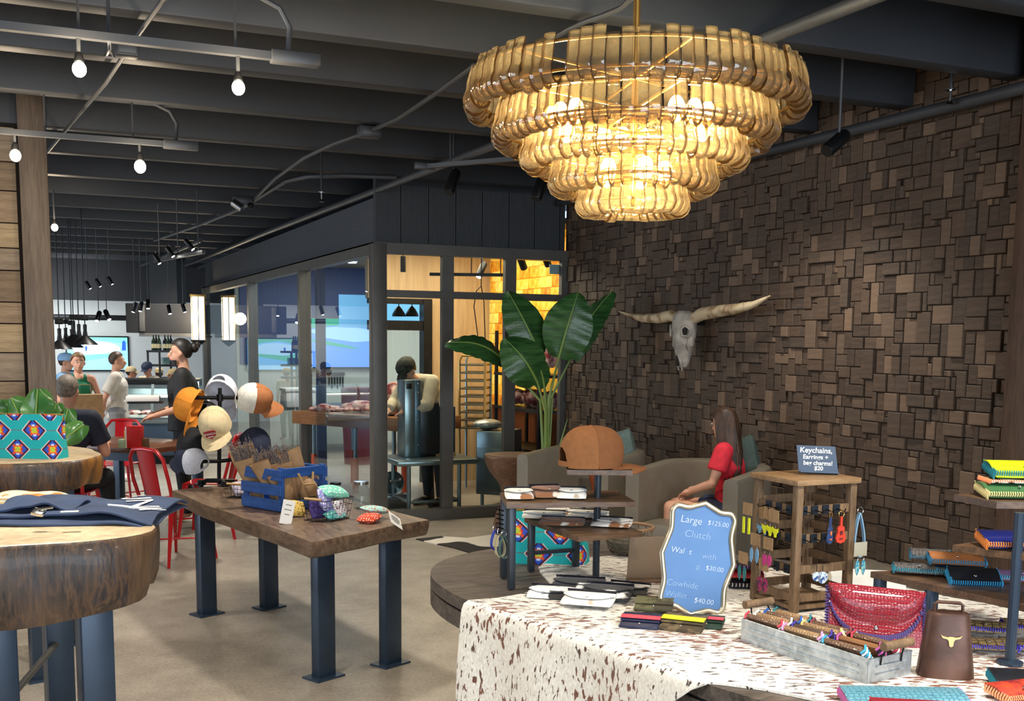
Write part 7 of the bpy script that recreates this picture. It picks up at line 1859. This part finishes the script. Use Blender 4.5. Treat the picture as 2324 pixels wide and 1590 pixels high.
m_blond = mat('dark_blond_hair', hx((110, 84, 58)), .5, col2=hx((140, 108, 74)), sc=40)
g.hair(m_blond, .01, extra=lambda mb, H: mb.tube([H@V((0, -.1, .03)), H@V((0, -.15, .0)), H@V((.01, -.15, -.1)), H@V((0, -.12, -.2))], [.02, .03, .026, .006], 8))
q = g.t.location+V((0, 0, 0)); fdir = (-FH*.85+RH*.5).normalized()
o = thing('paper_bag', 'large brown paper shopping bag held by the person in the green top', 'bag', q+fdir*.34+V((0, 0, .56)), faceto(-fdir))
MB().box((0, 0, .24), (.34, .16, .48), ch=.006).obj('body', m_kraft, o, 0); MB().tube([(-.07, 0, .47), (-.06, 0, .58), (.06, 0, .58), (.07, 0, .47)], .005, 6).obj('handle', m_kraft, o)
g = stand('person with light blue cap and shirt half hidden behind the one in green', 148, 822, 13.4, faceto(RH), skin=0)
m_lb = sm_mat('light_blue_cloth', (140, 184, 226), .8); g.shirt(m_lb, .6); g.pants(sm_mat('black_trousers_b', (30, 30, 34), .8)); g.hair(m_hbr); g.cap(m_lb)
g = stand('bearded person with a hair bun in a black shirt carrying a white box', 413, 800, 9.9, faceto(-RH*.9-FH*.25), dict(elL=(-.25, -.0, 1.12), elR=(.25, .0, 1.12), wrL=(-.2, .26, 1.04), wrR=(.2, .26, 1.04)), skin=0)
m_bk = sm_mat('black_shirt_cloth', (22, 22, 24), .7); g.shirt(m_bk, .8, .08, loose=.026); g.pants(sm_mat('black_trousers_c', (24, 24, 27), .8)); m_bhair = sm_mat('black_hair', (26, 22, 20), .5)
def bun(mb, H):
    mb.ball(H@V((0, -.135, .05)), (.05, .045, .05)); mb.ball(H@V((.015, -.165, .075)), (.03, .03, .035))
g.hair(m_bhair, .016, extra=bun)
H = g.HM; o = MB().sheet(lambda u, v: H@V((.063*math.sin((u-.5)*2.4)*(1-.25*v), .012+.074*math.cos((u-.5)*2.4)*(1-.1*v)-.004, -.072-.052*v)), 14, 5, .008).obj('beard', m_bhair, g.t, 60)
q = g.t.location; f_ = (-RH*.9-FH*.25).normalized(); kz = gD(352, 905, 9.8).z
t = thing('pizza_box', 'white box with red print carried by the person in black', 'box', V((q.x, q.y, kz-.02))+f_*.34, faceto(f_))
MB().box((0, 0, .025), (.28, .28, .045), ch=.004).obj('box', m_white, t); MB().box((0, .1405, .022), (.2, .002, .016)).obj('print', m_red, t, 0); MB().box((0, -.02, -.008), (.3, .3, .012), ch=.003).obj('tray', m_black, t)
# workers behind the counter
def worker(label, px, py, D, rz, capc, back=False, **k):
    g = stand(label, px, py, D, rz, skin=1, **k); g.shirt(m_cream, .6); g.pants(sm_mat('worker_trousers', (40, 42, 46), .8)); g.hair(m_bhair, .006); g.cap(sm_mat('worker_cap', capc, .8), back=back); return g
worker('worker in a navy cap looking down behind the deli case', 338, 836, 15.8, faceto(-FH*.8-RH*.3), (44, 52, 78), pose=dict(head=(0, .05, 1.62)), head_pitch=-22)
worker('worker in a tan cap behind the deli case seen from the back', 361, 848, 17.1, faceto(FH*.9-RH*.2), (206, 182, 134))
worker('worker in a tan cap partly behind the person in black', 395, 852, 15.4, faceto(-RH), (200, 176, 128))
worker('worker in a tan cap bending at the television end of the deli case', 296, 846, 16.2, faceto(RH*.9+FH*.3), (198, 178, 140))
# fiddle leaf plant by the partition
qp = gD(70, 1020, 6.95)
t = thing('potted_plant', 'broad leaved fig plant behind the teal bag and the golden log slice', 'plant', (qp.x, qp.y, 0))
MB().lathe([(.001, 0), (.15, 0), (.19, .3), (.17, .3), (.16, .26), (.001, .26)], 24).obj('pot', mat('grey_planter', hx((90, 88, 84)), .7), t)
m_fig = mat('fig_leaf', hx((52, 104, 48)), .3, col2=hx((86, 138, 66)), sc=6, coat=.15)
def figleaf(px, py, wpx, hpx, ang, d, tilt=.3):
    D = 6.95+d; c = gD(px, py, D)-V((qp.x, qp.y, 0)); k = D/2500; W = wpx*k; H_ = hpx*k; ca, sa = math.cos(R(ang)), math.sin(R(ang))
    up_ = UZ*ca+RH*sa; sd = RH*ca-UZ*sa; n_ = -FH
    def f(u, v):
        x = u*2-1; w_ = W/2*(math.sin(PI*min(1, .08+.9*v))**.6)*(.75+.35*v)
        return c+up_*(H_*(v-.5))+sd*(x*w_)+n_*(-.03*x*x+.02*math.sin(v*9+x*2)*abs(x)-tilt*.1*v)
    o = MB().sheet(f, 10, 14, .003).obj('leaf', m_fig, t, 60); MB().tube([f(.5, v/8)+n_*.004 for v in range(9)], .005, 6).obj('midrib', m_rib2, o)
    b_ = c-up_*(H_*.5); MB().tube([V((0, 0, .24)), V((b_.x*.4, b_.y*.4, .7)), b_], .008, 6).obj('stem', m_stem, t)
figleaf(80, 932, 84, 100, 4, 0); figleaf(42, 940, 70, 84, -28, .08); figleaf(12, 946, 62, 80, -24, .15); figleaf(116, 950, 52, 74, 16, .2); figleaf(142, 968, 56, 84, 14, .05); figleaf(158, 985, 56, 66, 50, -.05, .6); figleaf(-20, 930, 60, 70, -30, .1); figleaf(60, 1120, 60, 40, 70, .1)
# shirt, towel and tag on the near log slice
m_tee = mat('navy_tee_cloth', hx((62, 78, 108)), .85, col2=hx((48, 62, 90)), sc=5)
q = gz(198, 1168, Z1)
t = thing('folded_shirt', 'folded navy shirt with white lettering lying on the near log slice', 'shirt', (q.x, q.y, Z1), rz0+R(2))
def cloth(w_, d_, z0, ph, am, ox=0, oy=0):
    return lambda u, v: V((ox+(u-.5)*w_*(1+.03*math.sin(v*7+ph)), oy+(v-.5)*d_*(1+.06*math.sin(u*6+ph)), z0+am*(math.sin(u*9+v*5+ph)*.5+math.sin(v*11-u*4+ph*2)*.35+math.sin(u*17+ph)*.25)-.018*abs(2*u-1)**5-.010*abs(2*v-1)**5))
MB().sheet(cloth(.52, .46, .018, .3, .006), 30, 24, .006).obj('lower_fold', m_tee, t, 60)
MB().sheet(cloth(.50, .42, .038, 1.7, .013, .01, .01), 34, 28, .006).obj('upper_fold', m_tee, t, 60)
MB().sheet(cloth(.26, .18, .058, 2.4, .013, -.12, -.06), 24, 16, .006).obj('sleeve_fold', m_tee, t, 60)
def on_cloth(o, layers, lift):
    M_ = o.matrix_basis.copy()
    for vv in o.data.vertices:
        p = M_@vv.co; zz = max(f((p.x-ox)/w_+.5, (p.y-oy)/d_+.5).z for f, w_, d_, ox, oy in layers if abs((p.x-ox)/w_) < .5 and abs((p.y-oy)/d_) < .5) if any(abs((p.x-ox)/w_) < .5 and abs((p.y-oy)/d_) < .5 for f, w_, d_, ox, oy in layers) else .02
        vv.co = M_.inverted()@V((p.x, p.y, zz+lift))
LAY = [(cloth(.50, .42, .038, 1.7, .013, .01, .01), .50, .42, .01, .01), (cloth(.26, .18, .058, 2.4, .013, -.12, -.06), .26, .18, -.12, -.06)]
tx = text('TUNK', 'lettering', .125, m_white, t, (.03, .17, .056), (0, 0, R(-58)), 0, .1, sp=.9); on_cloth(tx, LAY, .0065)
fz = LAY[0][0]
MB().tube([V((x, y, fz((x-.01)/.50+.5, (y-.01)/.42+.5).z+.007)) for x, y in ((.10, -.10), (.14, -.085), (.17, -.06), (.185, -.08), (.165, -.095), (.15, -.08), (.19, -.05), (.215, -.035))], .004, 6).obj('script_stroke', m_white, t, 60)
t = thing('metal_clip', 'shiny metal shirt clip with a pin on the navy shirt', 'clip', gz(88, 1168, Z1+.05), rz0+R(-12), rot=(R(25), R(10), rz0))
MB().box((0, 0, .01), (.036, .03, .012), ch=.003).obj('plate', m_chrome, t); MB().tube([(.0, 0, .02), (.04, .01, .03)], .0035, 8).obj('pin', m_chrome, t)
t = thing('price_tag', 'small white paper tag lying on the navy shirt', 'tag', gz(158, 1160, Z1+.062), rz0+R(18))
MB().box((0, 0, 0), (.05, .022, .0015)).obj('tag', m_card, t, 0)
m_twl = mat('cream_orange_print', hx((232, 220, 188)), .85, col2=hx((222, 128, 52)), sc=16, lo=.52, hi=.58)
t = thing('folded_towel', 'folded cream towel with orange print at the back of the near log slice', 'towel', gz(60, 1140, Z1)+V((0, 0, .0)), rz0-R(4))
for k in range(3): MB().sheet(cloth(.30-.02*k, .16, .008+.012*k, 1.1*k, .003), 18, 10, .009).obj('fold', m_twl, t, 60)
